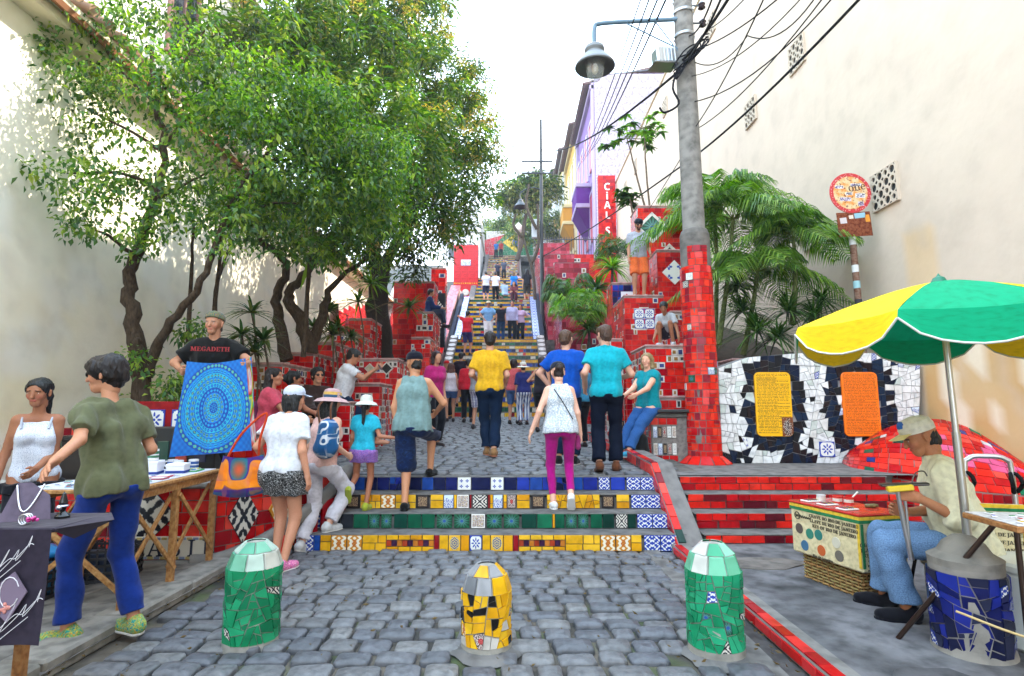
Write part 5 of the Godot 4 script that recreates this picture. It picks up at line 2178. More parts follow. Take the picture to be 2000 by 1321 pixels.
func limb(o: Node3D, called: String, pts: Array, r0: float, r1: float, col: Color, sides := 9) -> void:
	var path := curve(pts, 5)
	var radii := []
	for i in path.size():
		path[i] += V(noise.get_noise_1d(i * 3.1 + r0 * 90), noise.get_noise_1d(i * 2.3 + 50), noise.get_noise_1d(i * 2.7 + 99)) * r0 * 0.5 - o.position
		radii.append(lerpf(r0, r1, pow(float(i) / (path.size() - 1), 0.8)) * (1.0 + 0.12 * noise.get_noise_1d(i * 9.0)))
	var g := Geo.new()
	g.col = col
	g.tube(path, radii, sides, true)
	part(called, g.mesh(), mats.bark, o)


func strap_rosette(g: Geo, p: Vector3, n: int, len: float, wide: float, tones: Array, droop := 0.5, rise := 0.5) -> void:
	for i in n:
		var a := rng.randf_range(0, TAU)
		var el := rng.randf_range(-0.25, 1.3) * rise + 0.1
		var d := V(cos(a) * cos(el), sin(el), sin(a) * cos(el))
		var side := V(-sin(a), 0, cos(a))
		var l := len * rng.randf_range(0.7, 1.15)
		g.col = tones[rng.randi() % tones.size()]
		var q := p
		var last := [p - side * wide * 0.3, p + side * wide * 0.3]
		for s in 4:
			var t := (s + 1) / 4.0
			q = p + d * l * t + V(0, -droop * l * t * t * 0.5, 0)
			var w := wide * (1.0 - t * t) * 0.5 + 0.001
			var now := [q - side * w, q + side * w]
			g.face([last[0], last[1], now[1], now[0]], q - V(0, 9, 0))
			last = now


func frond(g: Geo, path: Array, n: int, len: float, wide: float, tones: Array, hang := 0.5) -> void:  # a feather palm leaf
	g.col = lin(112, 120, 60)
	g.tube(path, [0.012, 0.004], 5, false)
	for i in n:
		var t := 0.18 + 0.82 * i / n
		var f := t * (path.size() - 1)
		var k := mini(int(f), path.size() - 2)
		var p: Vector3 = path[k].lerp(path[k + 1], f - k)
		var d: Vector3 = (path[k + 1] - path[k]).normalized()
		var side := d.cross(Vector3.UP).normalized()
		var l := len * sin(PI * (0.12 + t * 0.82)) * rng.randf_range(0.85, 1.1)
		for s in [-1.0, 1.0]:
			var out: Vector3 = (side * s + d * 0.75 + V(0, rng.randf_range(-0.1, 0.25), 0)).normalized()
			var q: Vector3 = p + out * l * 0.55
			var e: Vector3 = p + out * l + V(0, -hang * l, 0)
			var w: Vector3 = d * wide * 0.5
			g.col = tones[rng.randi() % tones.size()]
			g.face([p - w * 0.5, q - w, q + w, p + w * 0.5], p - V(0, 9, 0))
			g.face([q - w, e, q + w], q - V(0, 9, 0))


func build_plants() -> void:
	var deep := [lin(78, 112, 56), lin(98, 130, 60), lin(122, 148, 64), lin(68, 104, 62), lin(146, 166, 74)]
	var mango := [lin(66, 94, 52), lin(82, 106, 58), lin(102, 120, 66), lin(56, 84, 52), lin(146, 146, 96)]
	var gold := [lin(206, 160, 112), lin(214, 180, 130), lin(196, 140, 104), lin(170, 160, 90)]
	var brown := lin(96, 80, 66)
	# ficus by the cream wall
	var t := thing("ficus_tree", "leafy small leaved tree with a forked trunk beside the cream wall", "tree", spot(285, 800, 6.9))
	limb(t, "trunk", [spot(286, 812, 6.9), spot(268, 690, 6.95), spot(256, 600, 6.9), spot(254, 535, 6.9), spot(282, 455, 6.8), spot(305, 385, 6.7), spot(322, 300, 6.7), spot(300, 190, 6.7), spot(292, 90, 6.8)], 0.115, 0.025, brown, 12)
	limb(t, "branch", [spot(284, 735, 6.9), spot(300, 690, 6.85), spot(335, 630, 6.7), spot(395, 550, 6.5), spot(430, 450, 6.5), spot(480, 350, 6.6), spot(540, 280, 6.9)], 0.075, 0.018, brown)
	limb(t, "branch", [spot(278, 700, 6.9), spot(266, 660, 6.8)], 0.05, 0.03, brown)
	for q in [[[322, 300], [260, 260], [170, 215], 6.5], [[318, 290], [380, 210], [440, 130], 6.9], [[310, 370], [240, 340], [130, 340], 6.3], [[305, 390], [360, 360], [420, 330], 6.4], [[300, 200], [220, 120], [190, 50], 6.6], [[262, 500], [210, 460], [180, 450], 6.3], [[430, 450], [520, 400], [600, 400], 6.9], [[480, 350], [590, 280], [680, 250], 7.2], [[300, 200], [360, 120], [400, 60], 6.8]]:
		limb(t, "branch", [spot(q[0][0], q[0][1], 6.75), spot(q[1][0], q[1][1], lerpf(6.75, q[3], 0.6)), spot(q[2][0], q[2][1], q[3])], 0.03, 0.008, brown, 6)
	var lobes := []
	for q in [[130, 120, 6.4, .5], [200, 60, 6.6, .62], [290, 30, 6.8, .5], [180, 200, 6.5, .5], [255, 170, 6.5, .5], [335, 150, 6.6, .42], [130, 335, 6.3, .36], [225, 325, 6.4, .48], [200, 420, 6.2, .4], [178, 470, 6.2, .3], [262, 400, 6.3, .42], [240, 475, 6.3, .36], [330, 420, 6.2, .42], [300, 60, 6.6, .4], [400, 330, 6.2, .6], [385, 215, 6.6, .5], [440, 140, 7.0, .65], [500, 200, 7.0, .75], [480, 300, 6.6, .8], [570, 270, 7.0, .85], [545, 385, 6.6, .7], [455, 425, 6.3, .5], [625, 330, 7.0, .8], [610, 425, 7.0, .6], [525, 460, 6.8, .42], [680, 290, 7.4, .8], [700, 390, 7.4, .65], [420, 250, 6.5, .55], [620, 220, 7.4, .7], [745, 330, 7.8, .6]]:
		lobes.append([spot(q[0], q[1], q[2]), q[3]])
	crown_of(t, "crown", spray_mesh("ficus", 16, 0.085, 0.042, 0.19, 0.35, deep), lobes, 120.0, 0.7, 0.3, 0.06)
	# slender neighbours in the bed
	for n in 3:
		var q: Array = [[365, 700, 372, 560, 378, 440, 7.6], [428, 690, 420, 570, 455, 470, 7.8], [415, 640, 425, 540, 440, 420, 8.0]][n]
		var st := thing("slender_tree", ["thinnest slender dark stem between the ficus and the mandala cloth", "slender stem leaning right beside the mandala seller", "slender stem rising behind the mandala seller"][n], "tree", spot(q[0], q[1], q[6]), 0.0)
		limb(st, "trunk", [spot(q[0], q[1], q[6]), spot(q[2], q[3], q[6]), spot(q[4], q[5], q[6] - 0.4)], 0.04, 0.015, brown, 7)
		crown_of(st, "crown", spray_mesh("ficus", 16, 0.085, 0.042, 0.19, 0.35, deep), [[spot(q[4], q[5] - 40, q[6] - 0.4), 0.4]], 60.0, 0.7)
	# twisted tree in the planter
	var tw := thing("twisted_tree", "twisted twin trunked tree growing in the red stepped planter", "tree", spot(600, 690, 9.6))
	limb(tw, "trunk", [spot(556, 705, 9.4), spot(548, 640, 9.4), spot(541, 580, 9.4), spot(562, 520, 9.3), spot(520, 480, 9.0), spot(480, 440, 8.6)], 0.11, 0.04, brown, 10)
	limb(tw, "trunk", [spot(606, 690, 9.6), spot(588, 630, 9.5), spot(566, 580, 9.4), spot(590, 540, 9.4), spot(640, 490, 9.2), spot(690, 420, 9.0)], 0.13, 0.04, brown, 10)
	limb(tw, "branch", [spot(604, 680, 9.6), spot(632, 610, 9.7), spot(650, 560, 9.8), spot(720, 500, 10.0)], 0.11, 0.03, brown, 9)
	lobes = []
	for q in [[480, 430, 8.6, .5], [560, 450, 9.0, .6], [640, 450, 9.0, .7], [700, 420, 9.0, .8], [720, 480, 10.0, .6], [600, 380, 8.6, .8], [690, 330, 8.8, 1.0], [770, 400, 9.4, .7]]:
		lobes.append([spot(q[0], q[1], q[2]), q[3]])
	crown_of(tw, "crown", spray_mesh("ficus", 16, 0.085, 0.042, 0.19, 0.35, deep), lobes, 62.0, 0.8, 0.3, -0.2)
	# the great mango
	var mg := thing("mango_tree", "huge dense mango tree with pinkish flower sprays overhanging the stair", "tree", spot(745, 700, 15.5))
	limb(mg, "trunk", [spot(740, 720, 15.5), spot(742, 620, 15.5), spot(738, 520, 15.2), spot(720, 400, 14.5), spot(700, 200, 14.0)], 0.4, 0.12, lin(70, 60, 50), 12)
	limb(mg, "branch", [spot(738, 540, 15.3), spot(800, 430, 15.5), spot(880, 330, 16.0)], 0.2, 0.05, lin(70, 60, 50))
	limb(mg, "branch", [spot(735, 470, 15.0), spot(640, 330, 12.5), spot(560, 160, 11.5)], 0.2, 0.05, lin(70, 60, 50))
	lobes = []
	for q in [[500, 60, 12, 1.2], [620, 20, 14, 1.6], [700, 50, 15, 1.9], [790, 40, 16, 1.5], [560, 150, 11, 1.3], [680, 150, 12, 1.5], [775, 160, 14, 1.6], [850, 170, 16, 1.4], [895, 200, 17, 1.0], [890, 250, 16.5, 1.3], [925, 170, 17, .7], [850, 290, 14, 1.3], [925, 290, 17, 1.1], [940, 330, 17, .7], [760, 280, 11, 1.2], [700, 250, 10.5, 1.1], [860, 380, 14, 1.1], [915, 385, 17, .9], [810, 440, 13, 1.0], [870, 460, 16, .8], [750, 420, 10.5, .8], [690, 470, 10.5, .6], [830, 505, 14, .55], [890, 440, 17, .7], [640, 90, 12, 1.3], [460, 120, 10.5, .9], [790, 520, 14, .5], [720, 510, 12, .5], [800, 340, 12.5, 1.2]]:
		lobes.append([spot(q[0], q[1], q[2]), q[3]])
	crown_of(mg, "crown", spray_mesh("mango", 18, 0.2, 0.055, 0.26, 0.7, mango), lobes, 22.0, 1.2, 0.55, -0.02)
	var blooms := []
	for q in [[600, 20, 13, 1.4], [700, 60, 14, 1.6], [790, 60, 15.5, 1.3], [850, 160, 15.5, 1.2], [900, 230, 16.2, 1.1], [930, 300, 16.6, 1.0], [860, 300, 13.6, 1.0], [740, 440, 10.4, .7], [530, 60, 11.6, 1.1], [820, 450, 12.8, .8]]:
		blooms.append([spot(q[0], q[1] - 14, q[2]), q[3]])
	crown_of(mg, "flower_sprays", spray_mesh("bloom", 12, 0.13, 0.016, 0.13, -0.5, gold), blooms, 26.0, 1.2, 1.02, -0.1)
	# spiky dracaenas in the left bed
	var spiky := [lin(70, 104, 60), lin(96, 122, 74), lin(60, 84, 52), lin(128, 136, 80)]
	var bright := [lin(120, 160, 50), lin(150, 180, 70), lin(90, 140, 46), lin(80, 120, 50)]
	var spots := [[492, 612, 8.2, .42], [472, 655, 8.0, .42], [515, 665, 8.1, .45], [498, 690, 8.0, .4], [640, 610, 10.2, .5], [662, 640, 10.4, .45], [612, 640, 10.0, .4], [725, 555, 11.0, .55], [700, 590, 11.0, .5], [800, 600, 11.8, .5], [650, 655, 10.2, .5], [685, 660, 10.6, .35]]
	var where := ["topmost on its stalk, right of the ficus", "lower left of the clump right of the ficus", "lower right of the clump by the seated row", "lowest of the clump right of the mandala cloth", "behind the twisted tree's right trunk", "right of the twisted tree, above the planter", "between the two twisted trunks", "bright and sunlit under the mango leaves", "left of the sunlit one under the mango", "leaning out over the red wall on a bare stalk", "low and dense at the twisted tree's foot", "small, above the fourth planter block"]
	for n in spots.size():
		var q: Array = spots[n]
		var p := spot(q[0], q[1], q[2])
		var o := thing("dracaena", "spiky dracaena rosette, " + where[n], "plant", V(p.x, maxf(p.y - 1.3, 0.9), p.z), 0.0, "dracaenas in the left beds")
		var g := Geo.new()
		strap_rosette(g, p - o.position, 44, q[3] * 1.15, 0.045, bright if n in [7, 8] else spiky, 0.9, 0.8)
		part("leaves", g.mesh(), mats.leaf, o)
		g = Geo.new()
		g.col = lin(130, 112, 92)
		var foot := V(0.1, 0, -0.1) if n != 9 else V(-0.9, 1.2, 0)
		g.tube(curve([foot, foot.lerp(p - o.position, 0.5) + V(0.06, 0.15 if n == 9 else 0.0, 0), p - o.position], 4), [0.025, 0.015], 6)
		part("stem", g.mesh(), mats.bark, o)
	var lp := thing("banana_like_plant", "broad leaved plant with hanging leaves below the ficus branches", "plant", spot(600, 520, 8.4) + V(0, -1.4, 0))
	var bg := Geo.new()
	for q in [[600, 480], [560, 500], [640, 470], [620, 500]]:
		strap_rosette(bg, spot(q[0], q[1], 8.4) - lp.position, 6, 0.6, 0.14, bright, 1.6, 0.7)
	part("leaves", bg.mesh(), mats.leaf, lp)
	limb(lp, "stem", [lp.position, spot(605, 500, 8.4)], 0.04, 0.03, brown, 6)
	# low growth at the foot of the wall, leaves on the ficus trunk
	var gc := []
	for i in 46:
		gc.append([V(rng.randf_range(-5.3, -4.1), 1.05 + rng.randf() * 0.35, rng.randf_range(-13.5, -7.6)), 0.2])
	var low := Node3D.new()
	low.name = "ground_cover"
	add_child(low)
	tag(low, "low leafy ground cover filling the left planting bed", "ground cover", "", "stuff")
	crown_of(low, "leaves", spray_mesh("ficus", 16, 0.085, 0.042, 0.19, 0.35, deep), gc, 260.0, 0.7, 0.2, -0.5)
	var bits := []
	for i in 240:
		var c := V(rng.randf_range(-2.4, 1.6), 0, rng.randf_range(-5.7, -2.8))
		if rng.randf() < 0.5:
			c.x = [-2.42, 1.53][i % 2] + rng.randf_range(-0.12, 0.05)
		c.y = street_y(c.x) + 0.022
		bits.append(Transform3D(Basis.from_euler(V(rng.randf_range(-0.4, 0.4), rng.randf() * TAU, PI / 2 + rng.randf_range(-0.4, 0.4))).scaled(Vector3.ONE * rng.randf_range(0.3, 0.8)), c))
	var fall := copies("fallen_leaves", spray_mesh("dry", 1, 0.07, 0.03, 0.01, 0.0, [lin(120, 96, 60)]), mats.leaf, bits, PackedColorArray())
	tag(fall, "dry fallen leaves lying in the joints of the cobbled street", "leaves")
	var sh := thing("wall_shoot", "small leafy shoot against the cream wall behind the blue cloth", "plant", spot(345, 790, 6.8))
	crown_of(sh, "leaves", spray_mesh("ficus", 16, 0.085, 0.042, 0.19, 0.35, deep), [[spot(345, 745, 6.7), 0.16], [spot(330, 775, 6.7), 0.12], [spot(372, 640, 6.9), 0.14], [spot(268, 700, 6.7), 0.08]], 420.0, 0.7, 0.1, -0.6)
	# palms on the right
	var palm := [lin(120, 158, 58), lin(94, 134, 52), lin(150, 178, 74), lin(78, 116, 48)]
	var heads := [[1550, 470, 9.3, 600, 1.3, 17], [1432, 430, 9.8, 640, 1.7, 20], [1395, 400, 10.6, 650, 1.8, 18], [1480, 530, 9.6, 660, 1.3, 18], [1362, 440, 13.0, 600, 1.15, 12]]
	var said := ["straight green stemmed palm standing clear against the cream wall", "palm right behind the grey pole, fronds over the mosaic panel", "tall feathery palm crossing behind the pole's shaft", "shorter palm leaning between the two taller ones", "palm spreading left of the pole above the red pier"]
	for n in heads.size():
		var q: Array = heads[n]
		var head := spot(q[0], q[1], q[2])
		var foot := spot(q[0] - (4 if n == 0 else 30 * (n % 2)), q[3], q[2])
		var o := thing("palm", said[n], "palm tree", foot, 0.0, "palms on the right bed")
		var g := Geo.new()
		g.col = lin(128, 140, 84)
		g.tube(curve([V(0, -0.3, 0), (head - foot) * 0.5 + V(0.05, 0, 0), head - foot], 4), [0.055, 0.05, 0.045, 0.04, 0.04, 0.035, 0.035, 0.03, 0.03], 9)
		part("trunk", g.mesh(), mats.bark, o)
		for k in q[5]:
			var a: float = TAU * k / q[5] + rng.randf_range(-0.25, 0.25)
			var el := rng.randf_range(0.3, 1.35)
			var d := V(cos(a) * cos(el), sin(el), sin(a) * cos(el) * 0.8)
			var l: float = q[4] * rng.randf_range(0.8, 1.1)
			var path := []
			for s in 7:
				var u := s / 6.0
				path.append(head - foot + d * l * u + V(0, -0.75 * l * u * u, 0) + V(d.x, 0, d.z) * 0.25 * l * u * u)
			var fg := Geo.new()
			frond(fg, path, 32, 0.46, 0.034, palm, 0.55)
			part("frond", fg.mesh(), mats.leaf, o)
	var dark := [lin(58, 92, 42), lin(76, 112, 50), lin(48, 76, 38), lin(100, 128, 60)]
	for n in 7:
		var q: Array = [[1480, 650, 9.0, .8], [1540, 610, 9.1, .75], [1590, 620, 9.0, .7], [1450, 610, 9.4, .7], [1520, 660, 8.9, .6], [1605, 590, 9.1, .55], [1440, 560, 9.8, .7]][n]
		var p := spot(q[0], q[1], q[2])
		var o := thing("fan_palm", "low spreading palm bush, " + ["left and lowest behind the white mosaic", "in the middle above the yellow plaque", "nearest the cream wall", "close behind the tiled pole", "hanging over the mosaic panel's top edge", "highest by the cream wall", "tallest, behind the tiled pole's collar"][n], "palm bush", p - V(0, 0.35, 0), 0.0, "palm bushes behind the mosaic panel")
		var g := Geo.new()
		strap_rosette(g, V(0, 0.35, 0), 130, q[3], 0.03, dark, 1.0, 0.9)
		part("leaves", g.mesh(), mats.leaf, o)
	# umbrella leaved saplings in front of the cream wall
	for n in 3:
		var q: Array = [[1272, 420, 1262, 330, 1258, 250, 15.0], [1268, 410, 1240, 330, 1225, 270, 15.4], [1240, 420, 1232, 395, 1228, 385, 14.6]][n]
		var o := thing("umbrella_leaved_sapling", ["tall thin sapling with drooping yellow green leaf fans near the pole", "thin sapling with finer dark leaves left of the yellow green one", "young glossy leaved shoot above the red diamond pier"][n], "sapling", spot(q[0], q[1], q[6]) + V(0, -0.5, 0))
		limb(o, "stem", [o.position, spot(q[2], q[3], q[6]), spot(q[4], q[5], q[6])], 0.035, 0.015, lin(150, 130, 110), 6)
		var g := Geo.new()
		for k in 16:
			var p := spot(q[4], q[5], q[6]) + V(rng.randf_range(-0.75, 0.75), rng.randf_range(-0.35, 0.45), rng.randf_range(-0.5, 0.5)) * (0.45 if n == 2 else 1.0) - o.position
			strap_rosette(g, p, 8, 0.27, 0.11, bright if n == 0 else dark, 1.2, 0.3)
			g.col = lin(130, 120, 80)
			g.tube([spot(q[4], q[5], q[6]) - o.position, p], [0.008], 4, false)
		part("leaves", g.mesh(), mats.leaf, o)
	# shrubs on the right of the stair
	var shrubs := [[1130, 600, 17.0, 1.0], [1165, 560, 18.0, 1.0], [1110, 560, 20.0, 1.0], [1195, 520, 19.0, 1.0], [1210, 480, 21.0, 1.0], [1150, 640, 16.5, .7]]
	for n in shrubs.size():
		var q: Array = shrubs[n]
		var p := spot(q[0], q[1], q[2])
		var o := thing("shrub", ["reddish green shrub low above the blue shirted man", "arching palm like shrub behind the turquoise shirt", "dusty shrub under the purple balcony", "leafy yellow green shrub left of the standing man", "high dark shrub below the letter wall", "small fern like shrub on the low red wall"][n], "shrub", p - V(0, 0.8, 0), 0.0, "shrubs right of the stair")
		if n % 2 == 0:
			var fg := Geo.new()
			for k in 16:
				var a := rng.randf_range(0, TAU)
				var path := []
				for u in 6:
					path.append(V(0, 0.3, 0) + V(cos(a) * 0.9, (1.9 - u * 0.34) * (0.5 + 0.5 * (k % 3)), sin(a) * 0.9) * u * 0.22 * q[3])
				frond(fg, path, 20, 0.5, 0.05, dark if n else bright, 0.7)
			part("leaves", fg.mesh(), mats.leaf, o)
		else:
			var g := Geo.new()
			strap_rosette(g, V(0, 0.7, 0), 90, 1.1 * q[3], 0.07, bright if n == 3 else dark, 1.1, 0.9)
			part("leaves", g.mesh(), mats.leaf, o)
			limb(o, "stem", [o.position, p], 0.06, 0.04, brown, 6)
	# trees up the hill
	var far := [[1030, 380, 36.0, 1.9, 1010, 480], [1000, 455, 60.0, 3.0, 1000, 500], [1045, 450, 52.0, 2.6, 1045, 500], [960, 470, 70.0, 3.2, 960, 510]]
	for n in far.size():
		var q: Array = far[n]
		var p := spot(q[0], q[1], q[2])
		var o := thing("hill_tree", ["open crowned tree beside the iron lamp post", "hazy green tree over the flag mural", "hazy tree right of the flag mural", "far tree left of the flag mural"][n], "tree", spot(q[4], q[5], q[2]), 0.0, "trees up the hill")
		limb(o, "trunk", [o.position - V(0, 1, 0), o.position.lerp(p, 0.6) + V(0.2, 0, 0), p], 0.16, 0.06, lin(110, 96, 84), 7)
		var r: float = q[3]
		crown_of(o, "crown", spray_mesh("mango_far", 14, 0.32, 0.12, 0.4, 0.5, mango), [[p, r * 0.75], [p + V(r * 0.7, r * 0.15, 0), r * 0.6], [p + V(-r * 0.6, -r * 0.1, 0.3), r * 0.6], [p + V(0.2, r * 0.55, 0), r * 0.5]], 14.0 if n == 0 else 5.0, 2.0, 0.2, -0.2)
	var bare := thing("bare_tree", "bare crooked branched tree leaning against the iron lamp post", "tree", V(1.1, 6.5, -25.8))
	for q in [[[0, 0], [-0.2, 1.6], [-0.6, 3.0]], [[-0.2, 1.6], [0.15, 2.8], [0.1, 4.6]], [[0.1, 3.4], [-0.4, 4.4], [-0.3, 5.6]], [[-0.6, 3.0], [-1.0, 3.5], [-0.95, 4.1]]]:
		limb(bare, "trunk" if q[0][1] == 0 else "branch", q.map(func(c): return bare.position + V(c[0], c[1], 0)), 0.09, 0.05, lin(110, 98, 86), 7)


# ---------------------------------------------------------------- street furniture and stalls
func ring_tiles(o: Node3D, r: float, y0: float, y1: float, rows: int, across: float, palette: Array, prints: Array, share: float, from := 0.0, to := TAU, taper := 0.0) -> void:
	for k in rows:
		var h := (y1 - y0) / rows
		var y := y0 + h * (k + 0.5)
		var rr := r - taper * (y - y0)
		var a := from + rng.randf_range(0.0, 0.12)
		while a < to - 0.02:
			var da := minf(rng.randf_range(0.7, 1.4) * across / rr, to - a)
			var d := V(cos(a + da * 0.5), 0, sin(a + da * 0.5))
			var b := Basis(V(-d.z, 0, d.x) * -1.0, Vector3.UP, d)
			b = b * Basis.from_euler(V(rng.randf_range(-0.03, 0.03), rng.randf_range(-0.03, 0.03), rng.randf_range(-0.03, 0.03)))
			var w := 2.0 * rr * sin(da * 0.5) + 0.002 - 0.005
			var split := rng.randf() < 0.22 and h > 0.09
			var p := d * (rr * cos(da * 0.5) - 0.002) + V(0, y, 0)
			if prints and rng.randf() < share:
				tile_at(o, "picture_tile", p, b, w, minf(h - 0.006, w * 1.1), mats["print_%d" % prints[rng.randi() % prints.size()]], 0.013)
			elif split:
				for s in [-1.0, 1.0]:
					tile_at(o, "tile", p + V(0, s * h * 0.25, 0), b, w, h * 0.5 - 0.006, tile_mat(pick(palette)), 0.011)
			else:
				tile_at(o, "tile", p, b, w, h - 0.006, tile_mat(pick(palette)), rng.randf_range(0.009, 0.014))
			a += da


func ring_shards(o: Node3D, r: float, y0: float, y1: float, small: float, palette: Array, prints: Array) -> void:
	var out := []
	shatter(PackedVector2Array([P(0, y0), P(TAU * r, y0), P(TAU * r, y1), P(0, y1)]), small, rng, out)
	for poly in out:
		var q := shrink(poly, 0.0045)
		var mid := (q[0] + q[2]) * 0.5
		var on := func(c: Vector2, rr: float) -> Vector3: return V(cos(c.x / r) * rr, c.y, -sin(c.x / r) * rr)
		var g := Geo.new()
		var up := []
		var lift := rng.randf_range(0.007, 0.013)
		var us := []
		for c in q:
			up.append(on.call(c, r + lift))
			us.append(P(c.x - mid.x, mid.y - c.y) * 11.0 + P(0.5, 0.5))
		var inside: Vector3 = on.call(mid, r * 0.8)
		g.face(up, inside, us)
		for e in q.size():
			g.face([on.call(q[e], r - 0.01), on.call(q[(e + 1) % q.size()], r - 0.01), up[(e + 1) % q.size()], up[e]], inside)
		if rng.randf() < 0.05 and prints:
			part("picture_tile", g.mesh(), mats["print_%d" % prints[rng.randi() % prints.size()]], o)
		else:
			part("tile_shard", g.mesh(), tile_mat(pick(palette)), o)


func bollard(label: String, p: Vector3, r: float, h: float, top: float, palette: Array, tip: Array, prints: Array, turn: float) -> Node3D:
	var o := thing("bollard", label, "bollard", p, turn, "tiled bollards across the cobbled street")
	var g := Geo.new()
	g.col = lin(168, 164, 154)
	g.lathe([P(r + 0.012, -0.05), P(r + 0.006, 0.02), P(r, 0.03), P(r, h), P(r * 0.78, h + (top - h) * 0.6), P(r * 0.42, top - 0.01), P(0.0, top)], Transform3D(), 24)
	part("core", g.mesh(), mats.concrete, o)
	ring_shards(o, r, 0.02, h, 0.0034, palette, prints)
	var rings := [[r, h, r * 0.8, h + (top - h) * 0.6, 9], [r * 0.78, h + (top - h) * 0.62, r * 0.38, top, 7]]
	for q in rings:
		for k in q[4]:
			var a0: float = TAU * (k + 0.03) / q[4]
			var a1: float = TAU * (k + 0.97) / q[4]
			var quad := [V(cos(a0) * q[0], q[1], sin(a0) * q[0]), V(cos(a1) * q[0], q[1], sin(a1) * q[0]), V(cos(a1) * q[2], q[3], sin(a1) * q[2]), V(cos(a0) * q[2], q[3], sin(a0) * q[2])]
			var nrm: Vector3 = (quad[2] - quad[0]).cross(quad[1] - quad[0]).normalized()
			if nrm.y < 0:
				nrm = -nrm
			var sg := Geo.new()
			var up := quad.map(func(v): return v * 0.985 + nrm * 0.013)
			sg.face(up, V(0, q[1] - 0.2, 0))
			for e in 4:
				sg.face([quad[e], quad[(e + 1) % 4], up[(e + 1) % 4], up[e]], (quad[0] + quad[2]) * 0.5)
			part("cap_tile", sg.mesh(), tile_mat(pick(tip)), o)
	return o


func cable(label: String, pts: Array, r: float, sag: float, col := Color(0.02, 0.02, 0.022)) -> void:
	var path := []
	for i in pts.size() - 1:
		for k in 12:
			var t := k / 12.0
			path.append(pts[i].lerp(pts[i + 1], t) - V(0, sag * 4.0 * t * (1.0 - t), 0))
	path.append(pts[-1])
	var o := thing("cable", label, "cable", path[0])
	var g := Geo.new()
	g.col = col
	g.tube(path.map(func(p): return p - o.position), [r], 5)
	part("wire", g.mesh(), mats.matte, o)


func build_street_things() -> void:
	var soft := [[186, 206, 190], [150, 190, 170], [120, 180, 150], [206, 204, 190], [90, 160, 130]]
	bollard("green tiled bollard on the left with a fish picture tile", V(-1.575, 0.03, -3.6), 0.152, 0.44, 0.58, [[30, 146, 96], [24, 130, 84], [40, 156, 106], [20, 116, 76]], soft, [2, 5, 8], 0.6)
	bollard("short yellow and black tiled bollard in the middle with a bare top", V(-0.15, 0.05, -3.5), 0.14, 0.31, 0.45, [[236, 178, 24], [228, 164, 20], [240, 190, 40], [232, 172, 30], [236, 180, 34], [30, 28, 28], [206, 200, 190]], [[236, 178, 24], [228, 166, 22], [150, 150, 152], [120, 122, 126]], [9, 10, 4], 2.2)
	bollard("green tiled bollard on the right with a white cat tile", V(1.19, 0.04, -3.48), 0.152, 0.44, 0.59, [[28, 148, 100], [34, 156, 110], [22, 132, 88], [46, 162, 116]], [[110, 186, 150], [150, 206, 180], [206, 206, 196], [70, 160, 120]], [0, 2, 5], 1.4)
	build_pole()
	build_sign()
	build_vendor_stall()
	build_left_stalls()
	build_parasol()


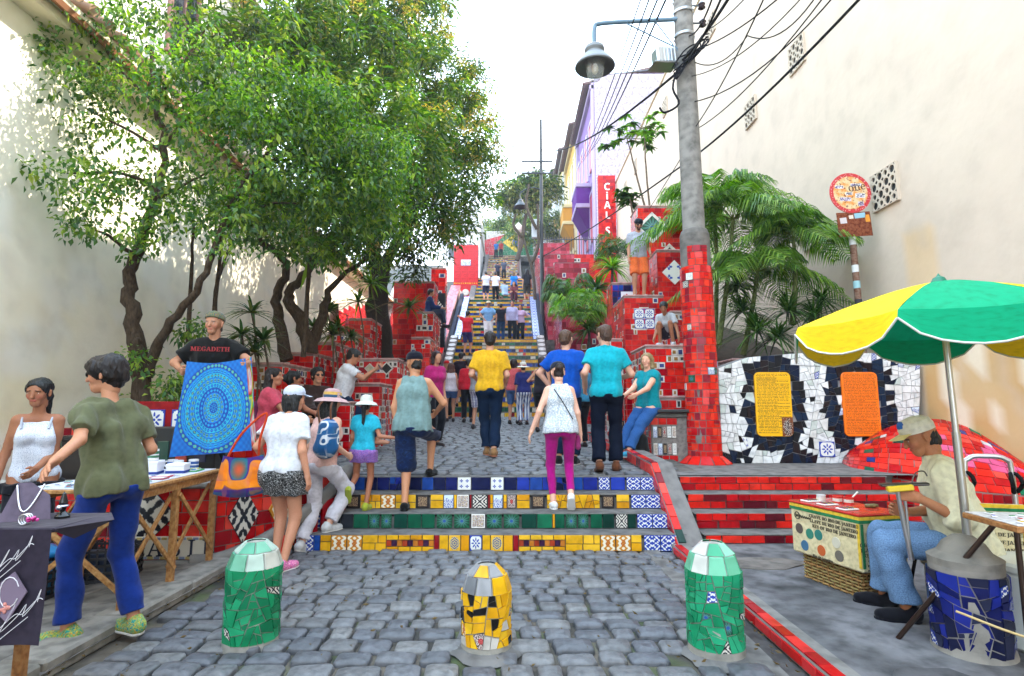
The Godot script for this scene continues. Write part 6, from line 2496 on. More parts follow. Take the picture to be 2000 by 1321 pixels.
func build_pole() -> void:
	var o := thing("utility_pole", "grey concrete utility pole with red tiles round its foot and a hanging street lamp", "utility pole", V(2.76, 0.65, -8.2))
	o.rotation_degrees = V(0, 0, 0.4)
	var g := Geo.new()
	g.col = lin(150, 146, 140)
	g.lathe([P(0.17, 0.0), P(0.165, 3.0), P(0.13, 9.4), P(0.0, 9.41)], Transform3D(), 20)
	part("shaft", g.mesh(), mats.concrete, o)
	g = Geo.new()
	g.col = lin(126, 122, 116)
	g.lathe([P(0.36, -0.02), P(0.33, 0.03), P(0.235, 0.1), P(0.225, 1.5), P(0.215, 3.35), P(0.19, 3.42), P(0.16, 3.44)], Transform3D(), 24, 0.02)
	part("collar", g.mesh(), mats.concrete, o)
	var warm := [[224, 34, 24], [234, 50, 28], [206, 26, 28], [218, 30, 20], [236, 74, 70], [168, 26, 42], [228, 40, 26], [198, 22, 28], [238, 60, 38], [148, 32, 48]]
	ring_tiles(o, 0.232, 0.08, 2.85, 26, 0.085, warm, [2, 6, 8, 7, 11, 5], 0.045, 0.15, PI + 0.5, 0.004)
	ring_tiles(o, 0.222, 2.85, 3.15, 3, 0.085, warm, [], 0.0, 1.0, 2.4, 0.004)
	for k in 12:
		var a0 := TAU * (k + 0.04) / 12.0
		var a1 := TAU * (k + 0.96) / 12.0
		var sg := Geo.new()
		var q := [V(cos(a0) * 0.37, 0.0, sin(a0) * 0.37), V(cos(a1) * 0.37, 0.0, sin(a1) * 0.37), V(cos(a1) * 0.25, 0.1, sin(a1) * 0.25), V(cos(a0) * 0.25, 0.1, sin(a0) * 0.25)]
		sg.face(q.map(func(v): return v + V(0, 0.014, 0)), V(0, -0.5, 0))
		sg.face([q[0], q[1], q[1] + V(0, 0.014, 0), q[0] + V(0, 0.014, 0)], Vector3.ZERO)
		part("foot_tile", sg.mesh(), tile_mat(pick(warm.slice(0, 4))), o)
	# lamp arm, lantern, straps, transformer
	g = Geo.new()
	g.col = lin(96, 122, 140)
	g.tube(curve([V(-0.12, 6.85, 0.05), V(-0.8, 6.84, 0.02), V(-1.32, 6.82, 0.0), V(-1.41, 6.74, 0.0), V(-1.42, 6.48, 0.0)], 6), [0.035], 10)
	g.tube([V(-0.12, 6.35, 0.05), V(-0.9, 6.8, 0.02)], [0.012], 6)
	g.tube([V(-0.12, 6.3, 0.05), V(-0.45, 6.82, 0.03)], [0.01], 6)
	part("lamp_arm", g.mesh(), mats.paint, o)
	g = Geo.new()
	g.col = lin(120, 124, 126)
	g.lathe([P(0.30, 0.0), P(0.315, 0.015), P(0.30, 0.05), P(0.21, 0.17), P(0.15, 0.21), P(0.135, 0.25), P(0.16, 0.29), P(0.15, 0.34), P(0.1, 0.38), P(0.04, 0.42), P(0.0, 0.43)], at(V(-1.42, 6.07, 0)), 28)
	g.col = lin(86, 90, 94)
	g.lathe([P(0.0, 0.1), P(0.17, 0.1), P(0.29, 0.004)], at(V(-1.42, 6.07, 0)), 28)
	var lamp := part("lamp_shade", g.mesh(), mats.paint, o)
	g = Geo.new()
	g.lathe([P(0.0, -0.22), P(0.07, -0.2), P(0.12, -0.13), P(0.15, -0.02), P(0.155, 0.1)], at(V(-1.42, 6.07, 0)), 20)
	part("glass_bowl", g.mesh(), mats.glass, lamp)
	g = Geo.new()
	g.col = lin(196, 186, 160)
	g.ball(V(-1.42, 6.05, 0), V(0.055, 0.09, 0.055))
	part("bulb", g.mesh(), mats.gloss, lamp)
	g = Geo.new()
	g.col = lin(168, 172, 176)
	for y in [6.55, 6.95, 7.2]:
		g.lathe([P(0.162, y), P(0.166, y + 0.01), P(0.166, y + 0.04), P(0.16, y + 0.05)], Transform3D(), 20)
	part("strap", g.mesh(), mats.metal, o)
	g = Geo.new()
	g.col = lin(186, 192, 196)
	g.box(at(V(-0.36, 6.16, 0.1), V(0, 12, 4)), V(0.34, 0.27, 0.22), 0.03)
	for k in 6:
		g.box(at(V(-0.36 + (k - 2.5) * 0.052, 6.16, 0.215), V(0, 12, 4)), V(0.02, 0.25, 0.03), 0.005)
	g.col = lin(150, 156, 160)
	g.box(at(V(-0.38, 6.02, 0.1), V(0, 12, 4)), V(0.4, 0.03, 0.27), 0.01)
	part("ballast_box", g.mesh(), mats.metal, o)
	for k in 2:
		g = Geo.new()
		g.col = lin(66, 54, 58)
		g.lathe([P(0.03, 0), P(0.06, 0.02), P(0.04, 0.05), P(0.06, 0.08), P(0.03, 0.12), P(0, 0.12)], at(V(0.28, 6.72 + k * 0.3, 0.05)), 12)
		g.col = lin(80, 84, 88)
		g.box(at(V(0.2, 6.78 + k * 0.3, 0.05)), V(0.16, 0.02, 0.02))
		part("insulator", g.mesh(), mats.gloss, o)
	g = Geo.new()
	g.col = Color(0.015, 0.015, 0.017)
	for k in 9:
		var pts := []
		var a := rng.randf_range(-0.6, 0.6)
		for s in 7:
			pts.append(V(-0.25 + s * 0.09 + rng.randf_range(-0.04, 0.04), 5.85 + s * 0.1 + a * 0.2 + rng.randf_range(-0.05, 0.05), 0.19 + rng.randf_range(-0.02, 0.06)))
		g.tube(curve(pts, 3), [0.011], 5)
	g.tube(curve([V(-0.2, 5.9, 0.18), V(-0.28, 5.6, 0.2), V(-0.2, 5.35, 0.2), V(-0.42, 5.2, 0.22), V(-0.5, 5.28, 0.22)], 4), [0.016], 6)
	part("cable_tangle", g.mesh(), mats.matte, o)
	# overhead lines
	var head := spot(1325, 110, 8.15)
	var post := V(1.42, 14.0, -26.1)
	cable("thick black cable crossing from the upper right down behind the pole", [spot(1690, -14, 6.0), spot(1340, 318, 12.0), spot(1062, 500, 26.0)], 0.02, 0.12)
	cable("twin black cables sagging from the pole's bracket to the far lamp post", [head + V(0, -0.25, 0.0), post], 0.022, 0.5)
	cable("bundled cable from the pole bracket out of the frame at the upper right", [head + V(0.05, -0.1, 0.05), spot(1440, -30, 6.2)], 0.022, 0.06)
	cable("second bundled cable beside it towards the upper right", [head + V(0.05, -0.2, 0.05), spot(1420, -30, 6.4)], 0.016, 0.1)
	for k in 5:
		var e: Array = [["loose black cable looping at the pole bracket towards the upper right", 1380, 60, 1470, -20], ["cable to the upper right above the vents", 1350, 100, 1540, -20], ["cable beside the bracket rising steeply", 1345, 70, 1400, -30], ["slack cable crossing the cream wall under the bracket", 1345, 150, 1580, -20], ["lower slack cable crossing the cream wall", 1350, 200, 1640, -20]][k]
		cable(e[0], [spot(e[1], e[2], 8.15), spot(e[3], e[4], 5.6)], 0.007 + 0.002 * (k % 3), 0.05 + 0.05 * k)
	for k in 4:
		cable(["leftmost of four parallel overhead wires", "second from left of four parallel overhead wires", "third from left of four parallel overhead wires", "rightmost of four parallel overhead wires, with knots"][k], [spot(1258 + k * 17, -20, 7.0), spot(1128 + k * 9, 330 - k * 12, 34.0)], 0.010 + 0.002 * k, 0.25)
	cable("thin wire from the pole across the cream wall to the upper right", [spot(1350, 260, 8.4), spot(1500, -20, 5.0)], 0.008, 0.1)
	cable("thin wire lowest across the cream wall right of the pole", [spot(1200, 500, 20.0), spot(1365, 250, 9.0), spot(1620, -20, 5.0)], 0.008, 0.15)
	cable("thin slack wire looping from the pole over the wall", [spot(1350, 118, 8.2), spot(1460, 70, 7.0), spot(1600, -16, 5.5)], 0.008, 0.22)
	cable("single wire crossing the sky from the mango to the pole", [spot(930, 152, 15.0), spot(1310, 132, 8.2)], 0.009, 0.1, lin(140, 150, 160))


func sign_tex() -> ImageTexture:
	var s := 128
	var im := Image.create(s, s, false, Image.FORMAT_RGB8)
	var fn := FastNoiseLite.new()
	fn.seed = 8
	fn.frequency = 0.045
	for y in s:
		for x in s:
			var r := P(x - 63.5, y - 63.5).length() / 64.0
			var c := C8(226, 196, 150).lerp(C8(222, 140, 60), clampf(fn.get_noise_2d(x, y) * 1.6 + 0.3, 0, 1))
			if fn.get_noise_2d(x * 2.0, y * 2.0 + 50) > 0.38:
				c = C8(120, 60, 36)
			if r > 0.82:
				c = C8(196, 40, 46) if fn.get_noise_2d(x * 3.0, y * 3.0) < 0.3 else C8(216, 180, 170)
			im.set_pixel(x, y, c)
	var rr := RandomNumberGenerator.new()
	rr.seed = 21
	for q in [[30, 78, 34, 12], [78, 66, 30, 14], [48, 62, 22, 9], [18, 40, 26, 10], [84, 92, 18, 14], [66, 34, 34, 10]]:
		im.fill_rect(Rect2i(q[0], q[1], q[2], q[3]), [C8(224, 222, 224), C8(206, 196, 210), C8(230, 226, 216)][rr.randi() % 3])
		for k in 26:
			im.fill_rect(Rect2i(q[0] + rr.randi() % (q[2] - 3), q[1] + 1 + rr.randi() % (q[3] - 3), 3, 2), [C8(40, 36, 40), C8(110, 50, 130), C8(60, 80, 120)][rr.randi() % 3])
	return ImageTexture.create_from_image(im)


func build_sign() -> void:
	var o := thing("road_sign", "round red rimmed road sign covered in stickers over a rusty plate", "road sign", V(5.58, 0.48, -8.85))
	o.scale = Vector3.ONE * 1.19
	o.rotation_degrees.z = 1.0
	var g := Geo.new()
	g.col = lin(150, 132, 122)
	g.tube([V(0, 0, 0), V(0, 3.95, 0)], [0.042], 12)
	part("post", g.mesh(), mats.rust, o)
	for k in 5:
		g = Geo.new()
		g.col = [lin(214, 216, 216), lin(60, 60, 64), lin(190, 204, 206), lin(206, 206, 208), lin(150, 190, 196)][k]
		g.lathe([P(0.0435, 0), P(0.0437, 0.1 + 0.05 * (k % 2))], at(V(0, [2.62, 2.1, 1.8, 3.0, 2.4][k], 0)), 14)
		part("sticker", g.mesh(), mats.matte, o)
	var m := basic("sign_face", Color.WHITE, 0.5)
	m.albedo_texture = sign_tex()
	var disc := PackedVector2Array()
	for k in 36:
		disc.append(Vector2.from_angle(TAU * k / 36.0) * 0.285)
	g = Geo.new()
	g.slab(disc, at(V(0, 3.72, 0.045)), 0.012, 0.003)
	var f := part("disc", g.mesh(), m, o)
	part("sticker_lettering", words("one", 0.1, 0.003, "Droid Serif"), ink(C8(70, 40, 26)), f, at(V(0.09, 3.8, 0.0585), V(0, 0, 8)))
	g = Geo.new()
	g.col = lin(150, 92, 66)
	g.box(at(V(0.02, 3.28, 0.045), V(0, 0, 2)), V(0.46, 0.34, 0.01), 0.003)
	var pl := part("plate", g.mesh(), mats.rust, o)
	for q in [[0.1, 3.4, 0.15, 0.07, [150, 190, 206]], [-0.13, 3.33, 0.09, 0.08, [206, 196, 196]], [-0.02, 3.38, 0.06, 0.05, [220, 206, 190]], [0.2, 3.36, 0.06, 0.1, [226, 150, 60]]]:
		part("sticker", box_mesh(V(q[2], q[3], 0.004), 0.0, lin(q[4][0], q[4][1], q[4][2]), V(q[0], q[1], 0.052), V(0, 0, 6)), mats.matte, pl)


func build_parasol() -> void:
	var base := thing("tiled_stump", "blue tiled bollard with a cement dome that holds the parasol pole", "stump", V(2.57, 0.08, -3.33))
	var g := Geo.new()
	g.col = lin(150, 144, 136)
	g.lathe([P(0.2, -0.02), P(0.185, 0.05), P(0.175, 0.46), P(0.18, 0.5), P(0.13, 0.53), P(0.1, 0.58), P(0.05, 0.62), P(0.0, 0.63)], Transform3D(), 24, 0.03)
	part("core", g.mesh(), mats.concrete, base)
	ring_shards(base, 0.18, 0.02, 0.43, 0.005, [[26, 36, 110], [34, 46, 140], [20, 26, 84], [40, 44, 70], [26, 30, 60]], [0])
	var o := thing("parasol", "large yellow and green beach parasol with white scalloped edging", "parasol", V(2.6, 0.66, -3.33))
	o.rotation_degrees = V(0, 0, 0.8)
	g = Geo.new()
	g.col = lin(186, 186, 182)
	g.tube([V(0, 0, 0), V(0, 0.62, 0)], [0.022], 12)
	g.col = lin(200, 200, 198)
	g.tube([V(0, 0.6, 0), V(0, 1.5, 0)], [0.017], 12)
	part("pole", g.mesh(), mats.metal, o)
	var apex := V(0, 1.52, 0)
	for k in 8:
		var a0 := deg_to_rad(40.0 - 45.0 * k)
		var a1 := deg_to_rad(40.0 - 45.0 * (k + 1))
		var pts := []
		for r in 11:
			var t := r / 10.0
			for s in 9:
				var u := s / 8.0
				var d := V(cos(lerpf(a0, a1, u)), 0, -sin(lerpf(a0, a1, u)))
				var chord := cos(PI / 8) / cos((u - 0.5) * PI / 4)
				var bow := 4.0 * u * (1.0 - u)
				pts.append(apex + d * 0.84 * t * lerpf(1.0, chord, 0.9) + V(0, -0.26 * pow(t, 1.35) - 0.02 * bow * t + 0.006 * noise.get_noise_2d(u * 4.0 + k * 9, t * 3.0) * t, 0))
		g = Geo.new()
		g.col = lin(246, 206, 34) if k % 2 == 0 else lin(10, 158, 112)
		g.sheet(pts, 9)
		var val := []
		for r in 4:
			for s in 9:
				var u := s / 8.0
				var bow := pow(4.0 * u * (1.0 - u), 0.6)
				var p: Vector3 = pts[90 + s]
				val.append(p + V(p.x, 0, p.z).normalized() * 0.02 * r / 3.0 + V(0, -(0.045 + 0.13 * bow) * r / 3.0, 0))
		g.sheet(val, 9)
		var panel := part("panel", g.mesh(), mats.canopy, o)
		g = Geo.new()
		g.col = lin(226, 226, 220)
		g.tube(val.slice(27, 36), [0.006], 5)
		part("edging", g.mesh(), mats.canopy, panel)
		g = Geo.new()
		g.col = lin(180, 182, 184)
		var tip: Vector3 = pts[90]
		g.tube([apex + V(0, -0.03, 0), apex.lerp(tip, 0.5) + V(0, 0.015, 0), tip + V(0, -0.012, 0)], [0.005], 5)
		part("rib", g.mesh(), mats.metal, o)
	g = Geo.new()
	g.col = lin(20, 110, 84)
	g.lathe([P(0.05, -0.02), P(0.03, 0.02), P(0.012, 0.03), P(0.0, 0.05)], at(apex), 12)
	part("finial", g.mesh(), mats.paint, o)


func text_lines(parent: Node3D, lines: Array, b: Basis, p: Vector3, high: float, gap: float, c: Color) -> void:
	for i in lines.size():
		part("lettering", words(lines[i], high, 0.002, "Droid Serif", 0.0, 700), ink(c), parent, Transform3D(b, p - b.y * gap * i + b.z * 0.002))


func round_logo(parent: Node3D, b: Basis, p: Vector3, s: float) -> void:  # a key ring emblem with a flourish of script
	var g := Geo.new()
	g.col = lin(44, 44, 40)
	var pts := []
	for k in 21:
		pts.append(p + b * (V(cos(TAU * k / 20.0), sin(TAU * k / 20.0), 0) * s) + b.z * 0.003)
	g.tube(pts, [s * 0.12], 5, false)
	for k in 3:
		g.tube([p + b * V(-s * 0.7, (k - 1) * s * 0.5, 0.003), p + b * V(s * 0.7, (1 - k) * s * 0.5, 0.003)], [s * 0.1], 4)
	pts = []
	for k in 34:
		var t := k / 33.0
		pts.append(p + b * V(s * (1.1 + t * 4.2), s * (0.42 * sin(t * 34.0) * (1.0 - t * 0.5) - 0.1), 0.003))
	g.tube(pts, [s * 0.11], 4)
	g.tube([p + b * V(s, -s * 0.2, 0.003), p + b * V(s * 5.0, -s * 0.25, 0.003)], [s * 0.07], 4)
	part("emblem", g.mesh(), mats.matte, parent)


func build_vendor_stall() -> void:
	var dark := C8(58, 52, 40)
	var o := thing("display_box", "cream canvas covered vendor's box with a red top and printed keyring pictures", "stall box", V(2.55, 0.27, -4.46), 0.24)
	part("box", box_mesh(V(0.40, 0.38, 0.68), 0.012, lin(226, 212, 168), V(0, 0.2, 0)), mats.cloth, o)
	part("top", box_mesh(V(0.42, 0.018, 0.70), 0.006, lin(196, 50, 46), V(0, 0.40, 0)), mats.glaze, o)
	for q in [[V(0, 0.355, 0.343), V(0.402, 0.022, 0.005), [44, 128, 80]], [V(0, 0.378, 0.343), V(0.402, 0.022, 0.005), [236, 196, 60]], [V(-0.202, 0.355, 0), V(0.005, 0.022, 0.684), [44, 128, 80]], [V(-0.202, 0.378, 0), V(0.005, 0.022, 0.684), [236, 196, 60]], [V(-0.185, 0.19, 0.343), V(0.022, 0.3, 0.004), [44, 128, 80]], [V(-0.202, 0.19, 0.327), V(0.004, 0.3, 0.022), [236, 196, 60]]]:
		part("ribbon", box_mesh(q[1], 0.0, lin(q[2][0], q[2][1], q[2][2]), q[0]), mats.cloth, o)
	var front := Basis()
	var left := Basis(V(0, 0, 1), Vector3.UP, V(-1, 0, 0))
	var says := ["CHAVE DO RIO DE JANEIRO", "LLAVE DE RIO DE JANEIRO", "KEY OF RIO DE JANEIRO"]
	text_lines(o, says, front, V(0.02, 0.2, 0.341), 0.024, 0.036, dark)
	text_lines(o, ["GRANDE", "PEQUENA", "PEQUENA"], front, V(-0.11, 0.09, 0.341), 0.014, 0.032, dark)
	text_lines(o, says, left, V(-0.202, 0.32, 0.1), 0.024, 0.036, dark)
	round_logo(o, front, V(-0.08, 0.29, 0.341), 0.027)
	round_logo(o, left, V(-0.202, 0.3, -0.26), 0.027)
	for q in [[-0.25, 0.2, [90, 80, 74]], [-0.14, 0.18, [60, 130, 110]], [-0.05, 0.19, [50, 120, 110]], [-0.2, 0.08, [70, 110, 140]], [-0.03, 0.08, [190, 96, 50]], [0.14, 0.08, [110, 104, 96]], [0.12, 0.17, [206, 200, 180]]]:
		var g := Geo.new()
		g.col = lin(q[2][0], q[2][1], q[2][2])
		g.lathe([P(0.04, 0.0), P(0.038, 0.004), P(0.0, 0.004)], Transform3D(Basis(V(0, 0, 1), V(-1, 0, 0), V(0, -1, 0)), V(-0.2, q[1], q[0])), 18)
		part("printed_picture", g.mesh(), mats.matte, o)
	text_lines(o, ["Rio de Janeiro"], left, V(-0.202, 0.025, -0.02), 0.02, 0.03, dark)
	var bk := thing("wicker_basket", "woven wicker basket under the cream display box", "basket", V(2.57, 0.08, -4.48), 0.24)
	part("lining", box_mesh(V(0.32, 0.19, 0.54), 0.0, lin(90, 66, 40), V(0, 0.1, 0)), mats.matte, bk)
	var w := Geo.new()
	for side in 4:
		var b := Basis(Vector3.UP, PI / 2 * side)
		var half := 0.275 if side % 2 == 0 else 0.165
		var wide := 0.165 if side % 2 == 0 else 0.275
		for r in 9:
			w.col = lin(172 - rng.randi() % 30, 132, 84)
			var pts := []
			for k in 25:
				var t := k / 24.0 * 2.0 - 1.0
				pts.append(b * V(t * wide, 0.012 + r * 0.022, half + 0.008 * sin(k * PI * 0.5 + r * PI)))
			w.tube(pts, [0.008], 4)
		for k in 10:
			w.col = lin(140, 104, 64)
			var t := (k + 0.5) / 10.0 * 2.0 - 1.0
			w.tube([b * V(t * wide, 0, half), b * V(t * wide, 0.2, half)], [0.007], 4)
	part("weave", w.mesh(), mats.matte, bk)
	# small goods on the red top
	for n in 7:
		var q: Array = [["paint_tin", "white paint tin on the red box top", [-0.02, -0.2], [206, 206, 206]], ["paint_tin", "small pot with red label on the red box top", [0.06, -0.12], [214, 70, 60]], ["paint_tin", "red pot holding a white brush on the box top", [0.1, -0.05], [206, 56, 50]], ["key_card", "white card rack, rearmost on the red box top", [-0.1, -0.22], [226, 222, 216]], ["key_card", "white card rack in the middle of the red box top", [-0.1, -0.05], [226, 222, 216]], ["key_card", "white card at the near edge of the red box top", [-0.12, 0.16], [226, 222, 216]], ["tool_case", "flat olive case at the right edge of the box top", [0.14, 0.12], [110, 100, 60]]][n]
		var p: Vector3 = o.transform * V(q[2][0], 0.409, q[2][1])
		var it := thing(q[0], q[1], q[0].replace("_", " "), p, 0.24)
		var g := Geo.new()
		g.col = lin(q[3][0], q[3][1], q[3][2])
		if q[0] == "paint_tin":
			g.lathe([P(0.034, 0), P(0.034, 0.05), P(0.037, 0.052), P(0.03, 0.054), P(0.03, 0.046), P(0, 0.046)], Transform3D(), 14)
			part("pot", g.mesh(), mats.gloss, it)
			g = Geo.new()
			g.col = lin(220, 216, 206)
			g.lathe([P(0.0345, 0.012), P(0.0348, 0.036)], Transform3D(), 14)
			part("label_band", g.mesh(), mats.matte, it)
			if n == 2:
				g = Geo.new()
				g.col = lin(230, 226, 220)
				g.tube([V(0.01, 0.03, 0), V(0.1, 0.085, -0.01)], [0.005, 0.007], 6)
				part("brush", g.mesh(), mats.matte, it)
		elif q[0] == "key_card":
			g.box(at(V(0, 0.006, 0)), V(0.13, 0.01, 0.09), 0.003)
			part("card", g.mesh(), mats.matte, it)
			for k in 6:
				var kg := Geo.new()
				kg.col = [lin(196, 60, 50), lin(60, 80, 140), lin(206, 180, 80)][k % 3]
				kg.tube([V(-0.045 + k * 0.018, 0.014, -0.03), V(-0.045 + k * 0.018, 0.014, 0.03)], [0.004, 0.003], 5)
				part("key", kg.mesh(), mats.metal, it)
		else:
			g.box(at(V(0, 0.012, 0)), V(0.09, 0.022, 0.05), 0.006)
			part("case", g.mesh(), mats.paint, it)
			part("clasp", box_mesh(V(0.02, 0.01, 0.004), 0.001, lin(170, 160, 120), V(0, 0.012, 0.026)), mats.metal, it)
	# folding stool
	var st := thing("folding_stool", "low folding stool with a dark steel frame under the seated vendor", "stool", V(2.83, 0.08, -3.68))
	part("seat", box_mesh(V(0.46, 0.03, 0.36), 0.012, lin(196, 168, 120), V(0, 0.40, 0)), mats.wood, st)
	for q in [[-0.2, 0.15, 0.18, -0.14], [0.2, 0.15, -0.18, -0.14], [-0.2, -0.15, 0.16, 0.16], [0.2, -0.15, -0.16, 0.16]]:
		var g := Geo.new()
		g.col = lin(44, 42, 42)
		g.tube([V(q[0], 0.39, q[1] * 0.9), V(q[0] * 1.2, 0.0, q[1] * 1.5)], [0.011], 7)
		part("leg", g.mesh(), mats.metal, st)
	var jig := thing("work_clamp", "slim steel work clamp standing on the vendor's lap", "clamp", V(2.46, 0.5, -3.58))
	var jg := Geo.new()
	jg.col = lin(190, 190, 192)
	jg.tube([V(-0.02, 0.0, 0), V(-0.05, 0.22, 0), V(-0.075, 0.44, 0)], [0.016, 0.014, 0.013], 9)
	jg.tube([V(-0.03, 0.1, 0.01), V(-0.035, 0.38, 0.01)], [0.007], 6)
	part("post", jg.mesh(), mats.metal, jig)
	jg = Geo.new()
	jg.col = lin(90, 88, 84)
	jg.box(at(V(-0.03, 0.45, 0), V(0, -20, 4)), V(0.26, 0.018, 0.06), 0.005)
	jg.tube(curve([V(0.02, 0.46, 0), V(0.05, 0.52, 0), V(0.1, 0.53, 0), V(0.12, 0.5, 0)], 4), [0.004], 5)
	part("jaw", jg.mesh(), mats.metal, jig)
	# second display to the right
	var sb := thing("sign_board", "cream sign board with green and yellow edges leaning behind the small table", "sign board", V(2.92, 0.46, -3.55), -0.25)
	part("board", box_mesh(V(0.36, 0.36, 0.02), 0.004, lin(226, 212, 168), V(0, 0.2, 0)), mats.cloth, sb)
	part("ribbon", box_mesh(V(0.36, 0.022, 0.005), 0.0, lin(236, 196, 60), V(0, 0.368, 0.0115)), mats.cloth, sb)
	part("ribbon", box_mesh(V(0.36, 0.018, 0.005), 0.0, lin(44, 128, 80), V(0, 0.346, 0.0115)), mats.cloth, sb)
	part("ribbon", box_mesh(V(0.02, 0.33, 0.005), 0.0, lin(236, 196, 60), V(0.165, 0.17, 0.0118)), mats.cloth, sb)
	round_logo(sb, front, V(-0.1, 0.29, 0.011), 0.022)
	text_lines(sb, says, front, V(0.0, 0.2, 0.011), 0.021, 0.045, dark)
	var sbp := Geo.new()
	sbp.col = lin(120, 76, 48)
	sbp.box(at(V(-0.12, -0.16, -0.02)), V(0.07, 0.44, 0.05), 0.005)
	part("post", sbp.mesh(), mats.wood, sb)
	var ft := thing("folding_table", "small folding table edged with cork and spread with white keyrings", "table", V(2.62, 0.06, -2.95), -0.12)
	part("tabletop", box_mesh(V(0.62, 0.03, 0.4), 0.005, lin(186, 140, 92), V(0.12, 0.78, 0)), mats.wood, ft)
	part("tablecloth", box_mesh(V(0.6, 0.006, 0.38), 0.002, lin(226, 222, 224), V(0.12, 0.7985, 0)), mats.cloth, ft)
	for q in [[V(-0.1, 0.76, 0.15), V(-0.3, 0.0, 0.42)], [V(-0.05, 0.76, -0.15), V(-0.42, 0.02, -0.5)], [V(0.3, 0.76, 0.15), V(0.1, 0.0, 0.42)], [V(0.02, 0.76, -0.12), V(0.02, 0.1, -0.12)]]:
		var g := Geo.new()
		g.col = lin(86, 70, 62)
		g.tube([q[0], q[0].lerp(q[1], 0.5), q[1]], [0.014], 8)
		part("leg", g.mesh(), mats.metal, ft)
	var cord := Geo.new()
	cord.col = lin(196, 170, 120)
	cord.tube(curve([V(-0.38, 0.34, 0.0), V(-0.15, 0.29, 0.22), V(0.2, 0.3, 0.26), V(0.5, 0.33, 0.1)], 5), [0.006], 6)
	part("tie_cord", cord.mesh(), mats.matte, ft)
	for k in 26:
		var p: Vector3 = ft.transform * V(rng.randf_range(-0.15, 0.4), 0.803, rng.randf_range(-0.17, 0.17))
		var kr := thing("keyring", "white enamelled keyring laid out on the cork edged table", "keyring", p, rng.randf_range(0, TAU), "keyrings on the small table")
		kr.set_meta("label", "enamelled keyring among those laid out on the cork edged folding table")
		part("charm", box_mesh(V(0.045, 0.008, 0.022), 0.003, lin(226, 222, 226), V(0, 0.004, 0)), mats.gloss, kr)
		part("enamel", box_mesh(V(0.026, 0.004, 0.014), 0.001, [lin(220, 180, 60), lin(190, 50, 60), lin(60, 80, 160), lin(60, 140, 90)][k % 4], V(0, 0.009, 0)), mats.gloss, kr)
	var hc := thing("handcart", "chrome framed handcart with black elastic straps by the red mound", "handcart", V(3.38, 0.08, -4.1), -0.3)
	var hg := Geo.new()
	hg.col = lin(206, 206, 208)
	hg.tube(curve([V(-0.13, 0.0, 0), V(-0.13, 0.85, 0), V(-0.1, 0.98, 0), V(0, 1.0, 0), V(0.12, 0.98, 0), V(0.15, 0.85, 0), V(0.15, 0, 0)], 5), [0.017], 9)
	hg.tube([V(-0.13, 0.3, 0), V(0.15, 0.3, 0)], [0.01], 6)
	part("frame", hg.mesh(), mats.metal, hc)
	for s in [-0.13, 0.15]:
		var wg := Geo.new()
		wg.col = lin(30, 30, 32)
		wg.lathe([P(0.03, -0.02), P(0.09, -0.02), P(0.1, 0.0), P(0.09, 0.02), P(0.03, 0.02)], Transform3D(Basis(V(0, 0, 1), PI / 2), V(s * 1.3, 0.1, -0.05)), 16)
		part("wheel", wg.mesh(), mats.matte, hc)
		wg = Geo.new()
		wg.col = lin(26, 26, 28)
		var loop := []
		for k in 13:
			loop.append(V(s + 0.03 * cos(TAU * k / 12.0), 0.82 + 0.07 * sin(TAU * k / 12.0), 0.03 + 0.03 * cos(k * 1.0)))
		wg.tube(loop, [0.014], 7, false)
		part("strap", wg.mesh(), mats.matte, hc)
	var fo := thing("foam_box", "white foam cooler standing behind the blue tiled parasol base", "cooler", V(3.0, 0.08, -3.4), 0.2)
	part("body", box_mesh(V(0.42, 0.42, 0.3), 0.02, lin(222, 224, 216), V(0, 0.21, 0)), mats.matte, fo)
	part("lid", box_mesh(V(0.44, 0.06, 0.32), 0.015, lin(228, 230, 222), V(0, 0.455, 0), V(0, 0, 4)), mats.matte, fo)
	var cr := thing("old_cooler", "worn pale insulated box with green tape under the stool", "cooler", V(3.05, 0.08, -3.85), 0.1)
	part("body", box_mesh(V(0.5, 0.3, 0.34), 0.02, lin(206, 200, 180), V(0, 0.15, 0)), mats.concrete, cr)
	part("lid", box_mesh(V(0.52, 0.06, 0.36), 0.015, lin(170, 156, 130), V(0, 0.32, 0)), mats.concrete, cr)
	part("tape", box_mesh(V(0.04, 0.3, 0.35), 0.0, lin(70, 130, 90), V(-0.12, 0.15, 0.002)), mats.paint, cr)


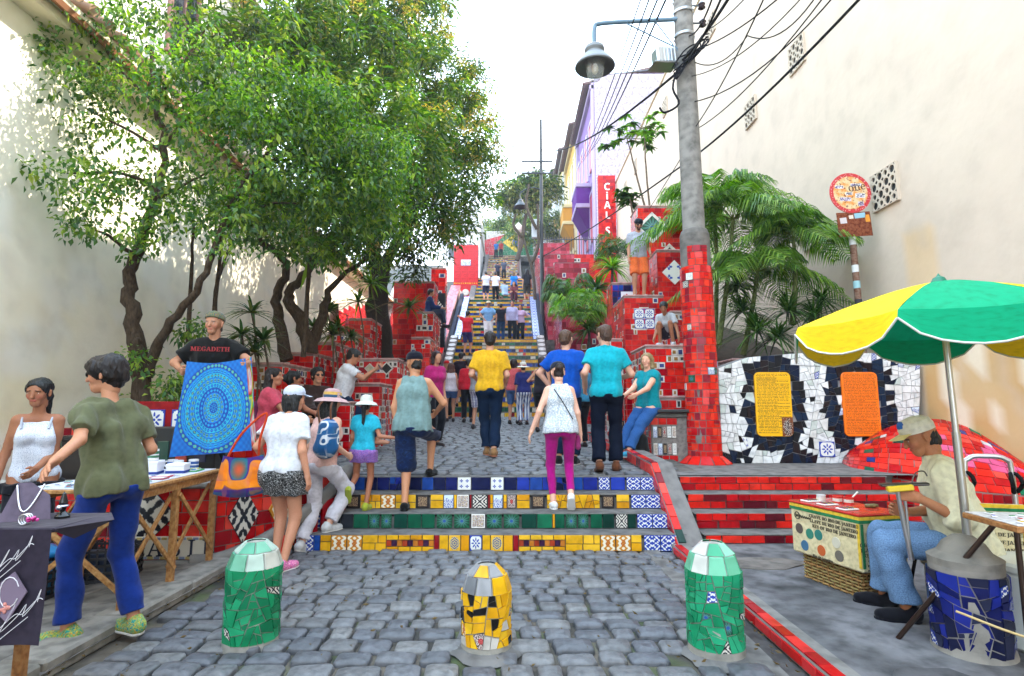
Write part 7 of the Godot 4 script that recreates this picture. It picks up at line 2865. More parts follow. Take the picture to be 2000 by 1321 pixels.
func build_left_stalls() -> void:
	# dark jewellery table in the near left corner
	var o := thing("jewellery_table", "dark cloth covered table with white signature print and a jewel picture", "table", V(-2.48, 0.0, -2.66))
	part("tabletop", box_mesh(V(1.06, 0.02, 0.36), 0.006, lin(58, 50, 62), V(0, 0.9, 0.0)), mats.cloth, o)
	var pts := []
	for r in 9:
		for k in 25:
			var t := k / 24.0
			pts.append(V(-0.53 + t * 1.06, 0.905 - r / 8.0 * 0.46, 0.19 + 0.012 * sin(t * 17.0 + r * 0.2) * r / 8.0 + 0.012 * r / 8.0))
	var g := Geo.new()
	g.col = lin(50, 46, 56)
	pts.reverse()
	g.sheet(pts, 25)
	var cl := part("tablecloth", g.mesh(), mats.cloth, o)
	g = Geo.new()
	g.col = lin(58, 50, 64)
	g.face([V(0.52, 0.905, 0.19), V(0.62, 0.90, -0.06), V(0.52, 0.912, -0.18)], V(0.5, 0, 0))
	g.face([V(0.52, 0.905, 0.19), V(0.62, 0.90, -0.06), V(0.53, 0.84, 0.06)], V(0.4, 1.2, 0.4))
	part("cloth_corner", g.mesh(), mats.cloth, o)
	for q in [[0.38, 0.78, 1.0], [0.43, 0.56, 1.1]]:
		var sg := Geo.new()
		sg.col = lin(220, 216, 218)
		for line in [[[-0.07, -0.06], [-0.02, 0.02], [0.0, 0.05], [-0.015, 0.02], [-0.05, -0.03], [0.01, 0.0], [0.04, 0.03], [0.03, -0.01], [0.07, 0.02], [0.09, 0.06], [0.08, 0.02]], [[-0.06, -0.02], [0.0, 0.01], [0.03, 0.0], [0.08, 0.03], [0.1, 0.02]], [[-0.08, -0.07], [-0.03, -0.05], [0.05, -0.02]]]:
			var path := []
			for c in line:
				path.append(V(q[0] + c[0] * q[2], q[1] + c[1] * q[2] + c[0] * 0.5, 0.214))
			sg.tube(curve(path, 4), [0.0022, 0.0015], 4)
		part("signature", sg.mesh(), mats.matte, cl)
	g = Geo.new()
	g.col = lin(120, 104, 122)
	g.slab(PackedVector2Array([P(0.33, 0.6), P(0.4, 0.54), P(0.47, 0.66), P(0.41, 0.74), P(0.36, 0.7)]), at(V(0, 0, 0.209)), 0.006)
	g.col = lin(196, 130, 120)
	for k in 9:
		g.ball(V(0.385 + rng.randf_range(-0.03, 0.03), 0.585 + rng.randf_range(-0.02, 0.03), 0.217), V(0.009, 0.009, 0.004), 4, 6)
	g.col = lin(220, 216, 220)
	var lp := []
	for k in 14:
		lp.append(V(0.4 + 0.04 * cos(k * 0.42 + 0.4), 0.66 + 0.06 * sin(k * 0.42 + 0.4), 0.217))
	g.tube(lp, [0.0025], 4)
	part("jewel_print", g.mesh(), mats.matte, cl)
	for x in [-0.45, 0.2]:
		for z in [-0.12, 0.12]:
			part("leg", box_mesh(V(0.045, 0.88, 0.045), 0.004, lin(170, 128, 84), V(x, 0.45, z)), mats.wood, o)
	var bu := thing("necklace_stand", "mauve necklace stand with a silver chain on the dark table", "display stand", V(-2.24, 0.911, -2.68), 0.5)
	g = Geo.new()
	g.col = lin(98, 88, 102)
	g.face([V(-0.09, 0.0, 0.06), V(0.1, 0.0, 0.06), V(0.08, 0.1, 0.0), V(0.0, 0.16, -0.04), V(-0.05, 0.16, -0.04)], V(0, 0, -1))
	g.face([V(-0.09, 0.0, 0.06), V(-0.05, 0.16, -0.04), V(-0.06, 0.0, -0.12)], V(1, 0, -1))
	g.face([V(0.1, 0.0, 0.06), V(0.08, 0.1, 0.0), V(0.0, 0.16, -0.04), V(0.05, 0.0, -0.12)], V(-1, 0, -1))
	part("bust", g.mesh(), mats.cloth, bu)
	g = Geo.new()
	g.col = lin(210, 210, 216)
	lp = []
	for k in 15:
		var t := k / 14.0
		lp.append(V(-0.05 + 0.1 * t, 0.15 - 0.11 * sin(t * PI), -0.028 + 0.085 * sin(t * PI)))
	g.tube(lp, [0.004], 5)
	part("chain", g.mesh(), mats.metal, bu)
	var br := thing("bracelet", "silver bracelet with pink beads lying on the dark table", "bracelet", V(-2.13, 0.912, -2.56))
	for k in 3:
		g = Geo.new()
		g.col = lin(206, 206, 212)
		lp = []
		for s in 13:
			lp.append(V(0.022 * cos(TAU * s / 12.0), 0.022 + 0.022 * sin(TAU * s / 12.0), k * 0.012))
		g.tube(lp, [0.003], 5, false)
		part("hoop", g.mesh(), mats.metal, br)
	g = Geo.new()
	g.col = lin(200, 60, 140)
	for k in 7:
		g.ball(V(0.03 + rng.randf_range(-0.01, 0.02), 0.02 + rng.randf_range(-0.01, 0.015), 0.02 + rng.randf_range(-0.02, 0.02)), Vector3.ONE * 0.008, 5, 7)
	part("beads", g.mesh(), mats.gloss, br)
	var rs := thing("ring_stand", "black ring stand with a large silver ring on the dark table", "display stand", V(-2.09, 0.911, -2.7))
	g = Geo.new()
	g.col = lin(26, 24, 28)
	g.lathe([P(0.03, 0), P(0.03, 0.01), P(0.012, 0.03), P(0.018, 0.07), P(0.008, 0.11), P(0, 0.12)], Transform3D(), 14)
	part("cone", g.mesh(), mats.gloss, rs)
	g = Geo.new()
	g.col = lin(190, 190, 198)
	g.lathe([P(0.019, 0.05), P(0.023, 0.055), P(0.019, 0.06)], Transform3D(), 14)
	g.ball(V(0.0, 0.05, 0.025), V(0.014, 0.012, 0.01))
	part("ring", g.mesh(), mats.metal, rs)
	# folding wooden table with souvenirs
	var t := thing("souvenir_table", "folding wooden trestle table with crossed legs spread with souvenirs", "table", V(-2.99, 0.03, -4.56), 0.06)
	part("tabletop", box_mesh(V(0.76, 0.025, 1.36), 0.004, lin(196, 158, 108), V(0, 0.83, 0)), mats.wood, t)
	part("tablecloth", box_mesh(V(0.7, 0.006, 1.3), 0.002, lin(206, 208, 220), V(-0.01, 0.846, 0)), mats.cloth, t)
	for x in [-0.34, 0.34]:
		part("rail", box_mesh(V(0.035, 0.06, 1.3), 0.004, lin(186, 148, 98), V(x, 0.785, 0)), mats.wood, t)
		for z in [-0.62, 0.02, 0.62]:
			part("leg", box_mesh(V(0.045, 0.8, 0.05), 0.004, lin(190, 150, 100), V(x, 0.4, z)), mats.wood, t)
		for s in [[-0.6, 0.0], [0.02, 0.0], [-0.6, 1.0], [0.02, 1.0]]:
			var z0: float = s[0]
			var a := V(x + (0.03 if s[1] == 0 else -0.03), 0.16 if s[1] == 0 else 0.72, z0)
			var b := V(x + (0.03 if s[1] == 0 else -0.03), 0.72 if s[1] == 0 else 0.16, z0 + 0.62)
			var gg := Geo.new()
			gg.col = lin(196, 156, 104)
			gg.box(Transform3D(look(b - a), (a + b) * 0.5), V(0.018, 0.035, a.distance_to(b)), 0.003)
			part("brace", gg.mesh(), mats.wood, t)
	for s in [[0.16, 0.72], [0.72, 0.16]]:
		var a := V(-0.34, s[0], 0.64)
		var b := V(0.34, s[1], 0.64)
		var gg := Geo.new()
		gg.col = lin(196, 156, 104)
		gg.box(Transform3D(look(b - a), (a + b) * 0.5), V(0.018, 0.035, a.distance_to(b)), 0.003)
		part("brace", gg.mesh(), mats.wood, t)
	var place := func(x: float, z: float) -> Vector3: return t.transform * V(x, 0.849, z)
	var mugs := [[0.12, -0.42, "white printed mug, front of the pair beside the mandala cloth", [60, 110, 170]], [0.2, -0.52, "white printed mug standing rearmost near the cloth", [60, 90, 150]], [0.03, -0.5, "white printed mug on the left near the cloth", [90, 120, 180]]]
	for q in mugs:
		mug("mug", q[2], place.call(q[0], q[1]), q[3])
	for n in 4:
		var q: Array = [[-0.2, -0.12, 0.13, 0.16, "white gift box with a blue foot, left of the mugs"], [0.0, -0.22, 0.15, 0.1, "low white gift box carrying the striped mugs"], [0.18, -0.3, 0.14, 0.07, "lowest white gift box beside the green tray"], [-0.22, 0.1, 0.12, 0.1, "near white gift box by the man in olive"]][n]
		var p: Vector3 = place.call(q[0], q[1])
		var b := thing("gift_box", q[4], "box", p, 0.2)
		part("box", box_mesh(V(q[2], q[3], q[2]), 0.004, lin(222, 222, 230), V(0, q[3] * 0.5, 0)), mats.matte, b)
		part("printed_band", box_mesh(V(q[2] + 0.003, 0.02, q[2] + 0.003), 0.0, lin(50, 70, 140), V(0, 0.014, 0)), mats.matte, b)
		part("lid", box_mesh(V(q[2] + 0.006, 0.02, q[2] + 0.006), 0.003, lin(228, 228, 234), V(0, q[3], 0)), mats.matte, b)
	mug("mug", "green striped mug stacked on the low white gift box", place.call(-0.02, -0.22) + V(0, 0.112, 0), [120, 160, 90])
	mug("mug", "striped mug turned to show its handle on the gift box", place.call(0.03, -0.19) + V(0, 0.112, 0), [70, 120, 90])
	for n in 3:
		var j := thing("glass_jar", ["tall glass jar with blue print on the gift box by the bench", "squat glass jar with red print behind the tall jar", "small clear glass jar left of the gift boxes"][n], "jar", place.call(-0.2 + 0.04 * n, -0.12 - 0.07 * n) + V(0, 0.172 if n == 0 else 0.0, 0))
		var gg := Geo.new()
		gg.col = lin(150, 180, 206)
		gg.lathe([P(0.045, 0.0), P(0.048, 0.02), P(0.048, 0.12), P(0.04, 0.14), P(0.042, 0.16)], Transform3D(), 16)
		part("glass", gg.mesh(), mats.gloss, j)
		gg = Geo.new()
		gg.col = [lin(60, 100, 170), lin(190, 60, 50), lin(210, 214, 220)][n]
		gg.lathe([P(0.0485, 0.03), P(0.049, 0.09)], Transform3D(), 16)
		part("print", gg.mesh(), mats.matte, j)
	for n in 5:
		var q: Array = [[0.22, -0.02, [170, 40, 50], "red edged picture card nearest the table's street edge"], [0.12, 0.1, [170, 40, 50], "red edged picture card in the middle of the table"], [0.26, 0.14, [150, 40, 60], "red edged picture card, second along the street edge"], [0.2, -0.44, [60, 150, 80], "green tray of small magnets at the far end"], [0.02, 0.3, [190, 200, 210], "pale tray of magnets near the man in olive"]][n]
		var c := thing("picture_card" if n < 3 else "magnet_tray", q[3], "card" if n < 3 else "tray", place.call(q[0], q[1]), 0.15)
		var w := 0.12 if n < 3 else 0.2
		part("frame", box_mesh(V(w, 0.01, w * 0.9), 0.003, lin(q[2][0], q[2][1], q[2][2]), V(0, 0.005, 0)), mats.paint, c)
		part("picture", box_mesh(V(w * 0.8, 0.004, w * 0.7), 0.0, lin(216, 214, 220), V(0, 0.0118, 0)), mats.matte, c)
		if n >= 3:
			for k in 16:
				part("magnet", box_mesh(V(0.03, 0.012, 0.026), 0.004, [lin(200, 206, 210), lin(90, 140, 180), lin(206, 180, 90), lin(120, 160, 110)][rng.randi() % 4], V((k % 4 - 1.5) * 0.04, 0.018, (int(k / 4.0) - 1.5) * 0.036)), mats.gloss, c)
	for n in 40:
		var p: Vector3 = place.call(rng.randf_range(-0.32, 0.32), rng.randf_range(-0.1, 0.62))
		var mg := thing("fridge_magnet", "small enamelled fridge magnet among those scattered on the souvenir table", "magnet", p, rng.randf_range(0, TAU), "magnets scattered on the souvenir table")
		part("plate", box_mesh(V(0.05, 0.007, 0.035), 0.002, [lin(206, 210, 216), lin(150, 180, 190), lin(190, 200, 206)][n % 3], V(0, 0.0035, 0)), mats.gloss, mg)
		part("picture", box_mesh(V(0.034, 0.003, 0.022), 0.0, [lin(80, 130, 170), lin(180, 70, 60), lin(90, 140, 90), lin(60, 70, 120)][n % 4], V(0.0, 0.008, 0)), mats.gloss, mg)
	for n in 3:
		var q: Array = [[-3.55, -4.35, 0.0, "black plastic crate with blue goods, nearest under the table"], [-3.3, -4.75, 0.3, "black plastic crate behind the man's blue trousers"], [-3.7, -4.8, 0.1, "black plastic crate pushed furthest back to the red tiles"]][n]
		var c := thing("plastic_crate", q[3], "crate", V(q[0], 0.05, q[1]), q[2])
		var gg := Geo.new()
		gg.col = lin(30, 32, 38)
		for s in [-1.0, 1.0]:
			for k in 5:
				gg.box(at(V(0, 0.03 + k * 0.055, s * 0.16)), V(0.46, 0.018, 0.015))
				gg.box(at(V(s * 0.23, 0.03 + k * 0.055, 0)), V(0.015, 0.018, 0.32))
			for k in 9:
				gg.box(at(V((k - 4) * 0.056, 0.14, s * 0.158)), V(0.014, 0.26, 0.012))
			for k in 6:
				gg.box(at(V(s * 0.228, 0.14, (k - 2.5) * 0.058)), V(0.012, 0.26, 0.014))
		gg.box(at(V(0, 0.01, 0)), V(0.46, 0.02, 0.32))
		part("crate", gg.mesh(), mats.paint, c)
		part("contents", box_mesh(V(0.4, 0.2, 0.27), 0.03, lin(60, 130, 180) if n == 0 else lin(50, 60, 80), V(0, 0.12, 0)), mats.cloth, c)
	plastic_bag("bright blue plastic bag on the planter wall behind the woman", V(-3.95, 1.2, -5.6), 0.13, lin(30, 140, 200))
	plastic_bag("white plastic bag beside the blue one on the planter wall", V(-3.75, 1.2, -5.65), 0.15, lin(214, 216, 220))
	plastic_bag("blue plastic bag slumped among the crates under the table", V(-3.55, 0.31, -4.4), 0.14, lin(40, 130, 190))
	var cb := thing("cabinet", "dark display cabinet with small pictures behind the souvenir table", "cabinet", V(-3.25, 0.74, -5.65))
	part("body", box_mesh(V(0.8, 0.5, 0.3), 0.01, lin(32, 30, 32), V(0, 0.25, 0)), mats.paint, cb)
	for k in 4:
		part("picture", box_mesh(V(0.11, 0.2, 0.012), 0.003, [lin(206, 200, 196), lin(40, 70, 60), lin(190, 80, 60), lin(60, 60, 90)][k], V(-0.28 + k * 0.18, 0.27, 0.155)), mats.gloss, cb)
	# hanging cloths
	var m := basic("mandala", Color.WHITE, 0.9)
	m.albedo_texture = mandala_tex()
	m.cull_mode = BaseMaterial3D.CULL_DISABLED
	var q4 := [spot(365, 706, 5.32), spot(478, 700, 5.28), spot(494, 880, 5.25), spot(333, 893, 5.3)]
	cloth_sheet("mandala_cloth", "bright blue cloth printed with a mandala, held up by the seller", "cloth", q4, m, 0.02)
	var m2 := basic("rainbow_cloth", Color.WHITE, 0.9)
	m2.albedo_texture = noise_tex(33, 0.012, 2, [[0.0, C8(30, 60, 170)], [0.3, C8(50, 150, 210)], [0.42, C8(240, 220, 40)], [0.52, C8(60, 160, 60)], [0.6, C8(220, 50, 40)], [0.75, C8(230, 226, 220)], [1.0, C8(150, 60, 150)]], 128)
	m2.cull_mode = BaseMaterial3D.CULL_DISABLED
	cloth_sheet("patterned_cloth", "many coloured patterned cloth hanging behind the mandala cloth's edge", "cloth", [spot(470, 702, 5.36), spot(490, 696, 5.5), spot(500, 875, 5.5), spot(484, 870, 5.34)], m2, 0.02)


func mug(called: String, label: String, p: Vector3, c: Array) -> void:
	var o := thing(called, label, "mug", p, rng.randf_range(-0.8, 0.8))
	var g := Geo.new()
	g.col = lin(226, 226, 228)
	g.lathe([P(0.036, 0), P(0.04, 0.005), P(0.041, 0.095), P(0.037, 0.095), P(0.036, 0.012), P(0, 0.012)], Transform3D(), 18)
	part("cup", g.mesh(), mats.gloss, o)
	g = Geo.new()
	g.col = lin(c[0], c[1], c[2])
	g.lathe([P(0.0413, 0.025), P(0.0416, 0.045)], Transform3D(), 18)
	g.lathe([P(0.0416, 0.055), P(0.0418, 0.078)], Transform3D(), 18)
	part("print", g.mesh(), mats.gloss, o)
	g = Geo.new()
	g.col = lin(226, 226, 228)
	g.tube(curve([V(-0.038, 0.08, 0), V(-0.066, 0.074, 0), V(-0.07, 0.045, 0), V(-0.038, 0.02, 0)], 4), [0.006], 7)
	part("handle", g.mesh(), mats.gloss, o)


func plastic_bag(label: String, p: Vector3, r: float, c: Color) -> void:
	var g := Geo.new()
	var pts := []
	for i in 9:
		var t := i / 8.0
		for k in 17:
			var a := TAU * k / 16.0
			var rad := r * (sin(PI * minf(t * 1.25 + 0.22, 1.0)) + 0.08) * (1.0 + 0.3 * noise.get_noise_3d(cos(a) * 2.4 + p.x, t * 4.0, sin(a) * 2.4))
			pts.append(V(cos(a) * rad * 1.2, t * r * 1.25, -sin(a) * rad))
	g.col = c
	g.sheet(pts, 17)
	var o := thing("plastic_bag", label, "plastic bag", p)
	part("bag", g.mesh(), mats.gloss, o)
	g = Geo.new()
	g.col = c
	g.tube([V(0, r * 1.1, 0), V(r * 0.2, r * 1.5, 0.02)], [r * 0.12, r * 0.25], 7)
	part("knot", g.mesh(), mats.gloss, o)


func cloth_sheet(called: String, label: String, category: String, q: Array, m: Material, wave: float) -> void:
	var base: Vector3 = (q[2] + q[3]) * 0.5
	var pts := []
	for r in range(18, -1, -1):
		var v := r / 18.0
		for k in 21:
			var u := k / 20.0
			var p: Vector3 = q[0].lerp(q[1], u).lerp(q[3].lerp(q[2], u), v)
			p.z += wave * (sin(u * 11.0 + v * 2.0) + 0.5 * sin(u * 23.0 - v * 3.0)) * (0.4 + v)
			p.y -= 0.03 * sin(u * PI) * (1.0 - v)
			pts.append(p - base)
	var g := Geo.new()
	g.sheet(pts, 21)
	var o := thing(called, label, category, base)
	part("sheet", g.mesh(), m, o)


func mandala_tex() -> ImageTexture:
	var s := 256
	var im := Image.create(s, s, false, Image.FORMAT_RGB8)
	var deep := C8(18, 66, 150)
	var mid := C8(24, 120, 196)
	var pale := C8(40, 160, 190)
	var lime := C8(110, 170, 90)
	for y in s:
		for x in s:
			var u := (x + 0.5) / s * 2.0 - 1.0
			var v := (y + 0.5) / s * 2.0 - 1.0
			var r := sqrt(u * u + v * v)
			var t := atan2(v, u)
			var c := mid.lerp(deep, 0.35 + 0.25 * sin(u * 40.0) * sin(v * 40.0))
			if r < 1.0:
				var band := int(r * 9.0)
				var f := r * 9.0 - band
				var n: float = [8, 16, 16, 24, 32, 32, 40, 44, 48][band]
				var w := cos(t * n) * 0.5 + 0.5
				c = [deep, pale, mid, deep, pale, mid, pale, mid, deep][band]
				if absf(f - 0.5) < 0.32 * w:
					c = [pale, deep, lime, mid, deep, lime, deep, pale, lime][band]
				if absf(f - 0.5) < 0.12 * w:
					c = [deep, lime, deep, pale, mid, deep, lime, deep, pale][band]
				if f < 0.1:
					c = deep
			im.set_pixel(x, y, c)
	return ImageTexture.create_from_image(im)


# ---------------------------------------------------------------- people
# A figure stands in its own axes: feet at 0, forward is -z, its right is +x; drawn for 1.75 m and scaled to its height.
func knee_of(a: Vector3, b: Vector3, l1: float, l2: float, hint: Vector3) -> Vector3:
	var d := b - a
	var l := clampf(d.length(), 0.05, (l1 + l2) * 0.999)
	var x := (l1 * l1 - l2 * l2 + l * l) / (2.0 * l)
	var n := d.normalized()
	var h := (hint - n * hint.dot(n)).normalized()
	return a + n * x + h * sqrt(maxf(l1 * l1 - x * x, 0.0))


func print_mat(key: String, tex: Texture2D, scale: float) -> void:
	var m: StandardMaterial3D = mats.cloth.duplicate()
	m.resource_name = key
	m.albedo_texture = tex
	m.uv1_scale = Vector3.ONE * scale
	mats[key] = m


func people_materials() -> void:
	print_mat("zebra", noise_tex(51, 0.05, 2, [[0.0, g8(18)], [0.47, g8(24)], [0.5, g8(220)], [0.56, g8(230)], [0.6, g8(26)], [1.0, g8(30)]], 256), 2.6)
	print_mat("elephants", noise_tex(52, 0.06, 3, [[0.0, g8(225)], [0.42, g8(226)], [0.5, C8(110, 128, 146)], [0.58, C8(216, 220, 222)], [0.7, C8(130, 146, 160)], [1.0, g8(230)]], 256), 2.4)
	print_mat("camo", noise_tex(53, 0.02, 2, [[0.0, C8(16, 30, 62)], [0.45, C8(20, 38, 78)], [0.5, C8(34, 60, 108)], [0.6, C8(14, 22, 44)], [1.0, C8(40, 70, 120)]], 256), 2.0)
	print_mat("floral", noise_tex(54, 0.035, 2, [[0.0, C8(100, 70, 150)], [0.42, C8(130, 90, 170)], [0.5, C8(206, 110, 160)], [0.56, C8(120, 150, 200)], [0.62, C8(136, 90, 176)], [1.0, C8(170, 120, 190)]], 256), 3.2)
	print_mat("motley", noise_tex(55, 0.05, 2, [[0.0, C8(20, 90, 130)], [0.38, C8(40, 150, 130)], [0.48, C8(206, 200, 50)], [0.55, C8(220, 120, 40)], [0.65, C8(40, 120, 90)], [1.0, C8(230, 210, 60)]], 128), 6.0)
	print_mat("pink_motley", noise_tex(56, 0.06, 2, [[0.0, C8(60, 60, 120)], [0.4, C8(230, 60, 140)], [0.55, C8(240, 240, 240)], [0.65, C8(210, 40, 110)], [1.0, C8(60, 160, 180)]], 128), 7.0)
	print_mat("speckle", noise_tex(57, 0.16, 1, [[0.0, C8(120, 134, 160)], [0.4, C8(206, 212, 224)], [1.0, C8(226, 230, 238)]], 128), 5.0)
	print_mat("bag_print", noise_tex(58, 0.03, 1, [[0.0, C8(40, 80, 130)], [0.44, C8(30, 90, 140)], [0.47, g8(226)], [0.58, g8(222)], [0.6, C8(34, 70, 110)], [1.0, C8(60, 130, 170)]], 128, FastNoiseLite.TYPE_VALUE), 3.0)
	print_mat("bandana", noise_tex(59, 0.06, 2, [[0.0, C8(20, 60, 90)], [0.4, C8(30, 110, 60)], [0.47, C8(214, 180, 40)], [0.53, C8(190, 50, 40)], [0.6, C8(30, 90, 110)], [1.0, C8(40, 50, 70)]], 128), 9.0)
	print_mat("tote", noise_tex(60, 0.02, 1, [[0.0, C8(230, 110, 20)], [0.44, C8(236, 140, 30)], [0.46, C8(70, 40, 120)], [0.56, C8(80, 50, 130)], [0.57, C8(30, 110, 130)], [1.0, C8(214, 80, 30)]], 128, FastNoiseLite.TYPE_VALUE), 3.0)
	for q in [["plaid", C8(206, 206, 212), C8(110, 110, 150), 10], ["stripes", C8(216, 220, 226), C8(40, 60, 120), 8]]:
		var im := Image.create(64, 64, false, Image.FORMAT_RGB8)
		im.fill(q[1])
		for k in range(0, 64, 16):
			im.fill_rect(Rect2i(k, 0, 7, 64), q[2])
			if q[0] == "plaid":
				im.fill_rect(Rect2i(0, k, 64, 4), C8(150, 140, 170))
				im.fill_rect(Rect2i(k, k, 7, 4), C8(70, 70, 110))
		print_mat(q[0], ImageTexture.create_from_image(im), q[3] * 0.4)


func hand_bones(b: Body, w: Vector3, d: Vector3, palm: Vector3, side: float, curl: float, size: float) -> void:
	d = d.normalized()
	var n := (palm - d * palm.dot(d)).normalized()
	var lat := d.cross(n).normalized() * side
	for k in 4:
		var off := (1.5 - k) * 0.02 * size
		var base := w + d * (0.09 - 0.006 * absf(k - 1.2)) * size + lat * off
		b.bone(w + lat * off * 0.6, base, 0.015 * size, 0.0105 * size, 0.016)
		var len: float = [0.070, 0.078, 0.072, 0.056][k] * size
		var ang := curl * (0.8 + 0.12 * k)
		var p := base
		for s in 3:
			ang += curl * (0.25 if s == 0 else 0.55)
			var q: Vector3 = p + (d * cos(ang) + n * sin(ang)) * len * [0.45, 0.32, 0.23][s]
			b.bone(p, q, (0.0092 - 0.0008 * s) * size, (0.0086 - 0.0008 * s) * size, 0.004)
			p = q
	var t0 := w + d * 0.025 * size + lat * 0.022 * size
	var t1 := t0 + (d * 0.7 + lat * 0.6 + n * 0.25).normalized() * 0.045 * size
	var t2 := t1 + (d * 0.9 + lat * 0.15 + n * (0.2 + curl * 0.4)).normalized() * 0.032 * size
	b.bone(t0, t1, 0.014 * size, 0.011 * size, 0.012)
	b.bone(t1, t2, 0.0105 * size, 0.009 * size, 0.005)


func person(label: String, p: Vector3, yaw: float, high: float, o: Dictionary) -> Node3D:
	var root := thing("person", label, "person", p, deg_to_rad(yaw), o.get("group", ""))
	var sc := high / 1.75
	root.scale = Vector3.ONE * sc
	var cell: float = o.get("cell", 0.015)
	var near := cell < 0.02
	var w: float = o.get("w", 1.0) * 0.95
	var fem: bool = o.get("fem", false)
	var skin: Color = o.get("skin", lin(206, 150, 118))
	var inv := root.transform.affine_inverse()
	var pel: Vector3 = V(0, 0.95, 0) + o.get("hip", Vector3.ZERO)
	var tors := Basis.from_euler(V(deg_to_rad(-o.get("lean", 4.0)), deg_to_rad(o.get("twist", 0.0)), deg_to_rad(o.get("tilt", 0.0))))
	var on := func(x: float, y: float, z: float) -> Vector3: return pel + tors * V(x, y, z)
	var sw := 0.142 if fem else 0.16
	var hw := 0.1 if fem else 0.09
	var neck: Vector3 = on.call(0, 0.49, 0.0)
	var hd: Vector2 = o.get("head", Vector2.ZERO)
	var hb := Basis.from_euler(V(deg_to_rad(hd.x), deg_to_rad(hd.y), 0))
	var hc := neck + tors * V(0, 0.09, -0.012) + hb * V(0, 0.1, -0.012)
	var hand := {}
	var elbow := {}
	var shoulder := {}
	var knee := {}
	var ankle := {}
	var hip := {}
	for s in [-1.0, 1.0]:
		var c := "l" if s < 0 else "r"
		shoulder[s] = on.call(s * sw, 0.44, 0.0)
		var t: Vector3 = o.get("h" + c, V(s * 0.22, 0.80, -0.05))
		if o.has("w" + c):
			t = inv * (o["w" + c] as Vector3)
		if not o.has("h" + c) and not o.has("w" + c):
			t += o.get("hip", Vector3.ZERO)
		var reach: Vector3 = t - shoulder[s]
		if reach.length() > 0.53:
			t = shoulder[s] + reach.normalized() * 0.53
		hand[s] = t
		elbow[s] = knee_of(shoulder[s], t, 0.285, 0.255, o.get("e" + c, V(s * 0.25, -0.3, 1.0)))
		hip[s] = pel + Basis.from_euler(V(0, deg_to_rad(o.get("twist", 0.0)) * 0.5, 0)) * V(s * hw, -0.03, 0)
		ankle[s] = o.get("f" + c, V(s * 0.1, 0.085, 0.02))
		var leg: Vector3 = ankle[s] - hip[s]
		if leg.length() > 0.86:
			ankle[s] = hip[s] + leg.normalized() * 0.86
		knee[s] = knee_of(hip[s], ankle[s], 0.44, 0.425, o.get("k" + c, V(s * 0.08, 0.1, -1.0)))
	var b := Body.new()
	b.noise = noise
	b.geo.col = skin
	torso_bones(b, on, w, fem, 0.0, 0.0)
	b.bone(neck - tors.y * 0.03, hc + hb * V(0, -0.06, 0.01), 0.056 * w, 0.05 * w, 0.03)
	for s in [-1.0, 1.0]:
		b.bone(shoulder[s], elbow[s], 0.048 * w, 0.039 * w, 0.04)
		b.bone(elbow[s], hand[s].lerp(elbow[s], 0.02), 0.039 * w, 0.027, 0.02)
		b.bone(hip[s], knee[s], 0.086 * w, 0.056 * w, 0.04)
		b.bone(knee[s], ankle[s], 0.052 * w, 0.036, 0.03)
		var back: Vector3 = (ankle[s] - knee[s]).normalized().cross(Vector3.RIGHT).normalized()
		b.bone(knee[s].lerp(ankle[s], 0.18) - back * 0.018, knee[s].lerp(ankle[s], 0.5) - back * 0.012, 0.047 * w, 0.036 * w, 0.03)
		var foot := foot_of(o, s, ankle[s])
		b.bone(foot[0], foot[1], 0.034, 0.03, 0.02)
		b.bone(foot[1], foot[2], 0.03, 0.02, 0.02)
		if not near:
			var fd: Vector3 = (hand[s] - elbow[s]).normalized()
			b.bone(hand[s], hand[s] + fd * 0.09, 0.033, 0.03, 0.02)
			b.bone(hand[s] + fd * 0.08, hand[s] + fd * 0.16 + V(0, 0, -0.02), 0.026, 0.018, 0.02)
	if not near:
		head_bones(b, hc, hb, w)
	b.build(cell)
	if near:
		for s in [-1.0, 1.0]:
			var fd: Vector3 = o.get("d" + ("l" if s < 0 else "r"), (hand[s] - elbow[s]).normalized())
			var palm: Vector3 = o.get("p" + ("l" if s < 0 else "r"), V(-s, 0, 0))
			b.bone(hand[s].lerp(elbow[s], 0.06), hand[s], 0.027, 0.026, 0.01)
			hand_bones(b, hand[s], fd, palm, s, o.get("curl", 0.35), 1.0 if not fem else 0.92)
			b.build(0.0068)
		head_bones(b, hc, hb, w)
		var hinv := Transform3D(hb, hc).affine_inverse()
		var lips := skin.lerp(lin(170, 70, 70), 0.55)
		var hairc: Color = o.get("hairc", lin(30, 24, 22))
		var beard: float = o.get("beard", 0.0)
		b.tint = func(q: Vector3) -> Color:
			var l := hinv * q
			if l.z < -0.07 and absf(l.x) < 0.024 and absf(l.y + 0.060) < 0.009:
				return lips
			if l.z < -0.06 and absf(l.y - 0.022 + absf(l.x) * 0.12) < 0.006 and absf(l.x) > 0.014 and absf(l.x) < 0.05:
				return skin.lerp(hairc, 0.8)
			if l.z < -0.03 and absf(l.x) < 0.06 and l.y < -0.035 and beard > 0.0:
				return skin.lerp(hairc, beard)
			return skin.lerp(skin.lerp(lin(206, 110, 96), 0.4), clampf(1.0 - P(absf(l.x) - 0.04, l.y + 0.03).length() / 0.03, 0, 1)) if l.z < -0.05 else skin
		b.build(0.0058)
	part("body", b.geo.mesh(), mats.skin, root)
	if near and o.get("eyes", true):
		for s in [-1.0, 1.0]:
			var g := Geo.new()
			g.col = lin(214, 208, 204)
			g.ball(hc + hb * V(s * 0.03, 0.003, -0.0835), V(0.0125, 0.0065, 0.008), 6, 10, hb)
			g.col = lin(36, 24, 20)
			g.ball(hc + hb * V(s * 0.03, 0.003, -0.0885), V(0.0055, 0.0055, 0.004), 5, 8, hb)
			part("eye", g.mesh(), mats.gloss, root)
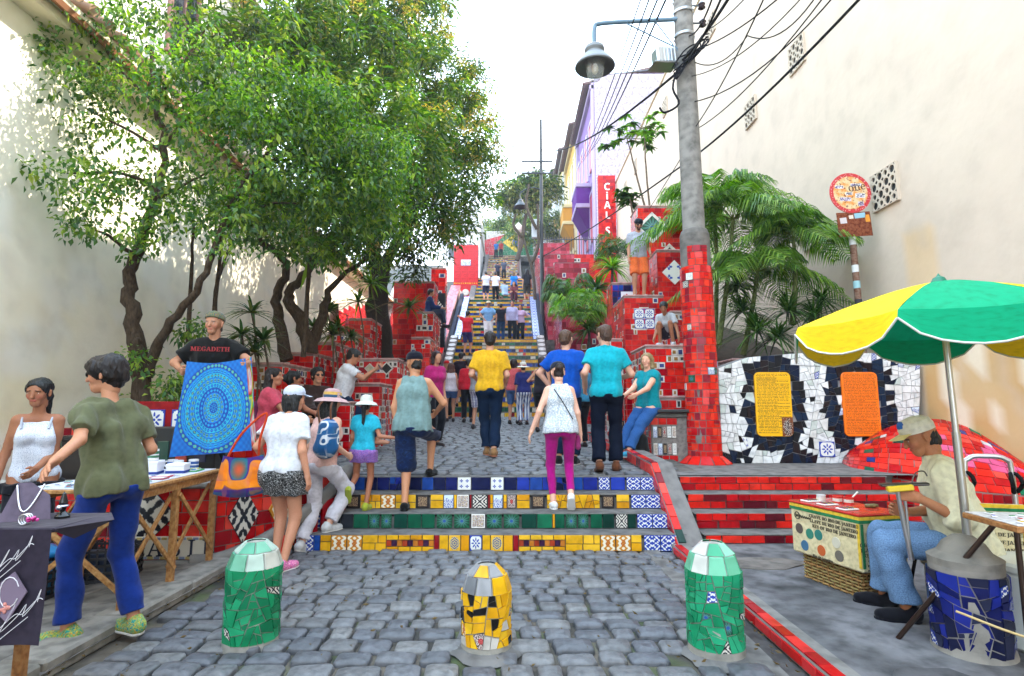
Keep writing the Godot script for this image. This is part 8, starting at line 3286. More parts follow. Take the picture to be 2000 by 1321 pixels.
	# hair
	var hair: String = o.get("hair", "short")
	if hair != "none":
		var h := Body.new()
		h.noise = noise
		h.ripple = 0.01
		h.ripple_scale = V(34, 9, 34)
		h.geo.col = o.get("hairc", lin(30, 24, 22))
		var up: float = o.get("volume", 0.0)
		for c in o.get("wear", []):
			if c.k in ["cap", "hat", "scarf"]:
				up = -0.012
		h.bone(hc + hb * V(0, 0.038, 0.032), hc + hb * V(0, 0.036, -0.022), 0.086 + up, 0.082 + up, 0.02)
		h.bone(hc + hb * V(0, -0.03, 0.05), hc + hb * V(0, -0.045, 0.045), 0.068 + up, 0.06, 0.03)
		match hair:
			"long":
				for s in [-1.0, 0.0, 1.0]:
					h.bone(hc + hb * V(s * 0.055, 0.0, 0.05), hc + hb * V(s * 0.07, -0.16, 0.06), 0.05, 0.05, 0.03)
					h.bone(hc + hb * V(s * 0.07, -0.16, 0.06), hc + V(s * 0.06, -o.get("tress", 0.3), 0.09), 0.05, 0.028, 0.03)
			"bob":
				for s in [-1.0, 1.0]:
					h.bone(hc + hb * V(s * 0.06, 0.0, 0.02), hc + hb * V(s * 0.068, -0.1, 0.02), 0.045, 0.04, 0.03)
				h.bone(hc + hb * V(0, -0.02, 0.06), hc + hb * V(0, -0.1, 0.06), 0.06, 0.05, 0.03)
			"pony":
				h.bone(hc + hb * V(0, 0.0, 0.1), hc + hb * V(0, -0.05, 0.135), 0.03, 0.036, 0.02)
				h.bone(hc + hb * V(0, -0.05, 0.135), hc + hb * V(0, -o.get("tress", 0.25), 0.13), 0.036, 0.018, 0.02)
			"bun":
				h.bone(hc + hb * V(0, 0.02, 0.115), hc + hb * V(0, 0.0, 0.12), 0.045, 0.045, 0.015)
		h.bone(hc + hb * V(0, -0.04, -0.12), hc + hb * V(0, -0.09, -0.085), 0.092, 0.092, 0.0, false, true)
		h.bone(hc + hb * V(0, -0.005, -0.125), hc + hb * V(0, -0.005, -0.12), 0.078, 0.078, 0.0, false, true)
		h.build(0.0085 if near else cell * 0.8)
		part("hair", h.geo.mesh(), mats.hair, root)
	# clothes
	var hem := 0.0
	for c in o.get("wear", []):
		if c.k == "top":
			hem = c.get("hem", -0.04) + 0.03
		elif c.k in ["legs", "skirt"] and not c.has("waist"):
			c.waist = hem
		garment(root, c, on, tors, pel, neck, shoulder, elbow, hand, hip, knee, ankle, w, fem, cell, o, hc, hb)
	return root


func foot_of(o: Dictionary, s: float, a: Vector3) -> Array:
	var c := "l" if s < 0 else "r"
	var yaw: float = deg_to_rad(o.get("t" + c, -s * 9.0))
	var pitch: float = deg_to_rad(o.get("q" + c, 0.0))
	var f := Basis.from_euler(V(0, yaw, 0)) * Basis.from_euler(V(-pitch, 0, 0))
	return [a + f * V(0, -0.048, 0.035), a + f * V(0, -0.052, -0.10), a + f * V(0, -0.06, -0.165), f]


func torso_bones(b: Body, on: Callable, w: float, fem: bool, fat: float, from: float) -> void:
	var hw := 0.075 if fem else 0.065
	var wa := 0.082 if fem else 0.094
	for s in [-1.0, 1.0]:
		if from <= 0.0:
			b.bone(on.call(s * hw, 0.0, 0.01), on.call(s * 0.055, 0.17, 0), 0.1 * w + fat, wa * w + fat, 0.05)
			b.bone(on.call(s * 0.07, -0.045, 0.045), on.call(s * 0.07, -0.04, 0.045), 0.088 * w + fat, -1, 0.05)
		b.bone(on.call(s * 0.055, 0.17, 0), on.call(s * 0.07, 0.33, 0), wa * w + fat, 0.1 * w + fat, 0.05)
		b.bone(on.call(s * 0.07, 0.33, 0), on.call(s * 0.085, 0.42, 0.0), 0.1 * w + fat, 0.07 * w + fat, 0.05)
		if fem:
			b.bone(on.call(s * 0.07, 0.315, -0.075), on.call(s * 0.07, 0.31, -0.08), 0.05 * w + fat, -1, 0.04)
	b.bone(on.call(-0.11, 0.445, 0), on.call(0.11, 0.445, 0), 0.055 * w + fat, -1, 0.04)


func head_bones(b: Body, c: Vector3, h: Basis, w: float) -> void:
	b.bone(c + h * V(0, 0.036, 0.032), c + h * V(0, 0.03, -0.022), 0.078, 0.074, 0.02)
	b.bone(c + h * V(0, -0.015, -0.042), c + h * V(0, -0.07, -0.048), 0.052, 0.040, 0.03)
	b.bone(c + h * V(0, -0.09, -0.062), c + h * V(0, -0.092, -0.06), 0.024, 0.024, 0.03)
	b.bone(c + h * V(0, -0.03, 0.02), c + h * V(0, -0.1, 0.025), 0.056, 0.05, 0.03)
	b.bone(c + h * V(-0.03, 0.022, -0.082), c + h * V(0.03, 0.022, -0.082), 0.011, 0.011, 0.014)
	b.bone(c + h * V(0, 0.004, -0.094), c + h * V(0, -0.03, -0.109), 0.009, 0.013, 0.012)
	b.bone(c + h * V(-0.014, -0.060, -0.089), c + h * V(0.014, -0.060, -0.089), 0.008, 0.008, 0.008)
	for s in [-1.0, 1.0]:
		b.bone(c + h * V(s * 0.038, -0.025, -0.062), c + h * V(s * 0.036, -0.03, -0.06), 0.024, 0.024, 0.02)
		b.bone(c + h * V(s * 0.077, 0.012, 0.006), c + h * V(s * 0.078, -0.028, 0.0), 0.014, 0.010, 0.008)


func garment(root: Node3D, c: Dictionary, on: Callable, tors: Basis, pel: Vector3, neck: Vector3, shoulder: Dictionary, elbow: Dictionary, hand: Dictionary, hip: Dictionary, knee: Dictionary, ankle: Dictionary, w: float, fem: bool, cell: float, o: Dictionary, hc: Vector3, hb: Basis) -> void:
	var b := Body.new()
	b.noise = folds
	b.geo.col = c.get("c", Color.WHITE)
	var near := cell < 0.02
	var m: Material = mats[c.get("m", "cloth")]
	var lo: float = c.get("lo", 0.014) + (0.004 if c.k == "top" else 0.0)
	if near:
		b.ripple = c.get("fold", 0.012)
		b.ripple_scale = V(6, 7, 6) if c.k == "legs" else V(9.5, 3.4, 9.5)
	match c.k:
		"top":
			torso_bones(b, on, w, fem, lo, 0.0)
			var sl: float = c.get("sl", 0.55)
			if sl > 0.0:
				for s in [-1.0, 1.0]:
					var e: Vector3 = shoulder[s].lerp(elbow[s], minf(sl, 1.0))
					b.bone(shoulder[s], e, 0.052 * w + lo, 0.049 * w + lo * 1.05, 0.03, sl <= 1.0)
					if sl > 1.0:
						b.bone(elbow[s], elbow[s].lerp(hand[s], sl - 1.0), 0.045 * w + lo, 0.034 * w + lo, 0.03, true)
				b.bone(neck - tors.y * 0.04, neck + tors.y * c.get("collar", 0.012), 0.07 * w, 0.062 * w, 0.02, true)
			if c.get("flare", 0.0) > 0.0:
				b.bone(on.call(-0.05, 0.15, 0), on.call(-0.07, -0.1, 0), 0.1 * w + lo, 0.11 * w + lo + c.flare, 0.04)
				b.bone(on.call(0.05, 0.15, 0), on.call(0.07, -0.1, 0), 0.1 * w + lo, 0.11 * w + lo + c.flare, 0.04)
			b.planes.append([on.call(0, c.get("hem", -0.04), 0), -tors.y])
			if sl <= 0.0:  # armholes and a scooped neck
				for s in [-1.0, 1.0]:
					b.planes.append([on.call(s * c.get("wide", 0.125), 0.4, 0), (tors * V(s, 0.25, 0)).normalized()])
				b.planes.append([on.call(0, c.get("scoop", 0.475), 0.0), (tors * V(0, 1, c.get("slope", -0.45))).normalized()])
		"legs":
			var to: float = c.get("to", 1.9)
			for s in [-1.0, 1.0]:
				b.bone(hip[s] + V(-s * 0.02, 0.06, 0.01), hip[s], 0.105 * w + lo, 0.102 * w + lo, 0.05)
				b.bone(on.call(s * 0.07, -0.045, 0.045), on.call(s * 0.07, -0.04, 0.045), 0.09 * w + lo, -1, 0.05)
				var k: Vector3 = hip[s].lerp(knee[s], minf(to, 1.0))
				b.bone(hip[s], k, 0.092 * w + lo, lerpf(0.092, c.get("rk", 0.062), minf(to, 1.0)) * w + lo, 0.035, to <= 1.0)
				if to > 1.0:
					b.bone(knee[s], knee[s].lerp(ankle[s], to - 1.0), c.get("rk", 0.062) * w + lo, c.get("ra", 0.056) * w + lo, 0.02, true)
			b.planes.append([on.call(0, c.get("waist", 0.0), 0), tors.y if pel.y > 0.7 else V(0, 1, 1.1).normalized()])
		"skirt":
			var ln: float = c.get("to", 0.5)
			for s in [-1.0, 1.0]:
				b.bone(pel + V(s * 0.06, 0.05, 0.01), pel + V(s * 0.075, -0.06, 0.01), 0.105 * w + lo, 0.12 * w + lo, 0.06)
				b.bone(pel + V(s * 0.075, -0.06, 0.01), hip[s].lerp(knee[s], ln) * V(0.9, 1, 1), 0.12 * w + lo, c.get("ra", 0.115) * w + lo, 0.08)
			b.planes.append([on.call(0, c.get("waist", 0.0), 0), tors.y])
			b.planes.append([hip[1.0].lerp(knee[1.0], ln - 0.1), Vector3.DOWN])
		"shoes":
			b.ripple = 0.0
			for s in [-1.0, 1.0]:
				var bb := Body.new()
				bb.noise = noise
				bb.geo.col = c.get("c", Color.WHITE)
				var f := foot_of(o, s, ankle[s])
				var fb: Basis = f[3]
				bb.bone(f[0] + fb.y * 0.012, f[1], 0.046, 0.045, 0.02)
				bb.bone(f[1], f[2] + fb.z * 0.01 + fb.y * 0.008, 0.045, 0.036, 0.02)
				if not c.get("low", false):
					bb.bone(f[0] + fb.y * 0.02, ankle[s] + fb.y * 0.01, 0.046, 0.045, 0.02, true)
				bb.planes.append([f[1] - fb.y * 0.03, -fb.y])
				bb.build(0.009 if near else cell * 0.8)
				var so := part("shoe", bb.geo.mesh(), m, root)
				if near:
					bb = Body.new()
					bb.geo.col = c.get("sole", lin(210, 206, 200))
					bb.bone(f[0] - fb.y * 0.004, f[1] - fb.y * 0.006, 0.048, 0.049, 0.02)
					bb.bone(f[1] - fb.y * 0.006, f[2] + fb.z * 0.008, 0.049, 0.04, 0.02)
					bb.planes.append([f[1] - fb.y * 0.034, -fb.y])
					bb.planes.append([f[1] - fb.y * 0.016, fb.y])
					bb.build(0.009)
					part("sole", bb.geo.mesh(), mats.matte, so)
			return
		"cap", "hat":
			var g := Geo.new()
			g.col = c.c
			var turn: float = deg_to_rad(c.get("turn", 0.0))
			var fb := hb * Basis.from_euler(V(deg_to_rad(c.get("tip", 6.0)), turn, 0))
			var xf := Transform3D(fb * Basis.from_scale(V(0.94, 1, 1.08)), hc + hb * V(0, 0.03, 0.005))
			if c.k == "cap":
				g.lathe([P(0.098, 0.0), P(0.1, 0.035), P(0.088, 0.07), P(0.06, 0.094), P(0.02, 0.104), P(0, 0.104)], xf, 22)
				var pts := []
				for r in 5:
					for k in 11:
						var a := lerpf(-0.95, 0.95, k / 10.0)
						pts.append(xf * (V(sin(a) * 0.098, 0.012, -cos(a) * 0.098) + V(sin(a) * 0.01, -0.012 * r / 4.0 - 0.014 * absf(sin(a)) * r / 4.0, -0.075 * (r / 4.0) * pow(cos(a), 0.5))))
				if c.has("front"):
					g.col = c.front
					g.ball(xf * V(0, 0.055, -0.07), V(0.05, 0.04, 0.028), 6, 10, fb)
				g.col = c.get("brim", c.c)
				g.sheet(pts, 11)
			else:
				var br: float = c.get("r", 0.2)
				g.lathe([P(br, -0.02 - c.get("droop", 0.0)), P(br * 0.8, -0.005), P(0.105, 0.012), P(0.1, 0.06), P(0.088, 0.1), P(0.05, 0.118), P(0, 0.12)], xf, 26, 0.03)
				if c.has("band"):
					g.col = c.band
					g.lathe([P(0.107, 0.012), P(0.105, 0.042)], xf, 22)
				if c.has("band2"):
					g.col = c.band2
					g.lathe([P(0.105, 0.042), P(0.1, 0.075)], xf, 22)
			part("cap" if c.k == "cap" else "hat", g.mesh(), mats[c.get("m", "cloth")], root)
			return
		"scarf":
			b.ripple = 0.0
			b.bone(hc + hb * V(0, 0.05, 0.03), hc + hb * V(0, 0.055, -0.02), 0.09, 0.086, 0.02)
			b.planes.append([hc + hb * V(0, 0.04, 0), hb * V(0, -1, -0.25).normalized()])
		"glasses":
			var g := Geo.new()
			g.col = lin(20, 20, 22)
			for s in [-1.0, 1.0]:
				g.ball(hc + hb * V(s * 0.031, 0.004, -0.094), V(0.025, 0.018, 0.008), 6, 10, hb)
				g.tube([hc + hb * V(s * 0.056, 0.01, -0.09), hc + hb * V(s * 0.078, 0.01, 0.0)], [0.004], 5)
			g.tube([hc + hb * V(-0.02, 0.01, -0.098), hc + hb * V(0.02, 0.01, -0.098)], [0.004], 5)
			part("glasses", g.mesh(), mats.gloss, root)
			return
		"strap":
			var g := Geo.new()
			g.col = c.c
			g.tube(curve(c.pts.map(func(v): return on.call(v.x, v.y, v.z)), 5), [c.get("r", 0.006)], 6)
			part("strap", g.mesh(), mats.cloth, root)
			return
	b.build(c.get("cell", 0.0125 if near else cell * 0.95))
	part(c.get("n", {"top": "shirt", "legs": "trousers", "skirt": "skirt", "scarf": "headscarf"}.get(c.k, "garment")), b.geo.mesh(), m, root)


func flat_bag(called: String, label: String, p: Vector3, turn: float, wide: float, high: float, mat_key: String, strap: Array, strap_col: Color) -> void:
	var o := thing(called, label, "bag", p, turn)
	var g := Geo.new()
	for side in [1.0, -1.0]:
		var pts := []
		for r in 11:
			var v := r / 10.0
			for k in 13:
				var u: float = (k / 12.0 * 2.0 - 1.0) * side
				var sag: float = 0.04 * u * u
				pts.append(V(u * wide * 0.5 * lerpf(1.0, 0.72, v), v * high + sag * (1.0 - v) - 0.03 * (1.0 - u * u) * v, side * 0.06 * sqrt(maxf(0.0, 1.0 - u * u)) * (1.1 - v) * minf(1.0, v * 5.0 + 0.2) + 0.012 * noise.get_noise_2d(u * 3.0, v * 4.0)))
		g.sheet(pts, 13)
	part("body", g.mesh(), mats[mat_key], o)
	g = Geo.new()
	g.col = strap_col
	g.tube(curve(strap, 5), [0.011], 6)
	part("strap", g.mesh(), mats.cloth, o)


func soft_thing(called: String, label: String, category: String, p: Vector3, bones: Array, mat_key: String, col: Color, cell := 0.014, straps := [], strap_col := Color(0.1, 0.08, 0.06)) -> void:
	var o := thing(called, label, category, p)
	var b := Body.new()
	b.noise = noise
	b.ripple = 0.012
	b.geo.col = col
	for q in bones:
		b.bone(q[0], q[1], q[2], q[3], 0.05)
	b.build(cell)
	part("body", b.geo.mesh(), mats[mat_key], o)
	for s in straps:
		var g := Geo.new()
		g.col = strap_col
		g.tube(curve(s, 5), [0.011], 6)
		part("strap", g.mesh(), mats.cloth, o)


func build_people() -> void:
	people_materials()
	var pale := lin(222, 172, 146)
	var tan_ := lin(190, 136, 104)
	var brown := lin(160, 108, 80)
	var dark := lin(26, 22, 22)
	var jeans := lin(30, 48, 74)
	# left stall
	person("man in olive shirt and blue trousers reaching over the dark jewellery table", V(-2.5, 0.03, -3.62), 72, 1.74, {"skin": tan_, "w": 0.91, "lean": 10, "wl": V(-2.36, 1.0, -2.86), "hr": V(0.16, 1.02, -0.2), "el": V(-0.3, -0.6, 0.6), "er": V(0.4, -0.5, 1), "fl": V(-0.13, 0.085, -0.1), "fr": V(0.12, 0.085, 0.12), "tl": 22.0, "head": P(-6, 30), "hairc": lin(34, 28, 26), "volume": 0.01, "curl": 0.3, "wear": [
		{"k": "top", "c": lin(98, 102, 74), "hem": -0.09, "lo": 0.016, "sl": 0.72, "flare": 0.022, "fold": 0.022}, {"k": "legs", "c": lin(26, 50, 128), "lo": 0.012, "ra": 0.066, "rk": 0.066, "fold": 0.01}, {"k": "shoes", "m": "motley"}, {"k": "glasses"}]})
	person("dark haired woman in a white speckled tank top with a jacket tied round her waist", V(-3.74, 0.04, -4.5), -150, 1.62, {"skin": brown, "fem": true, "w": 0.88, "lean": 3, "hr": V(0.24, 0.82, -0.06), "hl": V(-0.05, 1.0, -0.24), "head": P(-8, -16), "hair": "pony", "hairc": dark, "wear": [
		{"k": "top", "m": "speckle", "sl": 0.0, "hem": -0.1, "lo": 0.012, "wide": 0.11, "scoop": 0.43, "slope": 0.1}, {"k": "legs", "c": lin(34, 36, 46), "lo": 0.006}, {"k": "skirt", "c": lin(26, 26, 32), "to": 0.4, "lo": 0.02, "n": "tied_jacket"}, {"k": "shoes", "c": dark}, {"k": "strap", "r": 0.009, "c": lin(190, 196, 210), "pts": [V(-0.09, 0.38, -0.115), V(-0.1, 0.475, -0.02), V(-0.09, 0.4, 0.1)]}, {"k": "strap", "r": 0.009, "c": lin(190, 196, 210), "pts": [V(0.09, 0.38, -0.115), V(0.1, 0.475, -0.02), V(0.09, 0.4, 0.1)]}]})
	var seller := person("cloth seller in a black shirt and colourful head scarf on the landing", V(-3.0, 0.72, -5.66), -168, 1.66, {"skin": lin(176, 126, 98), "w": 1.14, "wr": spot(352, 722, 5.42), "wl": spot(482, 712, 5.38), "er": V(1, -0.6, 0.3), "el": V(-1, -0.6, 0.3), "head": P(-2, -12), "hairc": lin(90, 84, 80), "curl": 1.3, "wear": [{"k": "top", "c": lin(24, 23, 25), "hem": -0.12, "lo": 0.025, "sl": 0.7}, {"k": "legs", "c": dark}, {"k": "shoes", "c": dark}, {"k": "scarf", "m": "bandana"}]})
	part("shirt_lettering", words("MEGADETH", 0.045, 0.003, "Droid Serif", 0.0, 700), ink(C8(150, 30, 34)), seller, Transform3D(Basis(Vector3.UP, PI), V(0.0, 1.35, -0.168)))
	var sp := Geo.new()
	for k in 16:
		sp.col = [lin(170, 120, 90), lin(206, 160, 120), lin(120, 60, 50), lin(60, 40, 40)][k % 4]
		sp.ball(V(rng.randfn(-0.02, 0.035), 1.25 + rng.randfn(0, 0.04), -0.155), V(0.02, 0.022, 0.006), 4, 7)
	part("shirt_print", sp.mesh(), mats.cloth, seller)
	# climbing the front steps
	person("woman in a white shirt, patterned skirt and pale cap with her back turned", V(-2.03, 0.03, -5.1), -14, 1.6, {"skin": lin(204, 146, 116), "fem": true, "w": 1.08, "lean": 7, "hr": V(0.27, 0.8, -0.02), "hl": V(-0.3, 0.98, -0.12), "head": P(-8, -26), "hair": "bob", "hairc": dark, "fl": V(-0.07, 0.085, -0.05), "fr": V(0.08, 0.085, 0.04), "wear": [{"k": "top", "c": lin(222, 224, 230), "hem": -0.05, "lo": 0.026, "sl": 0.62, "fold": 0.018}, {"k": "skirt", "m": "zebra", "to": 0.62, "lo": 0.018}, {"k": "shoes", "m": "pink_motley"}, {"k": "cap", "c": lin(206, 214, 234), "turn": -4}]})
	flat_bag("tote_bag", "orange and purple beach bag on the shoulder of the woman in white", V(-2.34, 0.66, -5.0), 0.5, 0.44, 0.36, "tote", [V(-0.12, 0.35, 0), V(-0.02, 0.55, 0.02), V(0.16, 0.72, 0.06), V(0.12, 0.5, 0.06), V(0.12, 0.35, 0)], lin(206, 70, 30))
	person("woman in pink with a striped straw hat stepping up in white trousers", V(-1.98, 0.0, -5.95), -24, 1.64, {"skin": pale, "fem": true, "w": 1.0, "lean": 10, "hip": V(0, -0.02, 0), "fl": V(-0.07, 0.085, 0.16), "fr": V(0.07, 0.255, -0.08), "ql": 20, "hr": V(0.2, 1.0, -0.2), "head": P(-10, 0), "hair": "long", "hairc": dark, "wear": [{"k": "top", "c": lin(230, 186, 176), "sl": 0.0, "hem": -0.06, "lo": 0.02}, {"k": "legs", "c": lin(218, 214, 222), "ra": 0.066, "rk": 0.07}, {"k": "shoes", "c": lin(206, 206, 206)}, {"k": "hat", "c": lin(196, 160, 160), "band": lin(60, 90, 120), "band2": lin(210, 170, 90), "r": 0.2, "droop": 0.02}]})
	soft_thing("backpack", "blue and white printed backpack of the woman in the striped hat", "backpack", V(-1.86, 1.02, -5.72), [[V(0, 0.02, 0), V(0.02, 0.2, 0), 0.12, 0.1]], "bag_print", Color.WHITE, 0.014, [[V(-0.06, 0.25, 0.03), V(-0.1, 0.4, -0.02), V(-0.09, 0.47, -0.1)], [V(0.05, 0.25, 0.03), V(0.02, 0.4, -0.04), V(0.0, 0.46, -0.14)]], lin(96, 58, 34))
	person("little girl in a turquoise shirt and white sun hat with a dark ponytail", V(-1.63, 0.326, -6.3), -3, 1.23, {"skin": lin(176, 116, 86), "fem": true, "w": 0.92, "fl": V(-0.13, 0.34, 0.26), "ql": 60, "fr": V(0.06, 0.085, 0.0), "kl": V(-0.1, -0.1, -1), "wr": V(-1.28, 1.1, -6.3), "er": V(0.4, -1, 0.2), "hair": "pony", "tress": 0.4, "hairc": dark, "wear": [{"k": "top", "c": lin(44, 176, 200), "hem": -0.06, "lo": 0.018, "sl": 0.6}, {"k": "skirt", "m": "floral", "to": 0.55, "lo": 0.02, "ra": 0.13}, {"k": "shoes", "c": lin(170, 180, 60), "sole": lin(150, 160, 60)}, {"k": "hat", "c": lin(214, 218, 206), "r": 0.19, "droop": 0.03, "tip": -4}]})
	person("man in a grey green sleeveless shirt and navy camouflage shorts climbing the steps", V(-1.1, 0.326, -6.32), -4, 1.74, {"skin": lin(196, 140, 104), "w": 1.06, "lean": 5, "fl": V(-0.06, 0.085, 0.05), "fr": V(0.12, 0.4, -0.4), "wl": V(-1.27, 1.16, -6.32), "el": V(-1, -0.4, 0.4), "hr": V(0.2, 1.06, -0.3), "er": V(1, -0.4, 0.5), "head": P(-8, 42), "hairc": dark, "wear": [{"k": "top", "c": lin(122, 150, 148), "sl": 0.0, "hem": -0.1, "lo": 0.022, "wide": 0.15, "scoop": 0.49, "flare": 0.02, "fold": 0.02}, {"k": "legs", "m": "camo", "to": 1.02, "lo": 0.024, "rk": 0.09, "n": "shorts"}, {"k": "shoes", "c": dark, "sole": dark, "low": true}, {"k": "cap", "c": lin(24, 26, 36)}]})
	soft_thing("shoulder_bag", "small black shoulder bag between the girl and the man in camouflage shorts", "bag", V(-1.3, 1.14, -6.55), [[V(0, 0, 0), V(0.02, 0.12, 0), 0.07, 0.06]], "cloth", lin(24, 24, 26))
	person("woman in magenta leggings and an elephant print top climbing the steps", V(0.54, 0.326, -6.36), 4, 1.64, {"skin": lin(226, 178, 154), "fem": true, "w": 0.98, "lean": 8, "fl": V(-0.09, 0.085, -0.02), "fr": V(0.1, 0.16, 0.1), "qr": 48, "kr": V(0.1, 0, -1), "hl": V(-0.36, 0.86, -0.02), "hr": V(0.25, 0.86, -0.05), "head": P(-22, 2), "hair": "bun", "hairc": lin(60, 40, 36), "wear": [{"k": "top", "m": "elephants", "sl": 0.0, "hem": -0.08, "lo": 0.022, "flare": 0.03, "wide": 0.13, "scoop": 0.5}, {"k": "legs", "c": lin(176, 24, 126), "lo": 0.004, "to": 1.82, "ra": 0.042, "rk": 0.056, "fold": 0.004, "n": "leggings"}, {"k": "shoes", "c": lin(226, 224, 222), "sole": lin(226, 224, 222), "low": true}, {"k": "cap", "c": lin(40, 44, 56), "turn": 0}, {"k": "strap", "c": dark, "pts": [V(-0.09, 0.47, 0.07), V(0.0, 0.3, 0.155), V(0.13, 0.08, 0.13)]}]})
	soft_thing("purse", "small magenta purse hanging at the hip of the woman in leggings", "purse", V(0.74, 1.0, -6.42), [[V(0, 0, 0), V(0, 0.1, 0), 0.035, 0.035]], "cloth", lin(150, 50, 110))
	person("man in a plain yellow shirt and dark jeans walking across the cobbles", V(-0.33, 0.74, -8.35), 2, 1.84, {"skin": lin(214, 160, 134), "w": 1.06, "fl": V(-0.03, 0.085, -0.12), "fr": V(0.06, 0.085, 0.1), "tr": 14.0, "hl": V(-0.2, 1.08, -0.2), "hr": V(0.22, 0.98, -0.2), "el": V(-0.4, -0.4, 1), "er": V(0.4, -0.4, 1), "hairc": lin(50, 40, 36), "wear": [{"k": "top", "c": lin(226, 172, 34), "hem": -0.06, "lo": 0.024, "sl": 0.75, "fold": 0.02}, {"k": "legs", "m": "denim", "c": jeans, "lo": 0.014, "ra": 0.06}, {"k": "shoes", "c": lin(150, 110, 70), "sole": lin(190, 120, 90)}]})
	person("man in a royal blue shirt with one hand on his hip", V(0.72, 0.69, -7.55), -12, 1.8, {"skin": lin(214, 164, 140), "w": 1.1, "hl": V(-0.2, 0.98, -0.06), "el": V(-1, 0.1, 0.25), "hr": V(0.24, 1.0, -0.2), "head": P(-2, -20), "hairc": lin(120, 84, 60), "wear": [{"k": "top", "c": lin(20, 78, 172), "hem": -0.12, "lo": 0.024, "sl": 0.7}, {"k": "legs", "m": "denim", "c": jeans}, {"k": "shoes", "c": dark}]})
	person("tall man in a turquoise polo shirt, dark jeans and brown shoes", V(1.17, 0.66, -7.02), -8, 1.82, {"skin": lin(212, 160, 136), "w": 1.08, "fl": V(-0.1, 0.1, 0.16), "ql": 18, "fr": V(0.1, 0.085, -0.04), "hl": V(-0.26, 1.0, -0.1), "hr": V(0.16, 1.1, -0.25), "er": V(0.7, -0.3, 0.6), "head": P(-4, 34), "hairc": lin(112, 78, 58), "wear": [{"k": "top", "c": lin(24, 164, 178), "hem": -0.09, "lo": 0.02, "sl": 0.62, "collar": 0.05}, {"k": "legs", "m": "denim", "c": lin(24, 32, 48), "lo": 0.014, "ra": 0.066}, {"k": "shoes", "c": lin(104, 62, 42), "sole": lin(60, 40, 30)}]})
	# sitting on the right
	person("blonde woman in a teal shirt and jeans leaning on the black topped bench", V(1.93, 0.72, -8.26), 128, 1.68, {"skin": lin(224, 170, 142), "fem": true, "w": 1.12, "hip": V(0, -0.16, 0.08), "lean": -3, "fl": V(-0.1, 0.085, -0.55), "fr": V(0.08, 0.085, -0.5), "hl": V(-0.12, 0.92, -0.36), "hr": V(0.1, 0.9, -0.38), "head": P(0, 20), "hair": "bob", "hairc": lin(206, 176, 120), "wear": [{"k": "top", "c": lin(20, 140, 150), "hem": -0.08, "lo": 0.02, "sl": 0.3}, {"k": "legs", "m": "denim", "c": lin(60, 106, 170)}, {"k": "shoes", "c": lin(60, 150, 180)}]})
	soft_thing("sling_bag", "black sling bag hanging below the blonde woman's seat", "bag", V(1.8, 0.86, -8.0), [[V(0, 0, 0), V(0.02, 0.14, 0), 0.11, 0.08]], "cloth", lin(22, 22, 24))
	person("girl crouching on the picture tiled block in a school shirt", V(2.66, 2.47, -9.55), 150, 1.4, {"skin": brown, "fem": true, "w": 0.9, "hip": V(0, -0.64, 0.18), "lean": 42, "fl": V(-0.14, 0.085, -0.08), "fr": V(0.14, 0.085, -0.08), "hl": V(-0.32, 0.1, -0.3), "hr": V(0.22, 0.16, -0.26), "head": P(-30, 10), "hair": "pony", "hairc": dark, "wear": [{"k": "top", "c": lin(190, 194, 200), "lo": 0.016, "sl": 0.6}, {"k": "legs", "c": lin(50, 46, 56), "to": 0.7, "n": "shorts"}, {"k": "shoes", "c": lin(206, 206, 210)}]})
	person("bearded man in grey shirt and orange shorts standing on the tall block", V(2.72, 3.75, -11.8), 176, 1.74, {"skin": lin(196, 142, 112), "w": 1.05, "head": P(-24, 6), "hairc": dark, "beard": 0.9, "hl": V(-0.24, 0.95, -0.1), "wear": [{"k": "top", "c": lin(176, 178, 188), "hem": -0.08, "lo": 0.02, "sl": 0.6}, {"k": "legs", "c": lin(236, 112, 56), "to": 0.95, "lo": 0.02, "rk": 0.085, "n": "shorts"}, {"k": "shoes", "c": lin(206, 204, 200), "low": true}, {"k": "glasses"}, {"k": "cap", "c": lin(40, 44, 52), "turn": 180}]})
	# the vendor
	person("seated vendor in a pale yellow shirt and blue jeans working on a keyring", V(2.81, 0.08, -3.66), 62, 1.72, {"skin": lin(176, 118, 84), "w": 1.04, "cell": 0.0135, "hip": V(0, -0.42, 0.02), "lean": 12, "fl": V(-0.07, 0.085, -0.32), "fr": V(0.2, 0.085, -0.42), "kl": V(-0.15, 0.6, -1), "kr": V(0.15, 0.6, -1), "tl": 10.0, "wl": V(2.47, 0.88, -3.52), "wr": V(2.51, 0.76, -3.7), "el": V(-0.2, -1, 0.3), "er": V(0.3, -1, 0.3), "dl": V(0.25, 0.15, -1), "dr": V(-0.2, 0.3, -1), "curl": 0.9, "head": P(-26, 12), "hairc": dark, "wear": [{"k": "top", "c": lin(232, 228, 196), "hem": -0.13, "lo": 0.022, "sl": 1.2, "fold": 0.02, "collar": 0.05, "flare": 0.02}, {"k": "legs", "m": "denim", "c": lin(126, 162, 206), "lo": 0.01, "ra": 0.076, "rk": 0.068, "fold": 0.012}, {"k": "shoes", "c": lin(26, 26, 30), "sole": lin(20, 20, 22)}, {"k": "cap", "c": lin(226, 222, 208), "brim": lin(214, 196, 130), "front": lin(60, 110, 190)}]})
	var kr := thing("enamel_plate", "small yellow enamel plate held by the seated vendor", "plate", V(2.39, 0.93, -3.56))
	part("plate", box_mesh(V(0.14, 0.035, 0.06), 0.006, lin(226, 192, 40), Vector3.ZERO, V(0, -20, 8)), mats.paint, kr)
	part("mark", box_mesh(V(0.1, 0.004, 0.02), 0.001, lin(60, 90, 50), V(0, 0.019, 0), V(0, -20, 8)), mats.paint, kr)
	# seated row on the left
	var seat := V(0, -0.42, 0.1)
	var row := "people seated along the left"
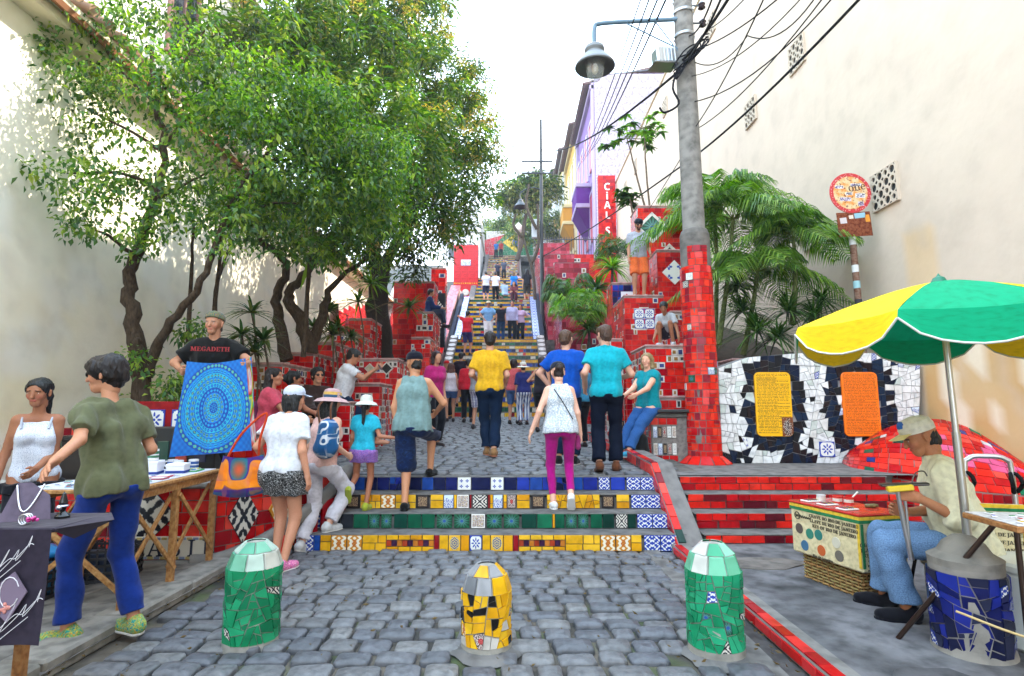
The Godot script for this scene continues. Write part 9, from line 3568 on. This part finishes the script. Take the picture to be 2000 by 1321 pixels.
	var sitting := {"hip": seat, "fl": V(-0.1, 0.05, -0.42), "fr": V(0.1, 0.05, -0.42), "kl": V(0, 1, -1), "kr": V(0, 1, -1), "hl": V(-0.1, 0.66, -0.36), "hr": V(0.1, 0.66, -0.36), "group": row, "cell": 0.017}
	var sat := func(label: String, p: Vector3, yaw: float, high: float, more: Dictionary) -> void: person(label, p, yaw, high, more.merged(sitting))
	sat.call("seated woman in a pink shirt with a plum backpack, long dark hair", V(-2.98, 0.68, -7.15), -82, 1.66, {"skin": tan_, "fem": true, "head": P(2, -4), "hair": "long", "hairc": lin(40, 28, 26), "wear": [{"k": "top", "c": lin(214, 84, 104), "sl": 0.7, "lo": 0.024}, {"k": "legs", "m": "denim", "c": lin(60, 70, 100)}]})
	soft_thing("backpack", "plum backpack worn by the seated woman in pink", "backpack", V(-3.2, 1.16, -7.12), [[V(0, 0.02, 0), V(0, 0.26, 0), 0.12, 0.1]], "cloth", lin(110, 44, 80))
	sat.call("curly haired toddler in a pink top beside the seated woman", V(-2.9, 0.9, -7.5), -70, 1.0, {"skin": pale, "fem": true, "hair": "bob", "hairc": lin(110, 70, 46), "wear": [{"k": "top", "c": lin(220, 90, 140)}, {"k": "legs", "c": lin(90, 110, 170)}]})
	sat.call("seated woman in a green patterned shirt with her hair in a bun", V(-2.98, 0.7, -7.8), -62, 1.64, {"skin": lin(170, 112, 84), "fem": true, "hair": "bun", "hairc": dark, "wear": [{"k": "top", "c": lin(64, 120, 74), "sl": 0.6}, {"k": "legs", "c": dark}]})
	sat.call("seated man in sunglasses and a dark jacket over a white shirt", V(-2.84, 0.72, -8.25), -150, 1.72, {"skin": tan_, "head": P(0, 10), "hairc": dark, "volume": 0.012, "wear": [{"k": "top", "c": lin(60, 46, 40), "sl": 1.9, "lo": 0.028, "collar": 0.04}, {"k": "legs", "c": dark}, {"k": "glasses"}]})
	sat.call("man in a white shirt and jeans sitting high on the tiles, looking at his phone", V(-2.6, 1.08, -9.0), -82, 1.74, {"skin": lin(186, 128, 98), "w": 1.1, "lean": 10, "hl": V(-0.06, 1.0, -0.42), "hr": V(0.06, 0.98, -0.42), "fl": V(-0.1, -0.15, -0.5), "fr": V(0.1, -0.15, -0.5), "head": P(-22, 0), "hairc": lin(40, 34, 32), "wear": [{"k": "top", "c": lin(222, 222, 226), "sl": 0.6, "lo": 0.026}, {"k": "legs", "m": "denim", "c": jeans}]})
	var ph := thing("phone", "dark phone held by the seated man in white", "phone", V(-2.1, 2.08, -8.98))
	part("case", box_mesh(V(0.012, 0.1, 0.15), 0.004, lin(40, 42, 50), Vector3.ZERO, V(0, 0, 30)), mats.gloss, ph)
	part("screen", box_mesh(V(0.003, 0.09, 0.13), 0.0, lin(120, 126, 136), V(-0.006, 0.003, 0), V(0, 0, 30)), mats.gloss, ph)
	build_crowd()


# [label, x on the photo, distance, floor, height, yaw, shirt, sleeve, lower kind, reach, lower colour or print, hair, hair colour, more]
func build_crowd() -> void:
	var ink_ := lin(28, 26, 30)
	var blue := lin(70, 100, 150)
	var floor_ := func(d: float) -> float: return hill_y(d - 0.02) if d > 17.6 else plaza_y(d)
	for q in [
		["woman with long brown hair in denim shorts at the foot of the lower stair", 880, 15.4, 1.62, 14, [214, 206, 212], 0.0, "legs", 0.5, blue, "long", [120, 70, 50], {"fem": true, "tress": 0.5}],
		["person in a navy jacket and red cap at the left end of the lower stair", 873, 16.6, 1.7, 160, [34, 40, 66], 1.9, "legs", 1.9, ink_, "short", [30, 26, 26], {"wear2": {"k": "cap", "c": lin(190, 40, 44)}}],
		["man in a black shirt stepping onto the lower stair", 899, 17.9, 1.72, -6, [34, 28, 34], 0.6, "legs", 0.95, lin(150, 140, 130), "short", [30, 26, 26], {}],
		["man in black trousers with a red jacket in front of the lower stair", 914, 15.2, 1.72, 6, [196, 34, 50], 1.9, "legs", 1.9, ink_, "short", [50, 40, 36], {}],
		["man in plaid shorts and a grey shirt holding a camera", 933, 13.2, 1.7, -16, [150, 146, 152], 0.6, "legs", 0.95, "plaid", "short", [60, 46, 40], {"hl": V(-0.1, 1.15, -0.3)}],
		["man in a salmon shirt and denim shorts on the cobbles", 1003, 14.6, 1.7, -10, [206, 92, 96], 0.6, "legs", 0.9, blue, "bob", [50, 30, 30], {}],
		["woman with a white flowered hat, navy blouse and striped trousers", 1023, 14.2, 1.58, 8, [40, 46, 100], 1.0, "legs", 1.9, "stripes", "short", [60, 50, 46], {"fem": true, "w": 1.15, "lean": 10, "wear2": {"k": "hat", "c": lin(226, 220, 206), "r": 0.2, "band": lin(150, 40, 50)}}],
		["woman in a black tank top half hidden by the man in royal blue", 1058, 12.4, 1.66, -20, [40, 36, 44], 0.0, "legs", 0.8, ink_, "bob", [70, 46, 40], {"fem": true, "hl": V(-0.3, 1.2, -0.25)}],
		["woman in magenta with sunglasses half hidden by the man in grey green", 848, 9.6, 1.62, -140, [180, 40, 110], 0.6, "legs", 1.9, ink_, "bob", [60, 30, 34], {"fem": true, "w": 0.95}],
		["boy in a blue top at the right of the man in turquoise's elbow", 1135, 9.4, 1.5, 20, [50, 120, 150], 0.6, "legs", 1.9, ink_, "short", [40, 30, 30], {}],
		["man in a red shirt and blue shorts high on the lower stair", 911, 21.3, 1.74, -16, [206, 34, 52], 0.6, "legs", 0.95, lin(60, 60, 120), "short", [40, 30, 30], {"hl": V(-0.2, 1.5, -0.2)}],
		["man in a light blue shirt and straw hat with hands on hips on the landing", 953, 23.6, 1.72, -172, [130, 176, 222], 0.8, "legs", 1.9, lin(216, 206, 206), "short", [200, 196, 190], {"w": 1.25, "hl": V(-0.2, 0.98, -0.08), "hr": V(0.2, 0.98, -0.08), "el": V(-1, 0, 0.2), "er": V(1, 0, 0.2), "wear2": {"k": "hat", "c": lin(214, 200, 170), "r": 0.2}}],
		["person in a black vest and jeans seen from behind on the landing", 978, 23.5, 1.64, 4, [26, 28, 36], 0.3, "legs", 1.9, lin(40, 70, 110), "short", [24, 22, 24], {}],
		["man in a lilac shirt and dark trousers on the landing", 1000, 23.6, 1.76, -176, [186, 184, 222], 1.9, "legs", 1.9, ink_, "short", [40, 30, 30], {}],
		["woman in a pale pink shirt leaning on the man in lilac on the landing", 1017, 23.7, 1.62, 168, [206, 176, 206], 1.5, "legs", 1.9, ink_, "long", [26, 22, 24], {"fem": true, "hl": V(-0.4, 1.2, 0.0)}],
		["person in a white shirt with a striped shoulder bag on the upper landing", 948, 29.4, 1.7, 10, [206, 206, 214], 0.6, "legs", 0.9, lin(40, 46, 80), "short", [60, 50, 46], {}],
		["man in a white shirt and black trousers on the upper landing", 967, 29.4, 1.66, -4, [222, 222, 230], 0.6, "legs", 1.9, ink_, "short", [40, 32, 30], {}],
		["person in pale blue sitting near the white shirted man on the upper landing", 984, 29.5, 1.2, 30, [170, 196, 220], 0.6, "legs", 0.9, lin(40, 130, 90), "short", [70, 50, 40], {}],
		["woman in a bright blue top and black shorts on the upper stair", 1004, 30.6, 1.66, 0, [30, 120, 200], 0.6, "legs", 0.5, ink_, "long", [150, 110, 70], {"fem": true}],
		["dark woman sitting on the middle stair's topmost steps", 1004, 28.3, 1.2, 178, [110, 50, 60], 0.6, "legs", 1.9, lin(80, 40, 50), "long", [60, 30, 26], {"fem": true}],
		["tall person in black with a dark backpack on the upper landing", 1030, 29.6, 1.86, 6, [34, 34, 40], 0.6, "legs", 1.0, lin(70, 70, 66), "long", [30, 24, 24], {}],
		["person in blue sitting on the red terrace left of the stair", 856, 18.0, 1.2, -80, [40, 60, 110], 1.9, "legs", 1.9, lin(50, 60, 80), "short", [40, 30, 30], {"at": V(-2.5, 3.95, -17.3)}],
		["far person in dark clothes, left of a pair on the far stair", 971, 45.0, 1.75, 5, [50, 50, 70], 0.6, "legs", 1.9, ink_, "short", [40, 30, 30], {}],
		["far person in grey, right of a pair on the far stair", 984, 45.5, 1.75, 170, [80, 84, 100], 0.6, "legs", 1.9, ink_, "short", [40, 30, 30], {}],
		["far person in white carrying a green bag on the far stair", 997, 41.0, 1.7, 4, [216, 216, 216], 0.6, "legs", 1.9, lin(60, 60, 60), "short", [50, 40, 36], {}],
		["far person in lilac at the right of the far stair", 1012, 40.5, 1.7, 0, [196, 170, 206], 0.6, "legs", 1.9, lin(90, 60, 90), "short", [50, 40, 36], {}],
		["far person in yellow sitting at the left foot of the far stair", 950, 40.6, 1.2, 170, [206, 170, 70], 0.6, "legs", 1.9, lin(60, 110, 110), "short", [50, 40, 36], {}],
		["far person in green sitting beside the one in yellow", 960, 40.7, 1.2, 175, [70, 130, 110], 0.6, "legs", 1.9, ink_, "short", [50, 40, 36], {}],
		["farthest person in blue near the mural", 968, 52.0, 1.7, 170, [60, 120, 190], 0.6, "legs", 1.9, ink_, "short", [50, 40, 36], {}],
		["farthest person in red near the mural", 978, 52.4, 1.7, 175, [190, 70, 70], 0.6, "legs", 1.9, ink_, "short", [50, 40, 36], {}]]:
		var d: float = q[2]
		var more: Dictionary = q[12]
		var p: Vector3 = V((q[1] - 1000.0) / 1100.0 * d * 0.995, floor_.call(d), -d)
		if more.has("at"):
			p = more.at
		var lower := {"k": q[7], "to": q[8], "lo": 0.02}
		if q[9] is String:
			lower.m = q[9]
		else:
			lower.c = q[9]
		var wear := [{"k": "top", "c": lin(q[5][0], q[5][1], q[5][2]), "sl": q[6], "lo": 0.024, "hem": -0.08}, lower, {"k": "shoes", "c": lin(50, 46, 46)}]
		if more.has("wear2"):
			wear.append(more.wear2)
		var c: Array = q[11]
		var o := {"cell": 0.024 if d < 20 else (0.03 if d < 35 else 0.04), "hair": q[10], "hairc": lin(c[0], c[1], c[2]), "skin": lin(196, 142, 112), "wear": wear, "fr": V(0.1, 0.085, -0.08)}
		if q[3] < 1.3:
			o.merge({"hip": V(0, -0.5, 0.1), "fl": V(-0.1, 0.085, -0.4), "fr": V(0.1, 0.085, -0.4), "kl": V(0, 1, -1), "kr": V(0, 1, -1)}, true)
			o.merge({"hl": V(-0.1, 0.62, -0.3), "hr": V(0.1, 0.62, -0.3)}, true)
			person(q[0], p, q[4], 1.7, o.merged(more))
		else:
			person(q[0], p, q[4], q[3], o.merged(more))
